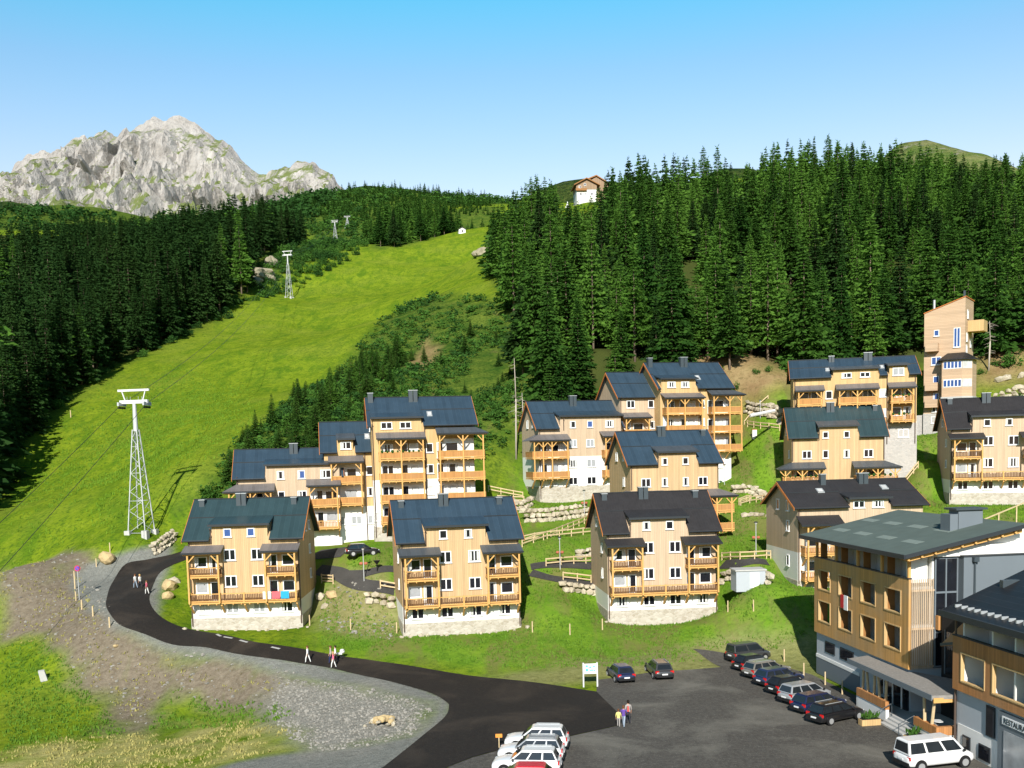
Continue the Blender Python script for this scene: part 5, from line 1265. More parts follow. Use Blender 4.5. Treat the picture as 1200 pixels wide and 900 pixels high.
def car(kind, mat, loc, heading, label, group=None, rails=False, cat='car', roofmat=None):
    d = car_parts(kind); L, Wc, Hc, zs, zh, rb, rt, ft, fb, zb, npane = KINDS_[kind]; w = Wc/2
    r = empty('parked_car' if kind not in ('van', 'minibus') else 'parked_van', loc, heading, label, cat, group)
    def part(nm, me, parent=r, l=None, rot=None, mt=None):
        o = link(nm, me, parent, l, rot)
        if mt: o.material_slots[0].link = 'OBJECT'; o.material_slots[0].material = mt
        return o
    b = part('body', d['body'], mt=M[mat]); sm = b.modifiers.new('smooth', 'SUBSURF'); sm.levels = 1; sm.render_levels = 1
    c = part('cabin', d['cabin'], mt=M[roofmat or mat])
    bv = c.modifiers.new('bevel', 'BEVEL'); bv.width = .05; bv.segments = 2
    for q in d['side_window']: part('side_window', q)
    for nm in ('windscreen', 'rear_window', 'bumper', 'grille'): part(nm, d[nm])
    for x in d['wx']:
        for s in (-1, 1):
            wh = part('wheel', d['arch'], r, (x, s*(w-.005), d['r']+.03)); part('tyre', d['tyre'], wh, (0, s*-.055, -.03)); part('rim', d['rim'], wh, (0, s*-.055, -.03))
    for s in (-1, 1):
        part('tail_light', d['tail'], r, (-L/2+.10, s*w*.76, zs-.17 if kind not in ('van', 'minibus') else zs-.25)); part('headlight', d['head'], r, (L/2-.24, s*w*.68, zh-.24))
        part('mirror', d['mirror'][0 if s > 0 else 1])
    part('number_plate', d['plate'], r, (-L/2-.02, 0, zs-.36)); part('number_plate', d['plate'], r, (L/2+.02, 0, zb+.2))
    if rails:
        for q in d['rail']: part('roof_rail', q)
    return r
GCR = 'cars parked in a row before the hotel'
def hot_car(tail, kind, mat, label, hd=27, **k):
    L = KINDS_[kind][0]; a = R(hd)
    car(kind, mat, (tail[0]+math.cos(a)*L/2, tail[1]+math.sin(a)*L/2, 0.03), a, label, GCR, **k)
hot_car((20.9, 98.3), 'van', 'p_grey', 'dark grey van at the far end of the hotel parking row', 24, cat='van')
hot_car((20.7, 94.3), 'hatch', 'p_black', 'black hatchback beside the dark grey van')
hot_car((20.9, 91.2), 'wagon', 'p_beige', 'beige silver estate car third from the far end of the row', rails=True)
hot_car((21.2, 88.0), 'wagon', 'p_blue', 'dark blue estate car with a bright blue panel at its rear')
hot_car((21.5, 84.9), 'hatch', 'p_black', 'black car between the dark blue estate and the silver car', rails=False)
hot_car((21.7, 81.6), 'mpv', 'p_silver', 'bright silver people carrier in the hotel parking row')
hot_car((21.9, 78.6), 'wagon', 'p_navy', 'navy estate car between silver people carrier and black wagon')
hot_car((22.3, 75.4), 'wagon', 'p_black', 'black wagon nearest the planter at the close end of the row', 29, rails=True)
GC2 = 'cars parked at the meadow edge'
car('hatch', 'p_blue', (9.6, 92.4, .03), R(101), 'dark blue hatchback next to the information board', GC2)
car('wagon', 'p_grey', (13.3, 93.6, .03), R(96), 'dark silver estate parked at the meadow edge right of the blue hatchback', GC2, rails=True)
GC3 = 'white cars parked beside the road'
car('suv', 'p_white', (1.4, 71.1, .03), R(172), 'white SUV farthest from the viewer of the three beside the road', GC3, rails=True)
car('suv', 'p_white', (.95, 68.4, .03), R(172), 'white SUV with a silver grey roof, middle of the three beside the road', GC3, rails=True, roofmat='p_silver')
car('suv', 'p_white', (.6, 65.7, .03), R(172), 'white SUV nearest the red car', GC3, rails=True)
car('hatch', 'p_red', (.2, 62.9, .03), R(174), 'red car at the bottom edge of the picture', GC3)
car('minibus', 'p_white', (27.0, 64.9, .03), R(14), 'white minibus parked before the restaurant terrace', None, cat='van')
g = G(425, 651); car('hatch', 'p_black', (g.x, g.y, g.z+.02), R(15), 'small black car by the white garages of the stepped row')
# ------------------------------------------------------------------ rocky mountain
def rock_mat():
    t = NT('mountain_rock'); o = t.obj(); g = t.n('ShaderNodeNewGeometry'); s = t.n('ShaderNodeSeparateXYZ'); t.l(g.outputs['Normal'], s.inputs[0])
    a = t.noise(t.mapping(o, (1, 1, .35)), .02, 8, .65, .6); f = t.noise(o, .09, 6, .7); b = t.noise(o, .006, 5, .6, .4)
    c = t.mix(t.ramp(a, [(.35, 0.), (.65, 1.)]), (.375, .35, .32), (.51, .485, .455))
    c = t.mix(t.ramp(f, [(.3, .55), (.5, 0.)]), c, (.14, .13, .13))
    p = t.n('ShaderNodeSeparateXYZ'); t.l(o, p.inputs[0])
    # alpine grass on the flatter ledges and the lower apron
    k = t.math('ADD', t.math('MULTIPLY', s.outputs[2], 1.0), t.math('MULTIPLY', b, .75))
    k = t.math('ADD', k, t.math('MULTIPLY', a, .5))
    lowk = t.math('MULTIPLY', t.math('SUBTRACT', 760.0, p.outputs[2]), .0016)
    k = t.math('ADD', k, lowk)
    gm = t.math('MULTIPLY', t.math('SUBTRACT', k, 1.45), 7.0, clamp=True)
    gc = t.mix(f, (.10, .15, .045), (.24, .26, .10))
    c = t.mix(gm, c, gc)
    t.bump(t.math('ADD', a, t.math('MULTIPLY', f, .5)), 1.0, 12.0)
    return t.out(c, .95, .05)
M['mountain'] = rock_mat()
DM = 2300.0
sil = [(-190,262),(-120,236),(-60,224),(-20,214),(0,209),(10,203),(21,186),(35,180),(45,184),(58,178),(70,172),(90,158),(98,161),(105,166),(116,158),(125,152),(131,156),(138,160),(144,152),(148,147),(152,153),(158,148),(165,142),(173,137),(180,134),(190,138),(195,142),(205,138),(215,139),(225,143),(235,148),(245,154),(255,160),(263,163),(270,170),(280,184),(288,192),(300,203),(312,209),(320,201),(327,195),(345,190),(356,191),(368,194),(380,199),(390,203),(397,214),(403,222),(412,236),(430,252),(470,268)]
sx = np.array([P(x, y, DM).x for x, y in sil]); sz = np.array([P(x, y, DM).z for x, y in sil])
mx = np.arange(sx[0], sx[-1], 4.0); my = np.concatenate([np.linspace(-1, 0, 130)**1, np.linspace(0.03, .6, 22)])
top = np.interp(mx, sx, sz)
mxx, myy = np.meshgrid(mx, my)
tp = np.interp(mxx, sx, sz); base = 150.0
prof = np.where(myy <= 0, np.clip(1+myy, 0, 1)**0.75, np.clip(1-myy, 0, 1))
depth = 900.0
rid = np.abs(fbm(mxx, myy*depth*1.0 + 900, 150, 5, 41)-.5)*2; rid2 = np.abs(fbm(mxx, myy*depth*.35, 55, 5, 43)-.5)*2; fn = fbm(mxx, myy*depth, 30, 4, 44)-.5
env = np.clip(-myy*6, 0, 1)*np.clip((1+myy)*3, 0, 1)
mz = base + (tp-base)*prof - env*(rid*110 + rid2*80) + env*fn*60 + (fbm(mxx, mxx*0, 26, 4, 47)-.5)*30*np.clip(1-np.abs(myy)*20, 0, 1)
mw = DM + myy*depth*(1.0) + (fbm(mxx, mz, 90, 4, 45)-.5)*160*env + (np.abs(fbm(mxx, mz*.5, 40, 4, 46)-.5))*90*env
for gpx, y0g, y1g, wg_, dg_ in ((157,163,210,13,110), (76,205,230,12,60), (222,175,192,8,40)):
    cxg = P(gpx, 200, DM).x; zt, zb_ = P(gpx, y0g, DM).z, P(gpx, y1g, DM).z
    wob = (fbm(mxx*0, mz, 40, 3, 60+int(gpx))-.5)*30
    mw += dg_*np.exp(-((mxx-cxg-wob)/wg_)**2)*np.clip((zt-mz)/25+.5, 0, 1)*np.clip((mz-zb_)/40+.5, 0, 1)*np.clip(-myy*8, 0, 1)
nxm, nym = len(mx), len(my); ii = np.arange(nxm*nym).reshape(nym, nxm)
mf = np.stack([ii[:-1,:-1], ii[:-1,1:], ii[1:,1:], ii[1:,:-1]], -1).reshape(-1, 4)
tag(link('mountain', np_mesh('mountain', np.stack([mxx, mw, mz], -1).reshape(-1, 3), mf, M['mountain'], False)), kind='structure')
# a far ridge behind the right hand wood
def ridge(name, pts, Y, dep, m, seed, rough=20):
    X = np.array([P(x, y, Y).x for x, y in pts]); Z = np.array([P(x, y, Y).z for x, y in pts])
    xs = np.arange(X[0], X[-1], 6.0); v = np.linspace(-1, .4, 60); a, b = np.meshgrid(xs, v)
    z = 60 + (np.interp(a, X, Z)-60)*np.where(b <= 0, np.clip(1+b, 0, 1)**.8, 1-b) + (fbm(a, b*dep, 60, 5, seed)-.5)*rough*np.clip(.25-b*3, .25, 1)
    n1, n2 = len(xs), len(v); q = np.arange(n1*n2).reshape(n2, n1); f = np.stack([q[:-1,:-1], q[:-1,1:], q[1:,1:], q[1:,:-1]], -1).reshape(-1, 4)
    return tag(link(name, np_mesh(name, np.stack([a, Y+b*dep, z], -1).reshape(-1, 3), f, m, True)), kind='structure')
def far_hill_mat():
    t = NT('alpine_pasture'); o = t.obj(); n = t.noise(o, .03, 6, .65); f = t.noise(o, .15, 5, .7)
    c = t.mix(t.ramp(n, [(.4, 0.), (.6, 1.)]), (.10, .155, .03), (.20, .21, .08)); c = t.mix(t.ramp(t.noise(o, .05, 6, .7, .4), [(.56, 0.), (.62, 1.)]), c, (.27, .25, .20)); c = t.mix(t.ramp(f, [(.35, .8), (.52, 0.)]), c, (.035, .08, .018))
    t.bump(f, 1., 4.); return t.out(c, .95, .05)
M['pasture'] = far_hill_mat()
ridge('hills', [(960,240),(1020,205),(1040,178),(1055,167),(1085,163),(1110,170),(1135,183),(1160,202),(1200,225),(1330,240)], 950, 420, M['pasture'], 51)
M['scrub'] = NT('dwarf_pine_slope'); _o = M['scrub'].obj(); _n = M['scrub'].noise(_o, .05, 6, .7); _f = M['scrub'].noise(_o, .25, 5, .75)
_c = M['scrub'].mix(M['scrub'].ramp(_n, [(.42, 0.), (.6, 1.)]), (.035, .075, .016), (.11, .15, .032)); _c = M['scrub'].mix(M['scrub'].ramp(_f, [(.4, .85), (.55, 0.)]), _c, (.014, .036, .010)); M['scrub'].bump(_f, 1., 6.); M['scrub'] = M['scrub'].out(_c, .95, .05)
ridge('hills', [(-260,262),(-60,240),(10,236),(60,247),(120,262),(250,275),(330,240),(350,232),(395,224),(430,216),(452,219),(490,224),(520,231),(555,234),(590,240),(660,214),(690,208),(720,212),(800,215),(850,196),(880,196),(920,215),(980,240)], 1050, 480, M['scrub'], 52, 26)

# ------------------------------------------------------------------ trees
def leaf_cloud(cs, ds, ls, ws, rg, droop=0.0):
    """pointed leaf-like quads: centre line from cs along ds with length ls, width ws"""
    n = len(cs); up = rg.normal(0, 1, (n, 3)); s = np.cross(ds, up); s /= np.linalg.norm(s, axis=1)[:,None]+1e-9
    a = cs; b = cs + ds*ls[:,None]; mid = cs + ds*(ls*.5)[:,None]
    v = np.stack([a, mid + s*ws[:,None], b, mid - s*ws[:,None]], 1)
    return v.reshape(-1, 3)
def spruce_arrays(seed, tiers=30, per=9, Rr=.17, base=.10, power=.9, dens=1.0, droop=.42, segs=4, fat=1.0):
    """tiers of drooping branches, each a chain of small pointed sprays with hanging side twigs"""
    rg = np.random.default_rng(seed); C, D_, L_, W_ = [], [], [], []
    for t in range(tiers):
        u = (t + rg.uniform(-.35, .35))/tiers; u = min(max(u, 0), .99); z = base + (1-base)*u**.95
        rr = Rr*(1-u)**power*rg.uniform(.70, 1.15)*min(1, (1-u)*9+.25) + .004
        k = max(4, int(per*(1-.45*u)*dens)); a0 = rg.uniform(0, 6.28)
        for j in range(k):
            a = a0 + 6.283*j/k + rg.uniform(-.4, .4); r = rr*rg.uniform(.55, 1.15)
            dx, dy = math.cos(a), math.sin(a); dz = -droop*rg.uniform(.5, 1.3)*(1-.75*u)
            pt = lambda f: np.array([dx*r*f, dy*r*f, z + dz*r*f**1.7 + .10*r*max(0, f-.75)*4])
            for q in range(segs):
                f0 = .04 + .9*q/segs; f1 = f0 + 1.25/segs
                p0, p1 = pt(f0), pt(f1); d = p1-p0; l = np.linalg.norm(d); d /= l
                C.append(p0); D_.append(d); L_.append(l*1.15); W_.append(fat*min(l*.42, .011 + .006*(1-u)))
                for sg in (-1, 1):                                      # side twigs, hanging
                    e = np.array([dx*.6 - sg*dy*.75, dy*.6 + sg*dx*.75, -.5*rg.uniform(.3, 1.5)]); e /= np.linalg.norm(e)
                    ll = (.018 + r*.22*(1-f0*.5))*rg.uniform(.7, 1.3); C.append(p0 + d*l*rg.uniform(.1, .9)); D_.append(e); L_.append(ll); W_.append(fat*ll*rg.uniform(.16, .26))
    for i in range(14): C.append(np.array([0, 0, .90+.006*i])); e = np.array([rg.normal(0, .5), rg.normal(0, .5), .9]); D_.append(e/np.linalg.norm(e)); L_.append(.030 if i < 11 else .05); W_.append(.005)
    return leaf_cloud(np.array(C), np.array(D_), np.array(L_), np.array(W_), rg)
def quads(v): return np.arange(len(v)).reshape(-1, 4)
def crown_mesh(name, v, m): return np_mesh(name, v, quads(v), m)
def trunk_mesh(m, r=.0105, top=.80, n=7):
    b = MB(); b.tube((0, 0, -.06), (0, 0, .35), r, r*.78, n); b.tube((0, 0, .35), (0, 0, top), r*.78, r*.12, n); return b.mesh('trunk', m, True)
TR, TRD = trunk_mesh(M['bark']), trunk_mesh(M['bark_pale'])
SPR = [spruce_arrays(100+i, tiers=36+2*i, per=11, Rr=.175+.02*(i % 3), base=(.03, .06, .16, .09, .22)[i % 5], power=(1.0, 1.15, .9, 1.05, .95)[i % 5]) for i in range(5)]
LAR = [spruce_arrays(200+i, tiers=30, per=10, Rr=.18, base=.15, power=.8, dens=.85, droop=.10, fat=.85) for i in range(2)]
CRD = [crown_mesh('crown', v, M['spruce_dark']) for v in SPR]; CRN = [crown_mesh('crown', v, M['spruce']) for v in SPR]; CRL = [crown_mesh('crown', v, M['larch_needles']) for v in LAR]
CRY = [crown_mesh('crown', v, M['young_needles']) for v in SPR[:2]]
FAR_S = [spruce_arrays(300+i, tiers=20, per=7, Rr=.19, base=.06, power=1.0, segs=2, fat=1.9) for i in range(3)]

def in_poly(x, y, poly): return poly_dist(np.array([x]), np.array([y]), poly)[0] > 0
def sow(poly, sp0, sp1, y_ref, seed):
    """jittered points, the spacing growing with distance"""
    rg = np.random.default_rng(seed); xs = [p[0] for p in poly]; ys = [p[1] for p in poly]; out = []
    y = min(ys)
    while y < max(ys):
        d = np.clip((y-170)/y_ref, 0, 1); sp = sp0 + (sp1-sp0)*d
        x = np.arange(min(xs), max(xs), sp) + rg.uniform(-.45, .45)*sp
        yy = y + rg.uniform(-.42, .42, len(x))*sp; x = x + rg.uniform(-.4, .4, len(x))*sp
        ok = poly_dist(x, yy, poly) > 0
        out += list(zip(x[ok], yy[ok])); y += sp*.9
    return out
def scr(x, y, z): return proj(x, y, z)
cand = []
SKY = {'left': [(-90,262),(40,264),(60,262),(110,255),(150,258),(180,250),(205,246),(240,240),(270,232),(300,226),(330,230),(350,240),(368,262)],
       'mid': [(428,262),(445,246),(470,228),(500,230),(525,240),(545,258),(575,262)],
       'right': [(560,262),(590,236),(612,222),(630,204),(650,214),(664,240),(690,238),(694,224),(708,214),(716,200),(730,178),(760,181),(785,180),(800,185),(838,171),(850,186),(864,206),(880,190),(890,166),(940,160),(1000,160),(1030,163),(1050,167),(1070,170),(1090,172),(1110,177),(1135,186),(1150,190),(1165,186),(1200,180),(1290,178)]}
rg = np.random.default_rng(77)
CLEAR = [R_Y(655,262,397), R_Y(694,256,397), R_Y(698,215,440), R_Y(655,215,440)]
CLEAR2 = [R_Y(840,215,560), R_Y(900,215,560), (260,1000), (150,1000)]
for zone, poly, s0, s1, yr, hh, sd_ in (('right', reg_forestR, 6.2, 7.8, 260, (12, 22), 5), ('left', reg_forestL, 7.0, 8.8, 350, (18, 29), 6), ('mid', reg_forestM, 7.2, 8.5, 600, (13, 22), 8)):
    for x, y in sow(poly, s0, s1, yr, sd_):
        z = float(H(x, y)); px, py = proj(x, y, z)
        if px < -70 or px > 1275: continue
        if zone == 'right' and (in_poly(x, y, CLEAR) or in_poly(x, y, CLEAR2)): continue
        if any(in_poly(x, y, bb) for bb in BUILDINGS): continue
        h = max(7, rg.uniform(*hh)*(1 + .2*rg.normal()))
        if zone == 'mid' and px < 428: continue
        # how high the wood reaches against what stands behind it
        cap = np.interp(px, *zip(*SKY[zone])) + rg.exponential(8.0) - 6; tp_ = proj(x, y, z+h)[1]
        if tp_ < cap:
            f = (py-cap)/max(1.0, py-tp_)
            if f < .42: continue
            h *= f
        cand.append([zone, x, y, z-.3, h])
# a quick depth buffer: which crowns show largest
order = sorted(range(len(cand)), key=lambda i: cand[i][2]); buf = np.zeros((225, 300), bool); vis = np.zeros(len(cand), int)
for i in order:
    zn, x, y, z, h = cand[i]; bx, by_ = proj(x, y, z); tx, ty = proj(x, y, z+h); wv = h*.16*1200/y/4
    r0, r1 = int(ty/4), int(by_/4); c = tx/4
    for rr in range(max(0, r0), min(225, r1+1)):
        hw_ = wv*(rr-r0+.5)/max(1, r1-r0); a, b = int(max(0, c-hw_)), int(min(299, c+hw_))
        if b >= a and c+hw_ >= 0 and c-hw_ < 300: vis[i] += int((~buf[rr, a:b+1]).sum()); buf[rr, a:b+1] = True
big = set(sorted(range(len(cand)), key=lambda i: -vis[i])[:270])
LAB = {('right', 0): ('tall green spruce in the wood climbing the hill behind the houses', 'spruces of the right hand wood'),
       ('right', 1): ('pale green feathery larch among the spruces of the hill behind the houses', 'larches of the right hand wood'),
       ('left', 0): ('tall dark spruce in the shady wood left of the ski slope', 'spruces of the left hand wood'),
       ('left', 1): ('pale green larch in the shady wood left of the ski slope', 'larches of the left hand wood'),
       ('mid', 0): ('slim spruce at the upper edge of the ski slope below the ridge', 'spruces at the top of the ski slope'),
       ('mid', 1): ('pale larch at the upper edge of the ski slope below the ridge', 'larches at the top of the ski slope')}
def tree(kind, crown, trunk, x, y, z, h, wid, label, group, rot, cat='tree'):
    r = empty(kind, (x, y, z), rot, label, cat, group); r.scale = (h*wid, h*wid, h)
    link('crown', crown, r); link('trunk', trunk, r); return r
proto = {}
rest = {'right': [], 'left': [], 'mid': []}
for i, (zn, x, y, z, h) in enumerate(cand):
    la = 1 if rg.random() < (.34 if zn == 'right' else .05 if zn == 'left' else .12) else 0
    if zn == 'right' and fbm(np.array([x]), np.array([y]), 40, 3, 61)[0] > .52: la = 1 if rg.random() < .55 else la
    k = int(rg.integers(0, 5))
    if i in big:
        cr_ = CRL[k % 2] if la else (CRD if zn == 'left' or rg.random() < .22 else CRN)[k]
        key = (zn, la, cr_.name); wid = rg.uniform(.95, 1.45)*(19/h)**.35
        if key not in proto: proto[key] = tree('larch_tree' if la else 'spruce_tree', cr_, TR, x, y, z, h, wid, *LAB[(zn, la)], rg.uniform(0, 6.28))
        else:
            t = copy_tree(proto[key]); t.location = (x, y, z); t.rotation_euler = (0, 0, rg.uniform(0, 6.28)); t.scale = (h*wid, h*wid, h)
    elif vis[i] > 0 or rg.random() < .6: rest[zn].append((x, y, z, h, la))
def mass(name, items, mats, label, shapes):
    V, mi = [], []
    for x, y, z, h, la in items:
        s = shapes[int(rg.integers(0, len(shapes)))]; a = rg.uniform(0, 6.28); c, n = math.cos(a), math.sin(a); wd = h*rg.uniform(1.05, 1.6)
        V.append(np.stack([(s[:,0]*c - s[:,1]*n)*wd + x, (s[:,0]*n + s[:,1]*c)*wd + y, s[:,2]*h + z], -1)); mi.append(np.full(len(s)//4, (2 if len(mats) > 2 and rg.random() < .35 else 0) if not la else 1))
    V = np.concatenate(V); o = link(name, np_mesh(name, V, quads(V), mats, False, np.concatenate(mi)))
    return tag(o, label, 'forest', kind='stuff')
mass('forest', rest['right'], [M['spruce'], M['larch_needles'], M['spruce_dark']], 'mixed spruce and larch wood covering the hill behind the houses', FAR_S)
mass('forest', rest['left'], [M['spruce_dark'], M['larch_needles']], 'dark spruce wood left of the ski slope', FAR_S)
mass('forest', rest['mid'], [M['spruce'], M['larch_needles']], 'spruce wood at the upper edge of the ski slope', FAR_S)
# dwarf pine and scrub on the ridge behind
dz_ = [R_Y(345,262,900), R_Y(395,232,960), R_Y(450,222,960), R_Y(520,235,960), R_Y(575,244,940), R_Y(575,262,760), R_Y(480,270,760), R_Y(380,275,760)]
itm = []
for x, y in sow(dz_, 4.6, 5.2, 900, 12):
    if fbm(np.array([x]), np.array([y]), 45, 3, 66)[0] > .34: itm.append((x, y, float(H(x, y))-.4, rg.uniform(2.5, 6) + (5 if rg.random() < .12 else 0), 0))
hz_ = [(x, y, z-1, h*.5, 0) for x, y, z, h, l in []]
mass('forest', itm, [M['spruce'], M['larch_needles']], 'dwarf pine scrub below the grassy ridge', FAR_S[:2])

# bare dead trunks at the wood's edge
for px, py, Y, h, lb in ((604,505,172,17,'tall bare dead trunk at the left edge of the wood behind the houses'), (612,500,173,11,'short bare dead trunk beside the tall one at the wood edge'), (735,425,178,10,'pale bare trunk between spruces above the middle stepped row'), (1159,400,184,9,'pale bare trunk at the wood edge right of the wooden tower')):
    q = P(px, py, Y); q.z = float(H(q.x, q.y))-.3
    r = empty('dead_tree', q, 0, lb, 'dead tree'); b = MB(); b.tube((0,0,0), (.2,0,h*.6), .17, .12, 7); b.tube((.2,0,h*.6), (.1,.1,h), .12, .03, 7); b.build('trunk', M['bark_pale'], r, smooth=True)
    rg2 = random.Random(px); b = MB()
    for i in range(26):
        zz = h*rg2.uniform(.35, .98); a = rg2.uniform(0, 6.28); l = rg2.uniform(.5, 1.6); b.tube((.15,.03,zz), (.15+math.cos(a)*l, .03+math.sin(a)*l, zz-.25*l), .035, .01, 4)
    b.build('branch', M['bark_pale'], r)

# bushes: leaf clumps in an uneven volume
def bush_arrays(seed, n=420, lobes=7):
    rg = np.random.default_rng(seed); c = rg.uniform(-.55, .55, (lobes, 3)); c[:,2] = rg.uniform(.25, .8, lobes); r = rg.uniform(.25, .48, lobes)
    w = rg.integers(0, lobes, n); d = rg.normal(0, 1, (n, 3)); d /= np.linalg.norm(d, axis=1)[:,None]
    p = c[w] + d*(r[w]*rg.uniform(.6, 1.05, n))[:,None]; p[:,2] = np.abs(p[:,2])
    e = d*.5 + rg.normal(0, .6, (n, 3)); e /= np.linalg.norm(e, axis=1)[:,None]
    return leaf_cloud(p, e, rg.uniform(.10, .22, n), rg.uniform(.04, .085, n), rg)
BSH = [bush_arrays(400+i) for i in range(3)]
BM = [[crown_mesh('bush', v, M[m]) for v in BSH] for m in ('leaf', 'leaf_dark')]
LB = {'slope': ('low round bush on the steep scrubby slope beside the ski run', 'bushes on the scrubby slope'), 'woodL': ('green bush along the foot of the dark wood left of the ski slope', 'bushes along the dark wood'), 'bank': ('leafy bush at the foot of the wood on the bank above the houses', 'bushes along the bank'), 'up': ('green bush around the middle lift pylon', 'bushes around the middle lift pylon')}
def bush(x, y, s, zone, dark, hz=1.0):
    o = link('bush', BM[1 if dark else 0][int(rg.integers(0, 3))]); o.location = (x, y, float(H(x, y))-.15*s); o.scale = (s, s, s*hz); o.rotation_euler = (0, 0, rg.uniform(0, 6.28)); tag(o, LB[zone][0], 'bush', LB[zone][1]); return o
n = 0
for x, y in sow(reg_shrub, 3.6, 7.0, 230, 71):
    f = fbm(np.array([x]), np.array([y]), 22, 3, 72)[0]
    if f < .40 or n > 105: continue
    bush(x, y, rg.uniform(.9, 2.3)*(1 + max(0, y-200)/400), 'slope', rg.random() < .5); n += 1
for x, y in sow([R_Y(300,352,440), R_Y(335,352,480), R_Y(400,335,520), R_Y(430,322,560), R_Y(420,290,620), R_Y(345,300,560), R_Y(300,318,480)], 5.2, 6, 400, 73): bush(x, y, rg.uniform(2., 4.6), 'up', rg.random() < .4)
def along(pts, step):
    L = smooth_line(pts, 8); out = [L[0]]
    for p in L:
        if math.hypot(p[0]-out[-1][0], p[1]-out[-1][1]) >= step*rg.uniform(.7, 1.4): out.append(p)
    return out
for x, y in along([R_Y(0,562,205), R_Y(60,497,240), R_Y(110,455,275), R_Y(165,420,315), R_Y(215,395,350), R_Y(260,378,390), R_Y(295,352,440)], 4.5):
    bush(x+rg.normal(0, 2)-2, y+rg.normal(0, 2), rg.uniform(1.2, 3.0), 'woodL', rg.random() < .6)
for x, y in along([R_Y(640,470,178), R_Y(690,432,180), R_Y(760,420,180), R_Y(830,415,182), R_Y(940,425,182), R_Y(1070,415,184), R_Y(1150,410,184), R_Y(1215,405,184)], 1.9):
    bush(x, y+rg.uniform(-3, 3), rg.uniform(.9, 2.6), 'bank', rg.random() < .4)
for px, py in ((1165,470),(1180,478),(1190,470),(1150,480)):
    q = P(px, py, 172); bush(q.x, q.y, rg.uniform(1.2, 2.0), 'bank', False)
# young spruces on the scrubby slope, brought together near the stepped row
n = 0
dense = [R_Y(225,595,148), R_Y(262,545,162), R_Y(330,490,190), R_Y(390,445,225), R_Y(440,400,290), R_Y(500,360,380), R_Y(520,380,300), R_Y(470,430,220), R_Y(430,470,185), R_Y(350,520,158), R_Y(300,540,152)]
for x, y in sow(reg_shrub, 3.2, 7.0, 200, 81):
    dn = in_poly(x, y, dense)
    if (not dn and rg.random() > .2) or (dn and rg.random() < .35) or any(in_poly(x, y, bb) for bb in BUILDINGS): continue
    h = rg.uniform(2.5, 6.5) if dn else rg.uniform(1.5, 4.0)
    h *= 1 + max(0, y-190)/350
    k = int(rg.integers(0, 2)); cr_ = (CRL[k] if rg.random() < .25 else (CRY if rg.random() < .75 else CRN)[k]); key = ('young', cr_.name); wid = rg.uniform(1.5, 2.2); z = float(H(x, y))-.2
    if n > 120: break
    if key not in proto: proto[key] = tree('young_conifer', cr_, TR, x, y, z, h, wid, 'young bushy conifer on the scrubby slope behind the left stepped row', 'young conifers on the scrubby slope', 0, 'young tree')
    else:
        t = copy_tree(proto[key]); t.location = (x, y, z); t.rotation_euler = (0, 0, rg.uniform(0, 6.28)); t.scale = (h*wid, h*wid, h)
    n += 1

# low undergrowth between them
pp = [(x, y) for x, y in sow(reg_shrub, 2.0, 5.0, 230, 91) if fbm(np.array([x]), np.array([y]), 14, 3, 92)[0] > .36 and not in_poly(x, y, bank3) and not any(in_poly(x, y, bb) for bb in BUILDINGS)]
pp += [(x, y) for x, y in sow(reg_scrub, 4.5, 6.0, 300, 93) if y < 900 and fbm(np.array([x]), np.array([y]), 25, 3, 94)[0] > .40]
lf = [(x, y) for x, y in sow([(-640,700),(-200,740),(-150,1000),(-640,1000)], 13, 15, 400, 97) if fbm(np.array([x]), np.array([y]), 60, 3, 98)[0] > .42]
pp += lf
LOWB = [(lambda v: v.reshape(-1, 4, 3).mean(1)[:,None] + (v.reshape(-1, 4, 3)-v.reshape(-1, 4, 3).mean(1)[:,None])*1.7)(bush_arrays(500+i, 60, 4)).reshape(-1, 3)*np.array([1.25, 1.25, .8]) for i in range(4)]
V, mi = [], []
for x, y in pp:
    b = LOWB[int(rg.integers(0, 4))]; a = rg.uniform(0, 6.28); c, n = math.cos(a), math.sin(a); sz_ = rg.uniform(.6, 1.9)*(1 + max(0, y-200)/300)*(1.7 if y > 690 and x < -140 else 1)
    V.append(np.stack([(b[:,0]*c-b[:,1]*n)*sz_+x, (b[:,0]*n+b[:,1]*c)*sz_+y, b[:,2]*sz_+float(H(x, y))-.1], -1)); mi.append(np.full(len(b)//4, 1 if (y > 690 and x < -140) else int(rg.random() < .35)))
V = np.concatenate(V); tag(link('undergrowth', np_mesh('undergrowth', V, quads(V), [M['leaf'], M['leaf_dark']], False, np.concatenate(mi))), 'low leafy undergrowth on the scrubby slopes', 'undergrowth', kind='stuff')
# rock outcrops
def boulder_mesh(seed, sub=2, rough=.35, name='boulder', m='rock'):
    bm = bmesh.new(); bmesh.ops.create_icosphere(bm, subdivisions=sub, radius=1.0); off = Vector((seed*7.3, seed*3.1, seed*1.7))
    for v in bm.verts:
        v.co = Vector([math.copysign(abs(c)**(.72 if sub < 2 else .9), c) for c in v.co])*.82
        v.co *= 1 + rough*(mnoise.noise(v.co*1.1+off) + .6*mnoise.noise(v.co*2.7+off)); v.co.z *= .85
    me = bpy.data.meshes.new(name); bm.to_mesh(me); bm.free(); me.materials.append(M[m]); return me
BO = [boulder_mesh(i, 1, .5) for i in range(4)]; BOO = [boulder_mesh(i+9, 2, .35, 'boulder', 'rock_ochre') for i in range(3)]
M['rock_grey'] = plain('grey_outcrop_rock', (.30, .27, .19), .95, .05, var=.35, scale=.5)
BOG = [boulder_mesh(i+19, 3, .6, 'outcrop', 'rock_grey') for i in range(3)]
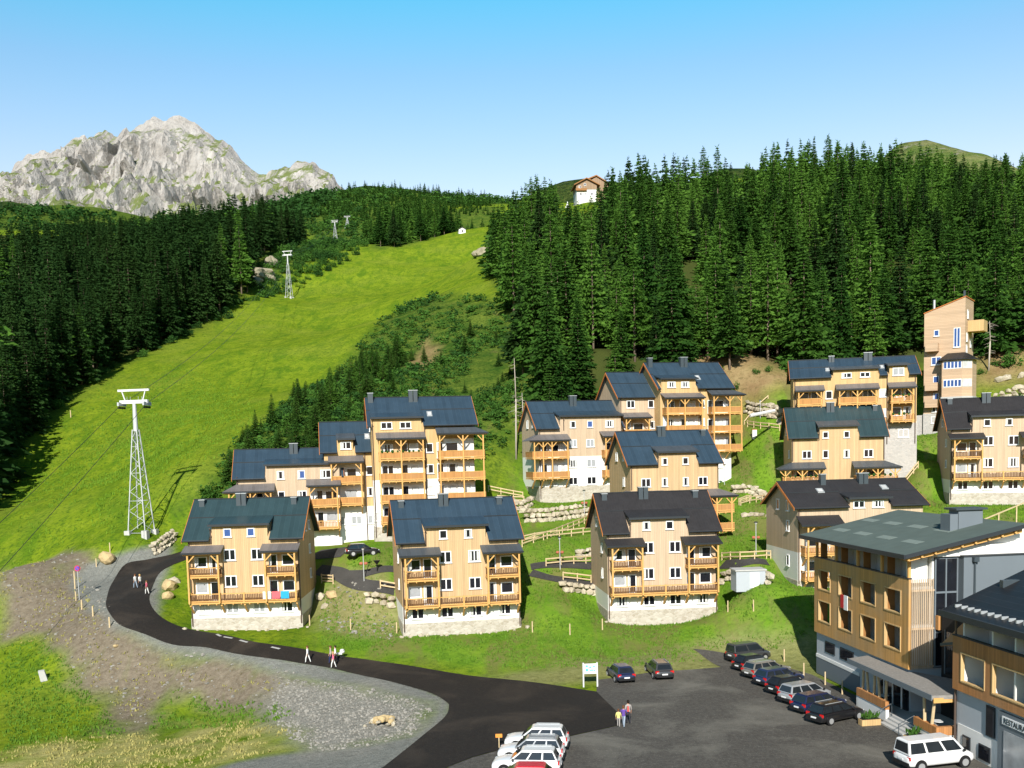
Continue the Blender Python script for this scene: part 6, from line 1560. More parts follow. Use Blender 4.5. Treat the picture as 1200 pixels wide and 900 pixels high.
def boulder(p, s, label, cat='boulder', me=None, group=None, name='boulder'):
    o = link(name, me or BO[int(rg.integers(0, 4))]); o.location = p; o.scale = (s*rg.uniform(.8, 1.3), s*rg.uniform(.8, 1.3), s*rg.uniform(.7, 1.1)); o.rotation_euler = (rg.uniform(-.3, .3), rg.uniform(-.3, .3), rg.uniform(0, 6.28)); return tag(o, label, cat, group)
for px, py, Y, s, lb in ((309,316,490,6.5,'tall grey outcrop at the dark wood edge above the ski slope'), (316,300,505,5,'upper grey outcrop behind the bushes by the dark wood'), (301,330,480,4,'low outcrop at the foot of the rocks by the dark wood'), (566,337,410,3.6,'pale rock on the upper right side of the ski slope'), (579,333,415,2.6,'smaller pale rock right of the one on the ski slope')):
    q = P(px, py, Y); q.z = float(H(q.x, q.y)); boulder(q, s, lb, 'rock outcrop', BOG[int(rg.integers(0, 3))], None, 'outcrop')
# ------------------------------------------------------------------ boulders, stone walls, fences, lamps, lift, signs, people
for px, py, s, lb, k in ((125,659,1.5,'big ochre boulder on the gravel at the road bend', 1), (199,690,1.2,'large ochre boulder of the pile left of the first chalet', 1), (197,701,1.0,'lower ochre boulder of the pile left of the first chalet', 1), (204,683,.8,'small boulder on top of the pile left of the first chalet', 0), (136,758,.35,'small ochre stone alone on the gravel slope below the road', 1),
                          (376,702,.9,'pink grey boulder behind the right corner of the first chalet', 0), (388,700,1.0,'ochre boulder below the pale fence behind the first chalet', 1), (380,712,.6,'small boulder lowest beside the first chalet', 0)):
    q = G(px, py); q.z += s*.3; boulder(q, s, lb, 'boulder', (BOO if k else BO)[int(rg.integers(0, 3))])
c0 = G(447, 850)
for i in range(26):
    a = rg.uniform(0, 6.28); d = rg.uniform(0, 1.25); q = Vector((c0.x + math.cos(a)*d*1.1, c0.y + math.sin(a)*d, 0)); s = rg.uniform(.16, .38); q.z = float(H(q.x, q.y)) + s*.4 + max(0, .5-d*.4)
    boulder(q, s, 'stone of the ochre heap on the gravel inside the road bend', 'stone', (BOO if rg.random() < .6 else BO)[int(rg.integers(0, 3))], 'stones heaped inside the road bend', 'stone')
for k, n_ in (('H1', 13), ('H2', 14), ('H3', 12)):
    for i in range(n_):
        q = local(k, -.4 + (SITES[k]['W']+.8)*i/(n_-1) + rg.uniform(-.3, .3), -.5+rg.uniform(-.25, .1)); q.z = float(H(q.x, q.y))+.05
        boulder(q, rg.uniform(.15, .38), 'pale stone lying along the foot of ' + {'H1': 'the chalet with towels', 'H2': 'the middle front chalet', 'H3': 'the charcoal roofed front chalet'}[k], 'stone', None, 'stones along the foot of front chalets', 'stone')
def stone_bank(pts, hgt, label, s=.55, rows=None):
    """a dry wall of stacked boulders (one thing)"""
    L = smooth_line([(p.x, p.y) for p in pts], 6); V, F = [], []; nb = 0; tot = 0
    ic = [np.array([v.co[:] for v in b.vertices]) for b in BO]; fc_ = [np.array([p.vertices[:] for p in b.polygons]) for b in BO]
    rows = rows or max(1, int(hgt/(s*1.05)))
    for r_ in range(rows):
        d = 0.0; nxt = rg.uniform(0, s)
        for a, b in zip(L[:-1], L[1:]):
            seg = math.hypot(b[0]-a[0], b[1]-a[1]); p = 0.0
            while nxt <= d+seg:
                t = (nxt-d)/max(seg, 1e-6); x, y = a[0]+(b[0]-a[0])*t, a[1]+(b[1]-a[1])*t
                k = int(rg.integers(0, 4)); sc_ = s*rg.uniform(.55, .92)*np.array([rg.uniform(.9, 1.4), rg.uniform(.8, 1.1), rg.uniform(.8, 1.05)])
                an = rg.uniform(0, 6.28); c, n = math.cos(an), math.sin(an); v = ic[k]*sc_; v = np.stack([v[:,0]*c-v[:,1]*n, v[:,0]*n+v[:,1]*c, v[:,2]], -1)
                nrm = Vector((-(b[1]-a[1]), b[0]-a[0])).normalized()
                if nrm.y < 0: nrm = -nrm
                off = r_*s*.28
                v += np.array([x+nrm.x*off, y+nrm.y*off, float(H(x, y)) + s*.25 + r_*s*.95]); V.append(v); F.append(fc_[k]+nb); nb += len(v)
                nxt += s*rg.uniform(.95, 1.35)
            d += seg
    return tag(link('stone_wall', np_mesh('stone_wall', np.concatenate(V), np.concatenate(F), M['rock'])), label, 'stone wall')
stone_bank([G(612,612), G(640,611), G(668,608), G(693,604)], 2.2, 'boulder wall below the lowest house of the middle stepped row', .75, 3)
stone_bank([G(676,655), G(690,652), G(703,650)], 1.2, 'short boulder wall left of the charcoal roofed front chalet', .7, 2)
stone_bank([G(659,692), G(680,695), G(702,697)], 1.6, 'low boulder wall under the paired rail fence left of the front chalet', .75, 2)
stone_bank([G(430,706), G(448,708), G(464,712)], 1.5, 'boulder wall beside the middle front chalet', .75, 2)
stone_bank([G(842,684), G(870,684), G(902,688)], 1.8, 'boulder wall behind the grey shed', .8, 2)
stone_bank([G(858,578), G(880,578), G(903,590)], 2.0, 'boulder wall on the green terrace left of the corner canopy chalet', .8, 2)
stone_bank([G(868,606), G(884,604), G(902,606)], 1.2, 'loose boulders on the slope above the lamp by the gable chalet', .7, 1)
stone_bank([G(872,482), G(895,487), G(920,500)], 2.4, 'boulder wall under the brown bank beside the long block', .8, 3)
stone_bank([P(1152,458,172), P(1175,455,172), P(1215,450,172)], 3.0, 'high boulder wall right of the wooden tower', .9, 4)
stone_bank([G(180,652), G(192,643), G(206,632)], 2.6, 'grey boulder wall between the first chalet and the lift pylon', .62, 3)
stone_bank([G(596,590), G(606,598), G(625,592)], 1.6, 'boulders under the wooden bridge beside the wrapped balconies', .8, 2)
for px, py, s in ((1083,283,.0),):
    pass
for px, py, Y, lb in ((1172,417,180,'pale boulder high on the brown bank right of the tower'), (1180,416,180,'second pale boulder beside the first on the brown bank'), (1197,418,180,'pale boulder at the right end of the brown bank')):
    q = P(px, py, Y); q.z = float(H(q.x, q.y))+.3; boulder(q, .9, lb)

def fence(pts, label, h=1.05, step=2.0, rails=(.45, .95), m='beam_pale', w=.12):
    L = smooth_line([(p.x, p.y) for p in pts], 6); L = [Vector((x, y, float(H(x, y)))) for x, y in L]
    r = empty('fence', L[0], 0, label, 'fence'); o = L[0]; acc = 0; posts = [L[0]]
    for a, b in zip(L[:-1], L[1:]):
        seg = (b-a).length; t = step-acc
        while t <= seg: posts.append(a.lerp(b, t/seg)); t += step
        acc = (acc+seg) % step
    if (posts[-1]-L[-1]).length > .6: posts.append(L[-1])
    for p in posts:
        k = MB(); q = p-o; k.box(q.x-w/2, q.x+w/2, q.y-w/2, q.y+w/2, q.z-.3, q.z+h); k.build('post', M[m], r)
    for z in rails:
        for a, b in zip(posts[:-1], posts[1:]):
            k = MB(); k.bar(a-o+Vector((0, -w/2-.03, z)), b-o+Vector((0, -w/2-.03, z)), .05, .15); k.build('rail', M[m], r)
    return r
fence([G(612,641), G(640,632), G(665,622), G(694,609)], 'long pale rail fence climbing to the right between the stepped row and the front chalet')
fence([G(612,637), G(655,630), G(694,626)], 'lower pale rail fence running level beneath the climbing one')
fence([G(640,664), G(660,662), G(698,660)], 'short pale rail fence beside the lamp left of the charcoal roofed chalet')
fence([G(660,680), G(680,682), G(697,684)], 'pale two rail fence above the boulders left of the charcoal roofed chalet')
fence([G(377,683), G(394,684)], 'three bar pale fence behind the right corner of the first chalet', 1.1, 2.2, (.3, .62, .98))
fence([G(446,690), G(464,693)], 'short pale fence left of the middle front chalet')
fence([G(846,657), G(875,657), G(903,655)], 'pale rail fence on the boulder wall behind the grey shed')
fence([G(868,593), G(878,590), G(903,584)], 'pale rail fence left of the gable chalet under its roof edge')
fence([G(876,500), G(896,503), G(917,506)], 'pale rail fence beside the boulders below the brown bank')
fence([P(572,563,160), P(592,558,160), P(612,553,160)], 'wooden rail fence between both stepped rows')
fence([P(583,575,156), P(600,572,156), P(614,566,156)], 'lower wooden rail fence of the ramp between both stepped rows')
fence([G(866,592), G(880,588)], 'small pale fence by the path corner above the lamp')
fence([P(1048,551,150), P(1062,547,150), P(1076,543,150)], 'pale rail fence on the slope right of the porch chalet')
fence([P(872,466,172), P(886,466,172), P(900,464,172)], 'top rail barrier on the brown bank', .6, 3.0, (.5,))
def post(p, h, label, r=.06, m='beam_pale', group=None): return tag(MBt((0,0,-.2), (0,0,h), r).build('post', M[m], None, p), label, 'post', group)
def MBt(a, b, r): k = MB(); k.tube(a, b, r, r*.85, 7); return k
post(G(88,690), 2.3, 'tall wooden pole at the outer side of the road bend', .09)
for px, py, lb in ((89,704,'upper wooden stake of the line below the tall pole'), (96,714,'second wooden stake down the line at the road bend'), (109,722,'third wooden stake down the line at the road bend'), (128.5,735,'lowest wooden stake at the road edge')): post(G(px, py), 1.15, lb, .09)
post(G(113,664), 1.1, 'wooden stake left of the big ochre boulder', .08); post(G(129,647), 1.3, 'wooden stake below the lift pylon', .08); post(G(83,489), 1.6, 'lone stake by the edge of the dark wood', .12)
for px, py, lb in ((411,738,'wooden stake in the meadow between the first two chalets'), (363,733,'wooden stake at the right corner of the first chalet'), (465,742,'wooden stake left of the middle front chalet'), (624,741,'wooden stake at the right corner of the middle front chalet'), (706,738,'wooden stake left of the charcoal roofed front chalet'), (668,744,'wooden stake in the meadow between the second and third chalet'), (853,717,'wooden stake right of the charcoal roofed front chalet'), (883,716,'wooden stake in the grass before the grey shed'), (919,775,'wooden post in the dry grass behind the parked cars'), (942,792,'wooden post beside the bonnet of the blue estate car'), (967,803,'wooden post at the hotel corner'), (987,814,'wooden post before the hotel terrace wall')): post(G(px, py), 1.2, lb, .07)

def lamp(px, py, label, h=4.0, basket=True):
    q = G(px, py); r = empty('street_lamp', q, 0, label, 'street lamp', 'path lamps')
    k = MB(); k.tube((0,0,-.2), (0,0,h-.35), .055, .045, 8); k.build('pole', M['steel'], r)
    k = MB(); k.tube((0,0,h-.35), (0,0,h-.1), .10, .22, 10); k.build('lamp_shade', M['pane_pale'], r)
    k = MB(); k.tube((0,0,h-.097), (0,0,h), .30, .12, 10); k.build('cap', M['fascia'], r)
    if basket:
        for s in (-1, 1):
            k = MB(); k.ball((s*.28, 0, h*.52), .24, 1, 1, .8, 7, 5); k.build('flower_basket', plain('red_flowers', (.45, .12, .07), .8, var=.5, scale=8) if 'red_fl' not in M else M['red_fl'], r)
    return r
M['red_fl'] = plain('basket_flowers', (.42, .14, .08), .8, var=.5, scale=8)
lamp(426.7, 681, 'path lamp on the lawn below the small black car'); lamp(656.5, 667, 'path lamp between the middle and the charcoal roofed chalet'); lamp(685, 606, 'path lamp before the boulder wall of the middle stepped row')
lamp(886, 650, 'path lamp in the shadow left of the gable chalet'); lamp(849, 568, 'path lamp at the right end of the middle stepped row', 3.2, False); lamp(891, 490, 'path lamp by the boulders under the brown bank', 3.0, False)
# white service box, grey shed, block on the slope, tube, stairs, handrail
q = G(880, 690); r = empty('shed', q, R(3), 'pale grey flat roofed shed on the lawn by the boulder wall', 'shed')
m = MB(); m.box(-1.6, 1.6, 0, 2.2, -.3, 1.95); m.build('wall', M['grey_render'], r); m = MB(); m.box(-1.72, 1.72, -.12, 2.32, 1.953, 2.1); m.build('roof', M['concrete'], r); m = MB(); m.box(-.1, .9, -.05, -.004, .1, 1.75); m.build('door', M['white'], r)
q = G(52, 797); m = MB(); m.hexa([(-.35,-.3,-.2),(.35,-.3,-.2),(.35,.3,-.2),(-.35,.3,-.2)], [(-.3,-.2,1.15),(.3,-.2,1.05),(.3,.25,1.05),(-.3,.25,1.15)]); tag(m.build('concrete_block', M['concrete'], None, q, (.15, -.2, .3)), 'pale concrete block leaning on the green embankment', 'block')
q = G(884, 513); r = empty('service_box', q, 0, 'small white service box on the green terrace', 'service box'); m = MB(); m.box(-.35, .35, -.25, .25, -.2, 1.3); m.build('cabinet', M['white'], r); m = MB(); m.box(-.42, .42, -.32, .32, 1.303, 1.38); m.build('lid', M['barge'], r)
a, b = P(879, 487, 160), P(908, 481, 161); tag(MBt(a, b, .28).build('pipe', M['steel_white']), 'white pipe lying across the boulders beside the long block', 'pipe')
q = G(1062, 536); r = empty('staircase', q, R(-20), 'grey metal stair on the grass below the long block', 'staircase')
for i in range(9):
    k = MB(); k.box(-.7, .7, i*.55, i*.55+.4, i*.28-.1, i*.28); k.build('step', M['metal_light'], r)
for s in (-.75, .75):
    k = MB(); k.bar((s, 0, .9), (s, 4.8, 3.3), .06); k.bar((s, 0, 0), (s, 0, .9), .05); k.bar((s, 4.8, 2.3), (s, 4.8, 3.3), .05); k.bar((s, 2.4, 1.1), (s, 2.4, 2.1), .05); k.build('handrail', M['steel'], r)
a, b = P(1145, 612, 112), P(1215, 583, 118); r = empty('handrail', a, 0, 'pale wooden handrail rising on the lawn behind the hotel roof', 'handrail')
k = MB(); k.bar((0,0,0), b-a, .12); k.build('rail', M['beam_pale'], r)
for t in (.05, .35, .65, .95):
    p = a.lerp(b, t)-a; gz_ = float(H(a.x+p.x, a.y+p.y))-a.z; k = MB(); k.bar((p.x, p.y, gz_-.3), (p.x, p.y, p.z-.06), .12); k.build('post', M['beam_pale'], r)
q = G(442, 670); r = empty('garden_heater', q, 0, 'small black funnel topped garden light on the lawn', 'garden light'); k = MB(); k.tube((0,0,0), (0,0,.9), .05); k.build('pole', M['black'], r); k = MB(); k.tube((0,0,.9), (0,0,1.35), .1, .42, 10); k.build('lamp_head', M['black'], r)
# information board
q = G(692, 805); r = empty('information_board', q, R(4), 'white information board on two posts at the meadow edge', 'sign')
for x in (-.62, .62):
    k = MB(); k.box(x-.06, x+.06, -.06, .06, -.2, 2.2); k.build('post', M['steel_white'], r)
k = MB(); k.box(-.56, .56, -.04, .04, 1.2, 2.1); bd = k.build('board', M['white_frame'], r)
M['teal'] = plain('teal_print', (.12, .52, .50), .6)
k = MB()
for x0, x1, z0, z1 in ((-.42,-.2,1.8,1.98), (-.42,-.18,1.42,1.66), (-.1,.12,1.72,1.86), (.25,.42,1.76,1.9), (-.05,.3,1.46,1.58), (.34,.44,1.4,1.56)): k.box(x0, x1, -.048, -.041, z0, z1)
k.build('print', M['teal'], bd)
q = G(585, 877); r = empty('road_sign', q, 0, 'small orange marker sign on a thin post beside the road', 'sign'); k = MB(); k.tube((0,0,-.1), (0,0,.9), .04); k.build('post', M['beam_pale'], r); k = MB(); k.box(-.24, .24, -.05, .05, .8, 1.05); k.build('board', plain('orange_sign', (.75, .28, .05), .6), r)
q = G(93, 703); r = empty('traffic_sign', q, R(10), 'round no parking sign on a pole at the road bend', 'sign'); k = MB(); k.tube((0,0,-.2), (0,0,3.9), .04); k.build('pole', M['steel'], r)
k = MB(); k.tube((0,-.07,3.9), (0,-.04,3.9), .36, n=20); d = k.build('disc', plain('red_sign_rim', (.55, .03, .08), .5), r); k = MB(); k.tube((0,-.085,3.9), (0,-.071,3.9), .26, n=20); k.build('face', plain('blue_sign_face', (.06, .08, .45), .5), d); k = MB(); k.bar((-.2,-.09,4.1), (.2,-.09,3.7), .012, .07); k.build('bar', plain('red_sign_bar', (.55, .03, .08), .5), d)
# towels on the first chalet's balcony
s = SITES['H1']
for i, (c, lb) in enumerate((((.75,.74,.72),'white towel at the left of three on the long balcony'), ((.62,.13,.15),'red towel between the white and the blue one on the balcony'), ((.03,.33,.55),'bright blue towel at the right end of the balcony'))):
    m = MB(); x = 8.25 + i*.98; rg3 = random.Random(i); n_ = 7
    for k in range(n_):
        a, b = x + .9*k/n_, x + .9*(k+1)/n_; dy = .025*math.sin(k*1.9+i), .025*math.sin((k+1)*1.9+i)
        m.add([(a,-1.45+dy[0],3.3),(b,-1.45+dy[1],3.3),(b,-1.40,4.12),(a,-1.40,4.12),(a,-1.42+dy[0],3.3),(b,-1.42+dy[1],3.3),(b,-1.37,4.12),(a,-1.37,4.12)], [(0,1,2,3),(7,6,5,4),(0,4,5,1),(3,2,6,7)])
    tag(m.build('towel', plain('towel_cloth', c, .95), None, s['o'], (0, 0, s['yaw'])), lb, 'towel', None)

# ------------------------------------------------------------------ chair lift
def pylon(p, rz, h, label, spread=2.6):
    r = empty('lift_pylon', p, rz, label, 'lift pylon', 'chair lift pylons')
    top = h*.72; tw = .32
    C4 = [(-1,-1),(1,-1),(1,1),(-1,1)]
    for i, (a, b) in enumerate(C4):
        k = MB(); k.bar((a*spread/2, b*spread/2, 0), (a*tw, b*tw, top), .13); k.build('leg', M['steel'], r)
        f = MB(); f.box(a*spread/2-.4, a*spread/2+.4, b*spread/2-.4, b*spread/2+.4, -1.2, .35); f.build('footing', M['concrete'], r)
    k = MB(); n = 11
    for side in range(4):
        (a0, b0), (a1, b1) = C4[side], C4[(side+1) % 4]
        for j in range(n):
            u0, u1 = (j/n)**.9, ((j+1)/n)**.9; w0 = spread/2+(tw-spread/2)*u0; w1 = spread/2+(tw-spread/2)*u1
            k.bar((a0*w0, b0*w0, top*u0), (a1*w1, b1*w1, top*u1), .055) if j % 2 == 0 else k.bar((a1*w0, b1*w0, top*u0), (a0*w1, b0*w1, top*u1), .055)
            if j % 3 == 0: k.bar((a0*w0, b0*w0, top*u0+.02), (a1*w0, b1*w0, top*u0+.02), .055)
    k.build('lattice', M['steel'], r)
    k = MB(); k.tube((0,0,top-.2), (0,0,h*.90), .34, .26, 10); k.build('mast', M['steel'], r)
    k = MB(); k.box(-2.1, 2.1, -.22, .22, h*.90, h*.925); ca = k.build('crossarm', M['steel_white'], r)
    for s in (-1, 1):
        k = MB(); k.bar((s*1.35, 0, h*.925), (s*1.75, 0, h*.985), .14); k.build('strut', M['steel_white'], ca)
        k = MB(); k.box(s*1.9-.12, s*1.9+.12, -1.0, 1.0, h*.885, h*.91); tr_ = k.build('wheel_beam', M['steel'], r)
        for y in (-.75, -.25, .25, .75):
            q = MB(); q.tube((s*1.9-.06, y, h*.873), (s*1.9+.06, y, h*.873), .17, n=10); q.build('wheel', M['black'], tr_)
        for xx in (.6, 1.1):
            k = MB(); k.bar((s*xx, .1, h*.925), (s*xx, .1, h*.95), .03); k.build('railing', M['steel'], ca)
    k = MB(); k.box(-2.35, 2.35, -.14, .14, h*.985, h); k.build('top_beam', M['steel_white'], r)
    return [Vector(p) + Matrix.Rotation(rz, 3, 'Z') @ Vector((s*1.9, 0, h*.90)) for s in (-1, 1)]
def at_ground(px, Y, py=400):
    q = P(px, py, Y); q.z = float(H(q.x, q.y)); return q
p1 = G(166, 624)
p2 = G(339, 349); p3 = at_ground(393.5, 690, 292); p4 = at_ground(408, 730, 285)
T1 = pylon(p1, R(-10), 20.0, 'tallest looking lattice lift pylon, standing alone on the ski slope above the road')
h2_ = (p2.z*0 + (349-296)/1200*p2.y); T2 = pylon(p2, R(-10), h2_, 'lattice lift pylon in front of bushes at the left edge of the ski slope')
def to_height(p, py_top): t = P(600, py_top, p.y).z; u, v = proj(p.x, p.y, 0); 
def hfit(p, px, py): return P(px, py, p.y).z - p.z
T3 = pylon(p3, R(-6), max(8, hfit(p3, 393.5, 258)), 'left one of the two distant lift pylons side by side')
T4 = pylon(p4, R(-6), max(8, hfit(p4, 408, 259)), 'right one of the two distant lift pylons side by side')
def rope(a, b, sag, label, r=.035, n=24):
    cu = MB(); pr = None
    for i in range(n+1):
        t = i/n; q = a.lerp(b, t) - Vector((0, 0, 4*sag*t*(1-t)))
        if pr is not None: cu.tube(pr, q, r, n=5)
        pr = q
    return tag(cu.build('lift_cable', M['cable']), label, 'cable', None)
dn = (T1[0]-T2[0]).normalized()
E1 = T1[0] + (P(-60, 655, 100)-T1[0])*1.9; E2 = T1[1] + (P(-60, 722, 100)-T1[1])*1.9
rope(T1[0], E1, 1.0, 'upper lift cable running down left from the big pylon', .035); rope(T1[1], E2, 1.0, 'lower lift cable running down left from the big pylon', .035)
rope(T1[0], T2[0], 5.0, 'left lift cable climbing from the big pylon to the next', .035); rope(T1[1], T2[1], 5.0, 'right lift cable climbing from the big pylon to the next', .035)
rope(T2[0], T3[0], 3.0, 'left lift cable between the two upper pylons', .05); rope(T2[1], T3[1], 3.0, 'right lift cable between the two upper pylons', .05)

M['chalet_wood'] = wood('weathered_chalet_boards', (.34, .23, .14), .25)
# chalet on the wooded hilltop and the hut at the top of the slope
q = P(676, 231, 412); q.z -= 1.0; r = empty('hilltop_chalet', q, R(4), 'white and brown chalet on the wooded hilltop against the sky', 'chalet'); r.scale = (.78, .78, .78)
m = MB(); m.box(0, 10, 0, 12, -12, 5.0); m.build('ground_floor', M['white'], r)
m = MB(); m.prism_y([(-.2, 5.0), (10.2, 5.0), (10.2, 7.2), (5, 10.0), (-.2, 7.8)], -.2, 12); m.build('wall', M['chalet_wood'], r)
m = MB(); m.prism_y([(-1.4, 6.9), (5, 10.1), (11.8, 6.6), (11.8, 7.0), (5, 10.6), (-1.4, 7.4)], -1.4, 13); m.build('roof', M['logg_wood'], r)
m = MB(); m.box(10, 16, 3, 13, -3, 6); m.prism_y([(7, 6), (16.4, 6), (16.4, 8.2), (10.5, 11.8), (7, 10)], 3, 13); wg = m.build('wing', M['chalet_wood'], r)
m = MB(); m.prism_y([(5.6, 10.3), (10.5, 12.2), (18, 7.8), (18, 8.2), (10.5, 12.8), (5.6, 10.9)], 2.2, 14); m.build('roof', M['logg_wood'], wg)
m = MB(); m.box(-.6, 5, -1.2, -.01, 4.3, 4.5); m.box(-.6, 5, -1.2, -1.1, 4.5, 5.4); m.build('balcony', M['logg_wood'], r)
for x, z in ((1.6, 5.6), (4.2, 6.8), (7.6, 2.2), (2.0, 2.2), (4.6, 2.2)): window(r, x, z, 1.2, 1.2, 2, 'pane', y=-.21 if z > 5 else None)
q = at_ground(541, 605, 269); r = empty('hut', q, R(12), 'tiny white hut with dark roof at the top of the ski slope', 'hut'); r.scale = (.75, .75, .75)
m = MB(); m.prism_y([(-2.6, -1), (2.6, -1), (2.6, 2.4), (0, 3.7), (-2.6, 2.4)], -2.5, 2.5); m.build('wall', M['white'], r); m = MB(); m.prism_y([(-3.2, 2.1), (0, 3.75), (3.2, 2.1), (3.2, 2.5), (0, 4.2), (-3.2, 2.5)], -3, 3); m.build('roof', M['roof_char'], r); m = MB(); m.box(-.5, .5, -2.56, -2.503, 0, 1.9); m.build('door', M['dark'], r)
q = at_ground(665, 398, 240); q.z = P(665, 243, 398).z-8; r = empty('bell_tower', q, 0, 'small white bell post left below the hilltop chalet', 'bell tower'); r.scale = (.65, .65, .8); m = MB(); m.box(-.4, .4, -.4, .4, 0, 9.6); m.build('shaft', M['white'], r); m = MB(); m.box(-1.2, 1.2, -1.2, 1.2, 9.6, 10.4); m.build('gallery', M['white'], r); m = MB(); m.add([(-.7,-.7,10.41),(.7,-.7,10.41),(.7,.7,10.41),(-.7,.7,10.41),(0,0,12.8)], [(0,1,4),(1,2,4),(2,3,4),(3,0,4),(3,2,1,0)]); m.build('roof', M['metal_light'], r)

# ------------------------------------------------------------------ people
SKIN = plain('skin', (.50, .27, .18), .6, var=.05)
def person(p, rz, h, shirt, legs, hair, label, stride=.16, skirt=False, arm=.0, group=None):
    """one skinned body from a jointed skeleton; hair is a child"""
    k = h/1.75; V = {}; E = []; Rr = {}
    def add(n, c, r, to=None):
        V[n] = Vector(c)*k; Rr[n] = r*k
        if to: E.append((to, n))
    add('pelvis', (0, 0, .95), .125); add('waist', (.01, 0, 1.10), .115, 'pelvis'); add('chest', (.02, 0, 1.30), .145, 'waist'); add('neck', (.01, 0, 1.48), .06, 'chest'); add('chin', (.04, 0, 1.56), .075, 'neck'); add('head', (.03, 0, 1.65), .10, 'chin'); add('crown', (.02, 0, 1.72), .07, 'head')
    for s, sg in (('l', 1), ('r', -1)):
        f = stride*sg
        add('hip'+s, (0, .09*sg, .90), .095, 'pelvis'); add('knee'+s, (f*.75+.03, .095*sg, .50), .062, 'hip'+s); add('ank'+s, (f*1.2-.02, .095*sg, .09), .042, 'knee'+s); add('toe'+s, (f*1.2+.14, .10*sg, .035), .036, 'ank'+s)
        add('sh'+s, (.0, .185*sg, 1.40), .062, 'chest'); add('elb'+s, (-f*.45-.02+arm*.1, .235*sg, 1.12), .045, 'sh'+s); add('wri'+s, (-f*.6+.08+arm*.2, .24*sg, .88+arm*.2), .033, 'elb'+s); add('han'+s, (-f*.6+.11+arm*.24, .235*sg, .79+arm*.22), .034, 'wri'+s)
        for fi in range(5):
            a = (fi-2)*.018; add('fin%s%d' % (s, fi), (-f*.6+.13+arm*.26+a, (.235-.012*(fi == 0))*sg, (.71 if fi else .745)+arm*.22-.006*abs(fi-2)), .009, 'han'+s)
    names = list(V); me = bpy.data.meshes.new('body_skeleton'); me.from_pydata([V[n] for n in names], [(names.index(a), names.index(b)) for a, b in E], [])
    ob = bpy.data.objects.new('body_tmp', me); COL.objects.link(ob); md = ob.modifiers.new('skin', 'SKIN')
    lay = me.skin_vertices[0].data if me.skin_vertices else None
    if lay is None:
        bm = bmesh.new(); bm.from_mesh(me); bm.verts.layers.skin.verify(); bm.to_mesh(me); bm.free(); lay = me.skin_vertices[0].data
    for i, n in enumerate(names): lay[i].radius = (Rr[n], Rr[n]); lay[i].use_root = (n == 'pelvis')
    sb_ = ob.modifiers.new('sub', 'SUBSURF'); sb_.levels = 1; sb_.render_levels = 1
    dg = bpy.context.evaluated_depsgraph_get(); dg.update(); bmsh = bpy.data.meshes.new_from_object(ob.evaluated_get(dg)); bpy.data.objects.remove(ob)
    bmsh.name = 'person'; bmsh.materials.clear()
    for mm in (SKIN, shirt, legs, M['black']): bmsh.materials.append(mm)
    for pl in bmsh.polygons:
        c = pl.center/k; pl.use_smooth = True
        pl.material_index = 0 if c.z > 1.46 or (abs(c.y) > .2 and c.z < 1.02) else 1 if c.z > (.72 if skirt else .93) else 3 if c.z < .09 else 2 if not skirt or c.z > .6 else 0
    o = link('person', bmsh, None, p, (0, 0, rz)); tag(o, label, 'person', group)
    hb = MB(); hb.ball((.01*k, 0, 1.70*k), .118*k, 1.05, .95, .85, 8, 6); hb.ball((-.05*k, 0, 1.63*k), .10*k, .9, .95, 1.0, 8, 6); hb.build('hair', hair, o, smooth=True)
    return o
cl = lambda n, c: plain(n, c, .85, .1, var=.08)
WHT, PNK, NAVY, DRK = cl('white_cloth', (.75, .74, .72)), cl('pink_cloth', (.70, .16, .24)), cl('navy_cloth', (.03, .04, .12)), cl('dark_cloth', (.04, .04, .05))
YEL, PUR, GRY, RED_, JEAN = cl('yellow_cloth', (.72, .66, .22)), cl('purple_cloth', (.13, .07, .30)), cl('grey_cloth', (.36, .33, .31)), cl('red_cloth', (.6, .08, .07)), cl('pale_jeans', (.30, .36, .44))
H_BR, H_BK, H_BL = cl('brown_hair', (.13, .06, .03)), cl('black_hair', (.02, .015, .012)), cl('fair_hair', (.50, .33, .14))
def walk(px, py, rz, h, *a, **k):
    q = G(px, py); q.z += .07; return person(q, rz, h, *a, **k)
walk(361, 777.5, R(170), 1.72, WHT, WHT, H_BR, 'person in white walking alone on the road below the first chalet', .2)
walk(388, 778, R(185), 1.76, GRY, NAVY, H_BR, 'taller person in grey top walking in the group on the road', .15)
walk(393.5, 777, R(175), 1.70, WHT, DRK, H_BK, 'dark haired person in white top at the right of the group on the road', .18)
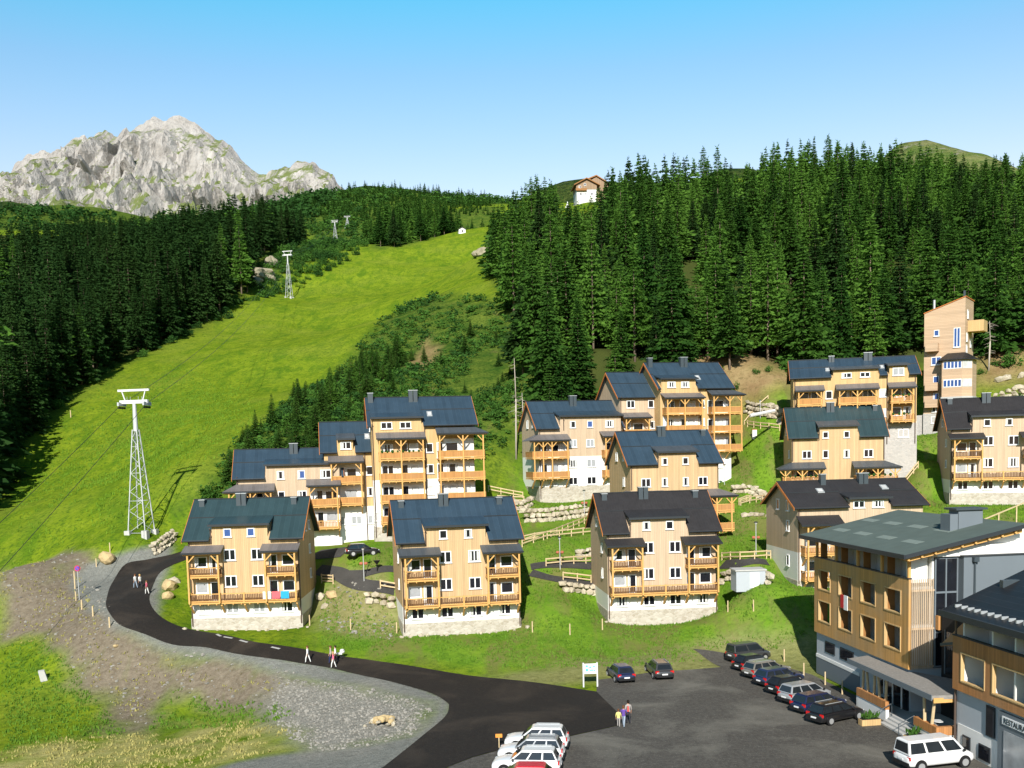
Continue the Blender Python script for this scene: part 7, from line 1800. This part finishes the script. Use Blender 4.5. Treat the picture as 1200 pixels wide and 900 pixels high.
walk(391, 783.5, R(180), 1.62, PNK, WHT, H_BL, 'person in pink top and white trousers in front of the road group', .2)
walk(159, 690, R(150), 1.75, WHT, JEAN, H_BR, 'person in white top with pale jeans, left of three up the road', .18)
walk(164.5, 690, R(150), 1.72, WHT, DRK, H_BL, 'person in white top with dark trousers, middle of three up the road', .16)
walk(172.5, 697, R(170), 1.66, PNK, WHT, H_BR, 'person in pink top at the right of three up the road', .15)
walk(725, 853, R(80), 1.38, YEL, GRY, H_BR, 'child in yellow top at the corner of the car park', .12)
walk(731, 853, R(70), 1.64, PUR, JEAN, H_BR, 'person in purple top and jeans beside the child in yellow', .24, arm=1.0)
o = walk(736.5, 849, R(95), 1.80, GRY, DRK, H_BK, 'tall person in grey top with a red bag by the car park corner', .1)
m = MB(); m.hexa([(-.26,-.02,1.0),(-.14,-.02,1.0),(-.14,.12,1.0),(-.26,.12,1.0)], [(-.24,-.0,1.42),(-.15,-.0,1.42),(-.15,.10,1.42),(-.24,.10,1.42)]); tag(m.build('bag', RED_, None, o.location, o.rotation_euler), 'red shoulder bag carried by the tall person in grey', 'bag')
# pushchair beside the group
q = G(399, 772); q.z += .08; r = empty('pushchair', q, R(170), 'white pushchair beside the walking group on the road', 'pushchair'); r.scale = (.85, .85, .85)
m = MB(); m.hexa([(-.25,-.22,.45),(.35,-.22,.45),(.35,.22,.45),(-.25,.22,.45)], [(-.35,-.25,.75),(.4,-.25,.62),(.4,.25,.62),(-.35,.25,.75)]); m.build('seat', WHT, r)
m = MB(); m.ball((-.25, 0, .82), .32, 1, .8, .9, 10, 6); m.build('hood', WHT, r, smooth=True)
for x, y in ((.3,-.22),(.3,.22),(-.25,-.25),(-.25,.25)):
    m = MB(); m.tube((x, y-.02, .13), (x, y+.02, .13), .13, n=12); m.build('wheel', M['black'], r)
m = MB()
for y in (-.22, .22): m.bar((.3, y, .13), (-.55, y, 1.05), .035); m.bar((-.25, y, .13), (.2, y, .5), .035)
m.bar((-.55,-.22,1.05), (-.55,.22,1.05), .04); m.build('frame', M['metal_dark'], r)
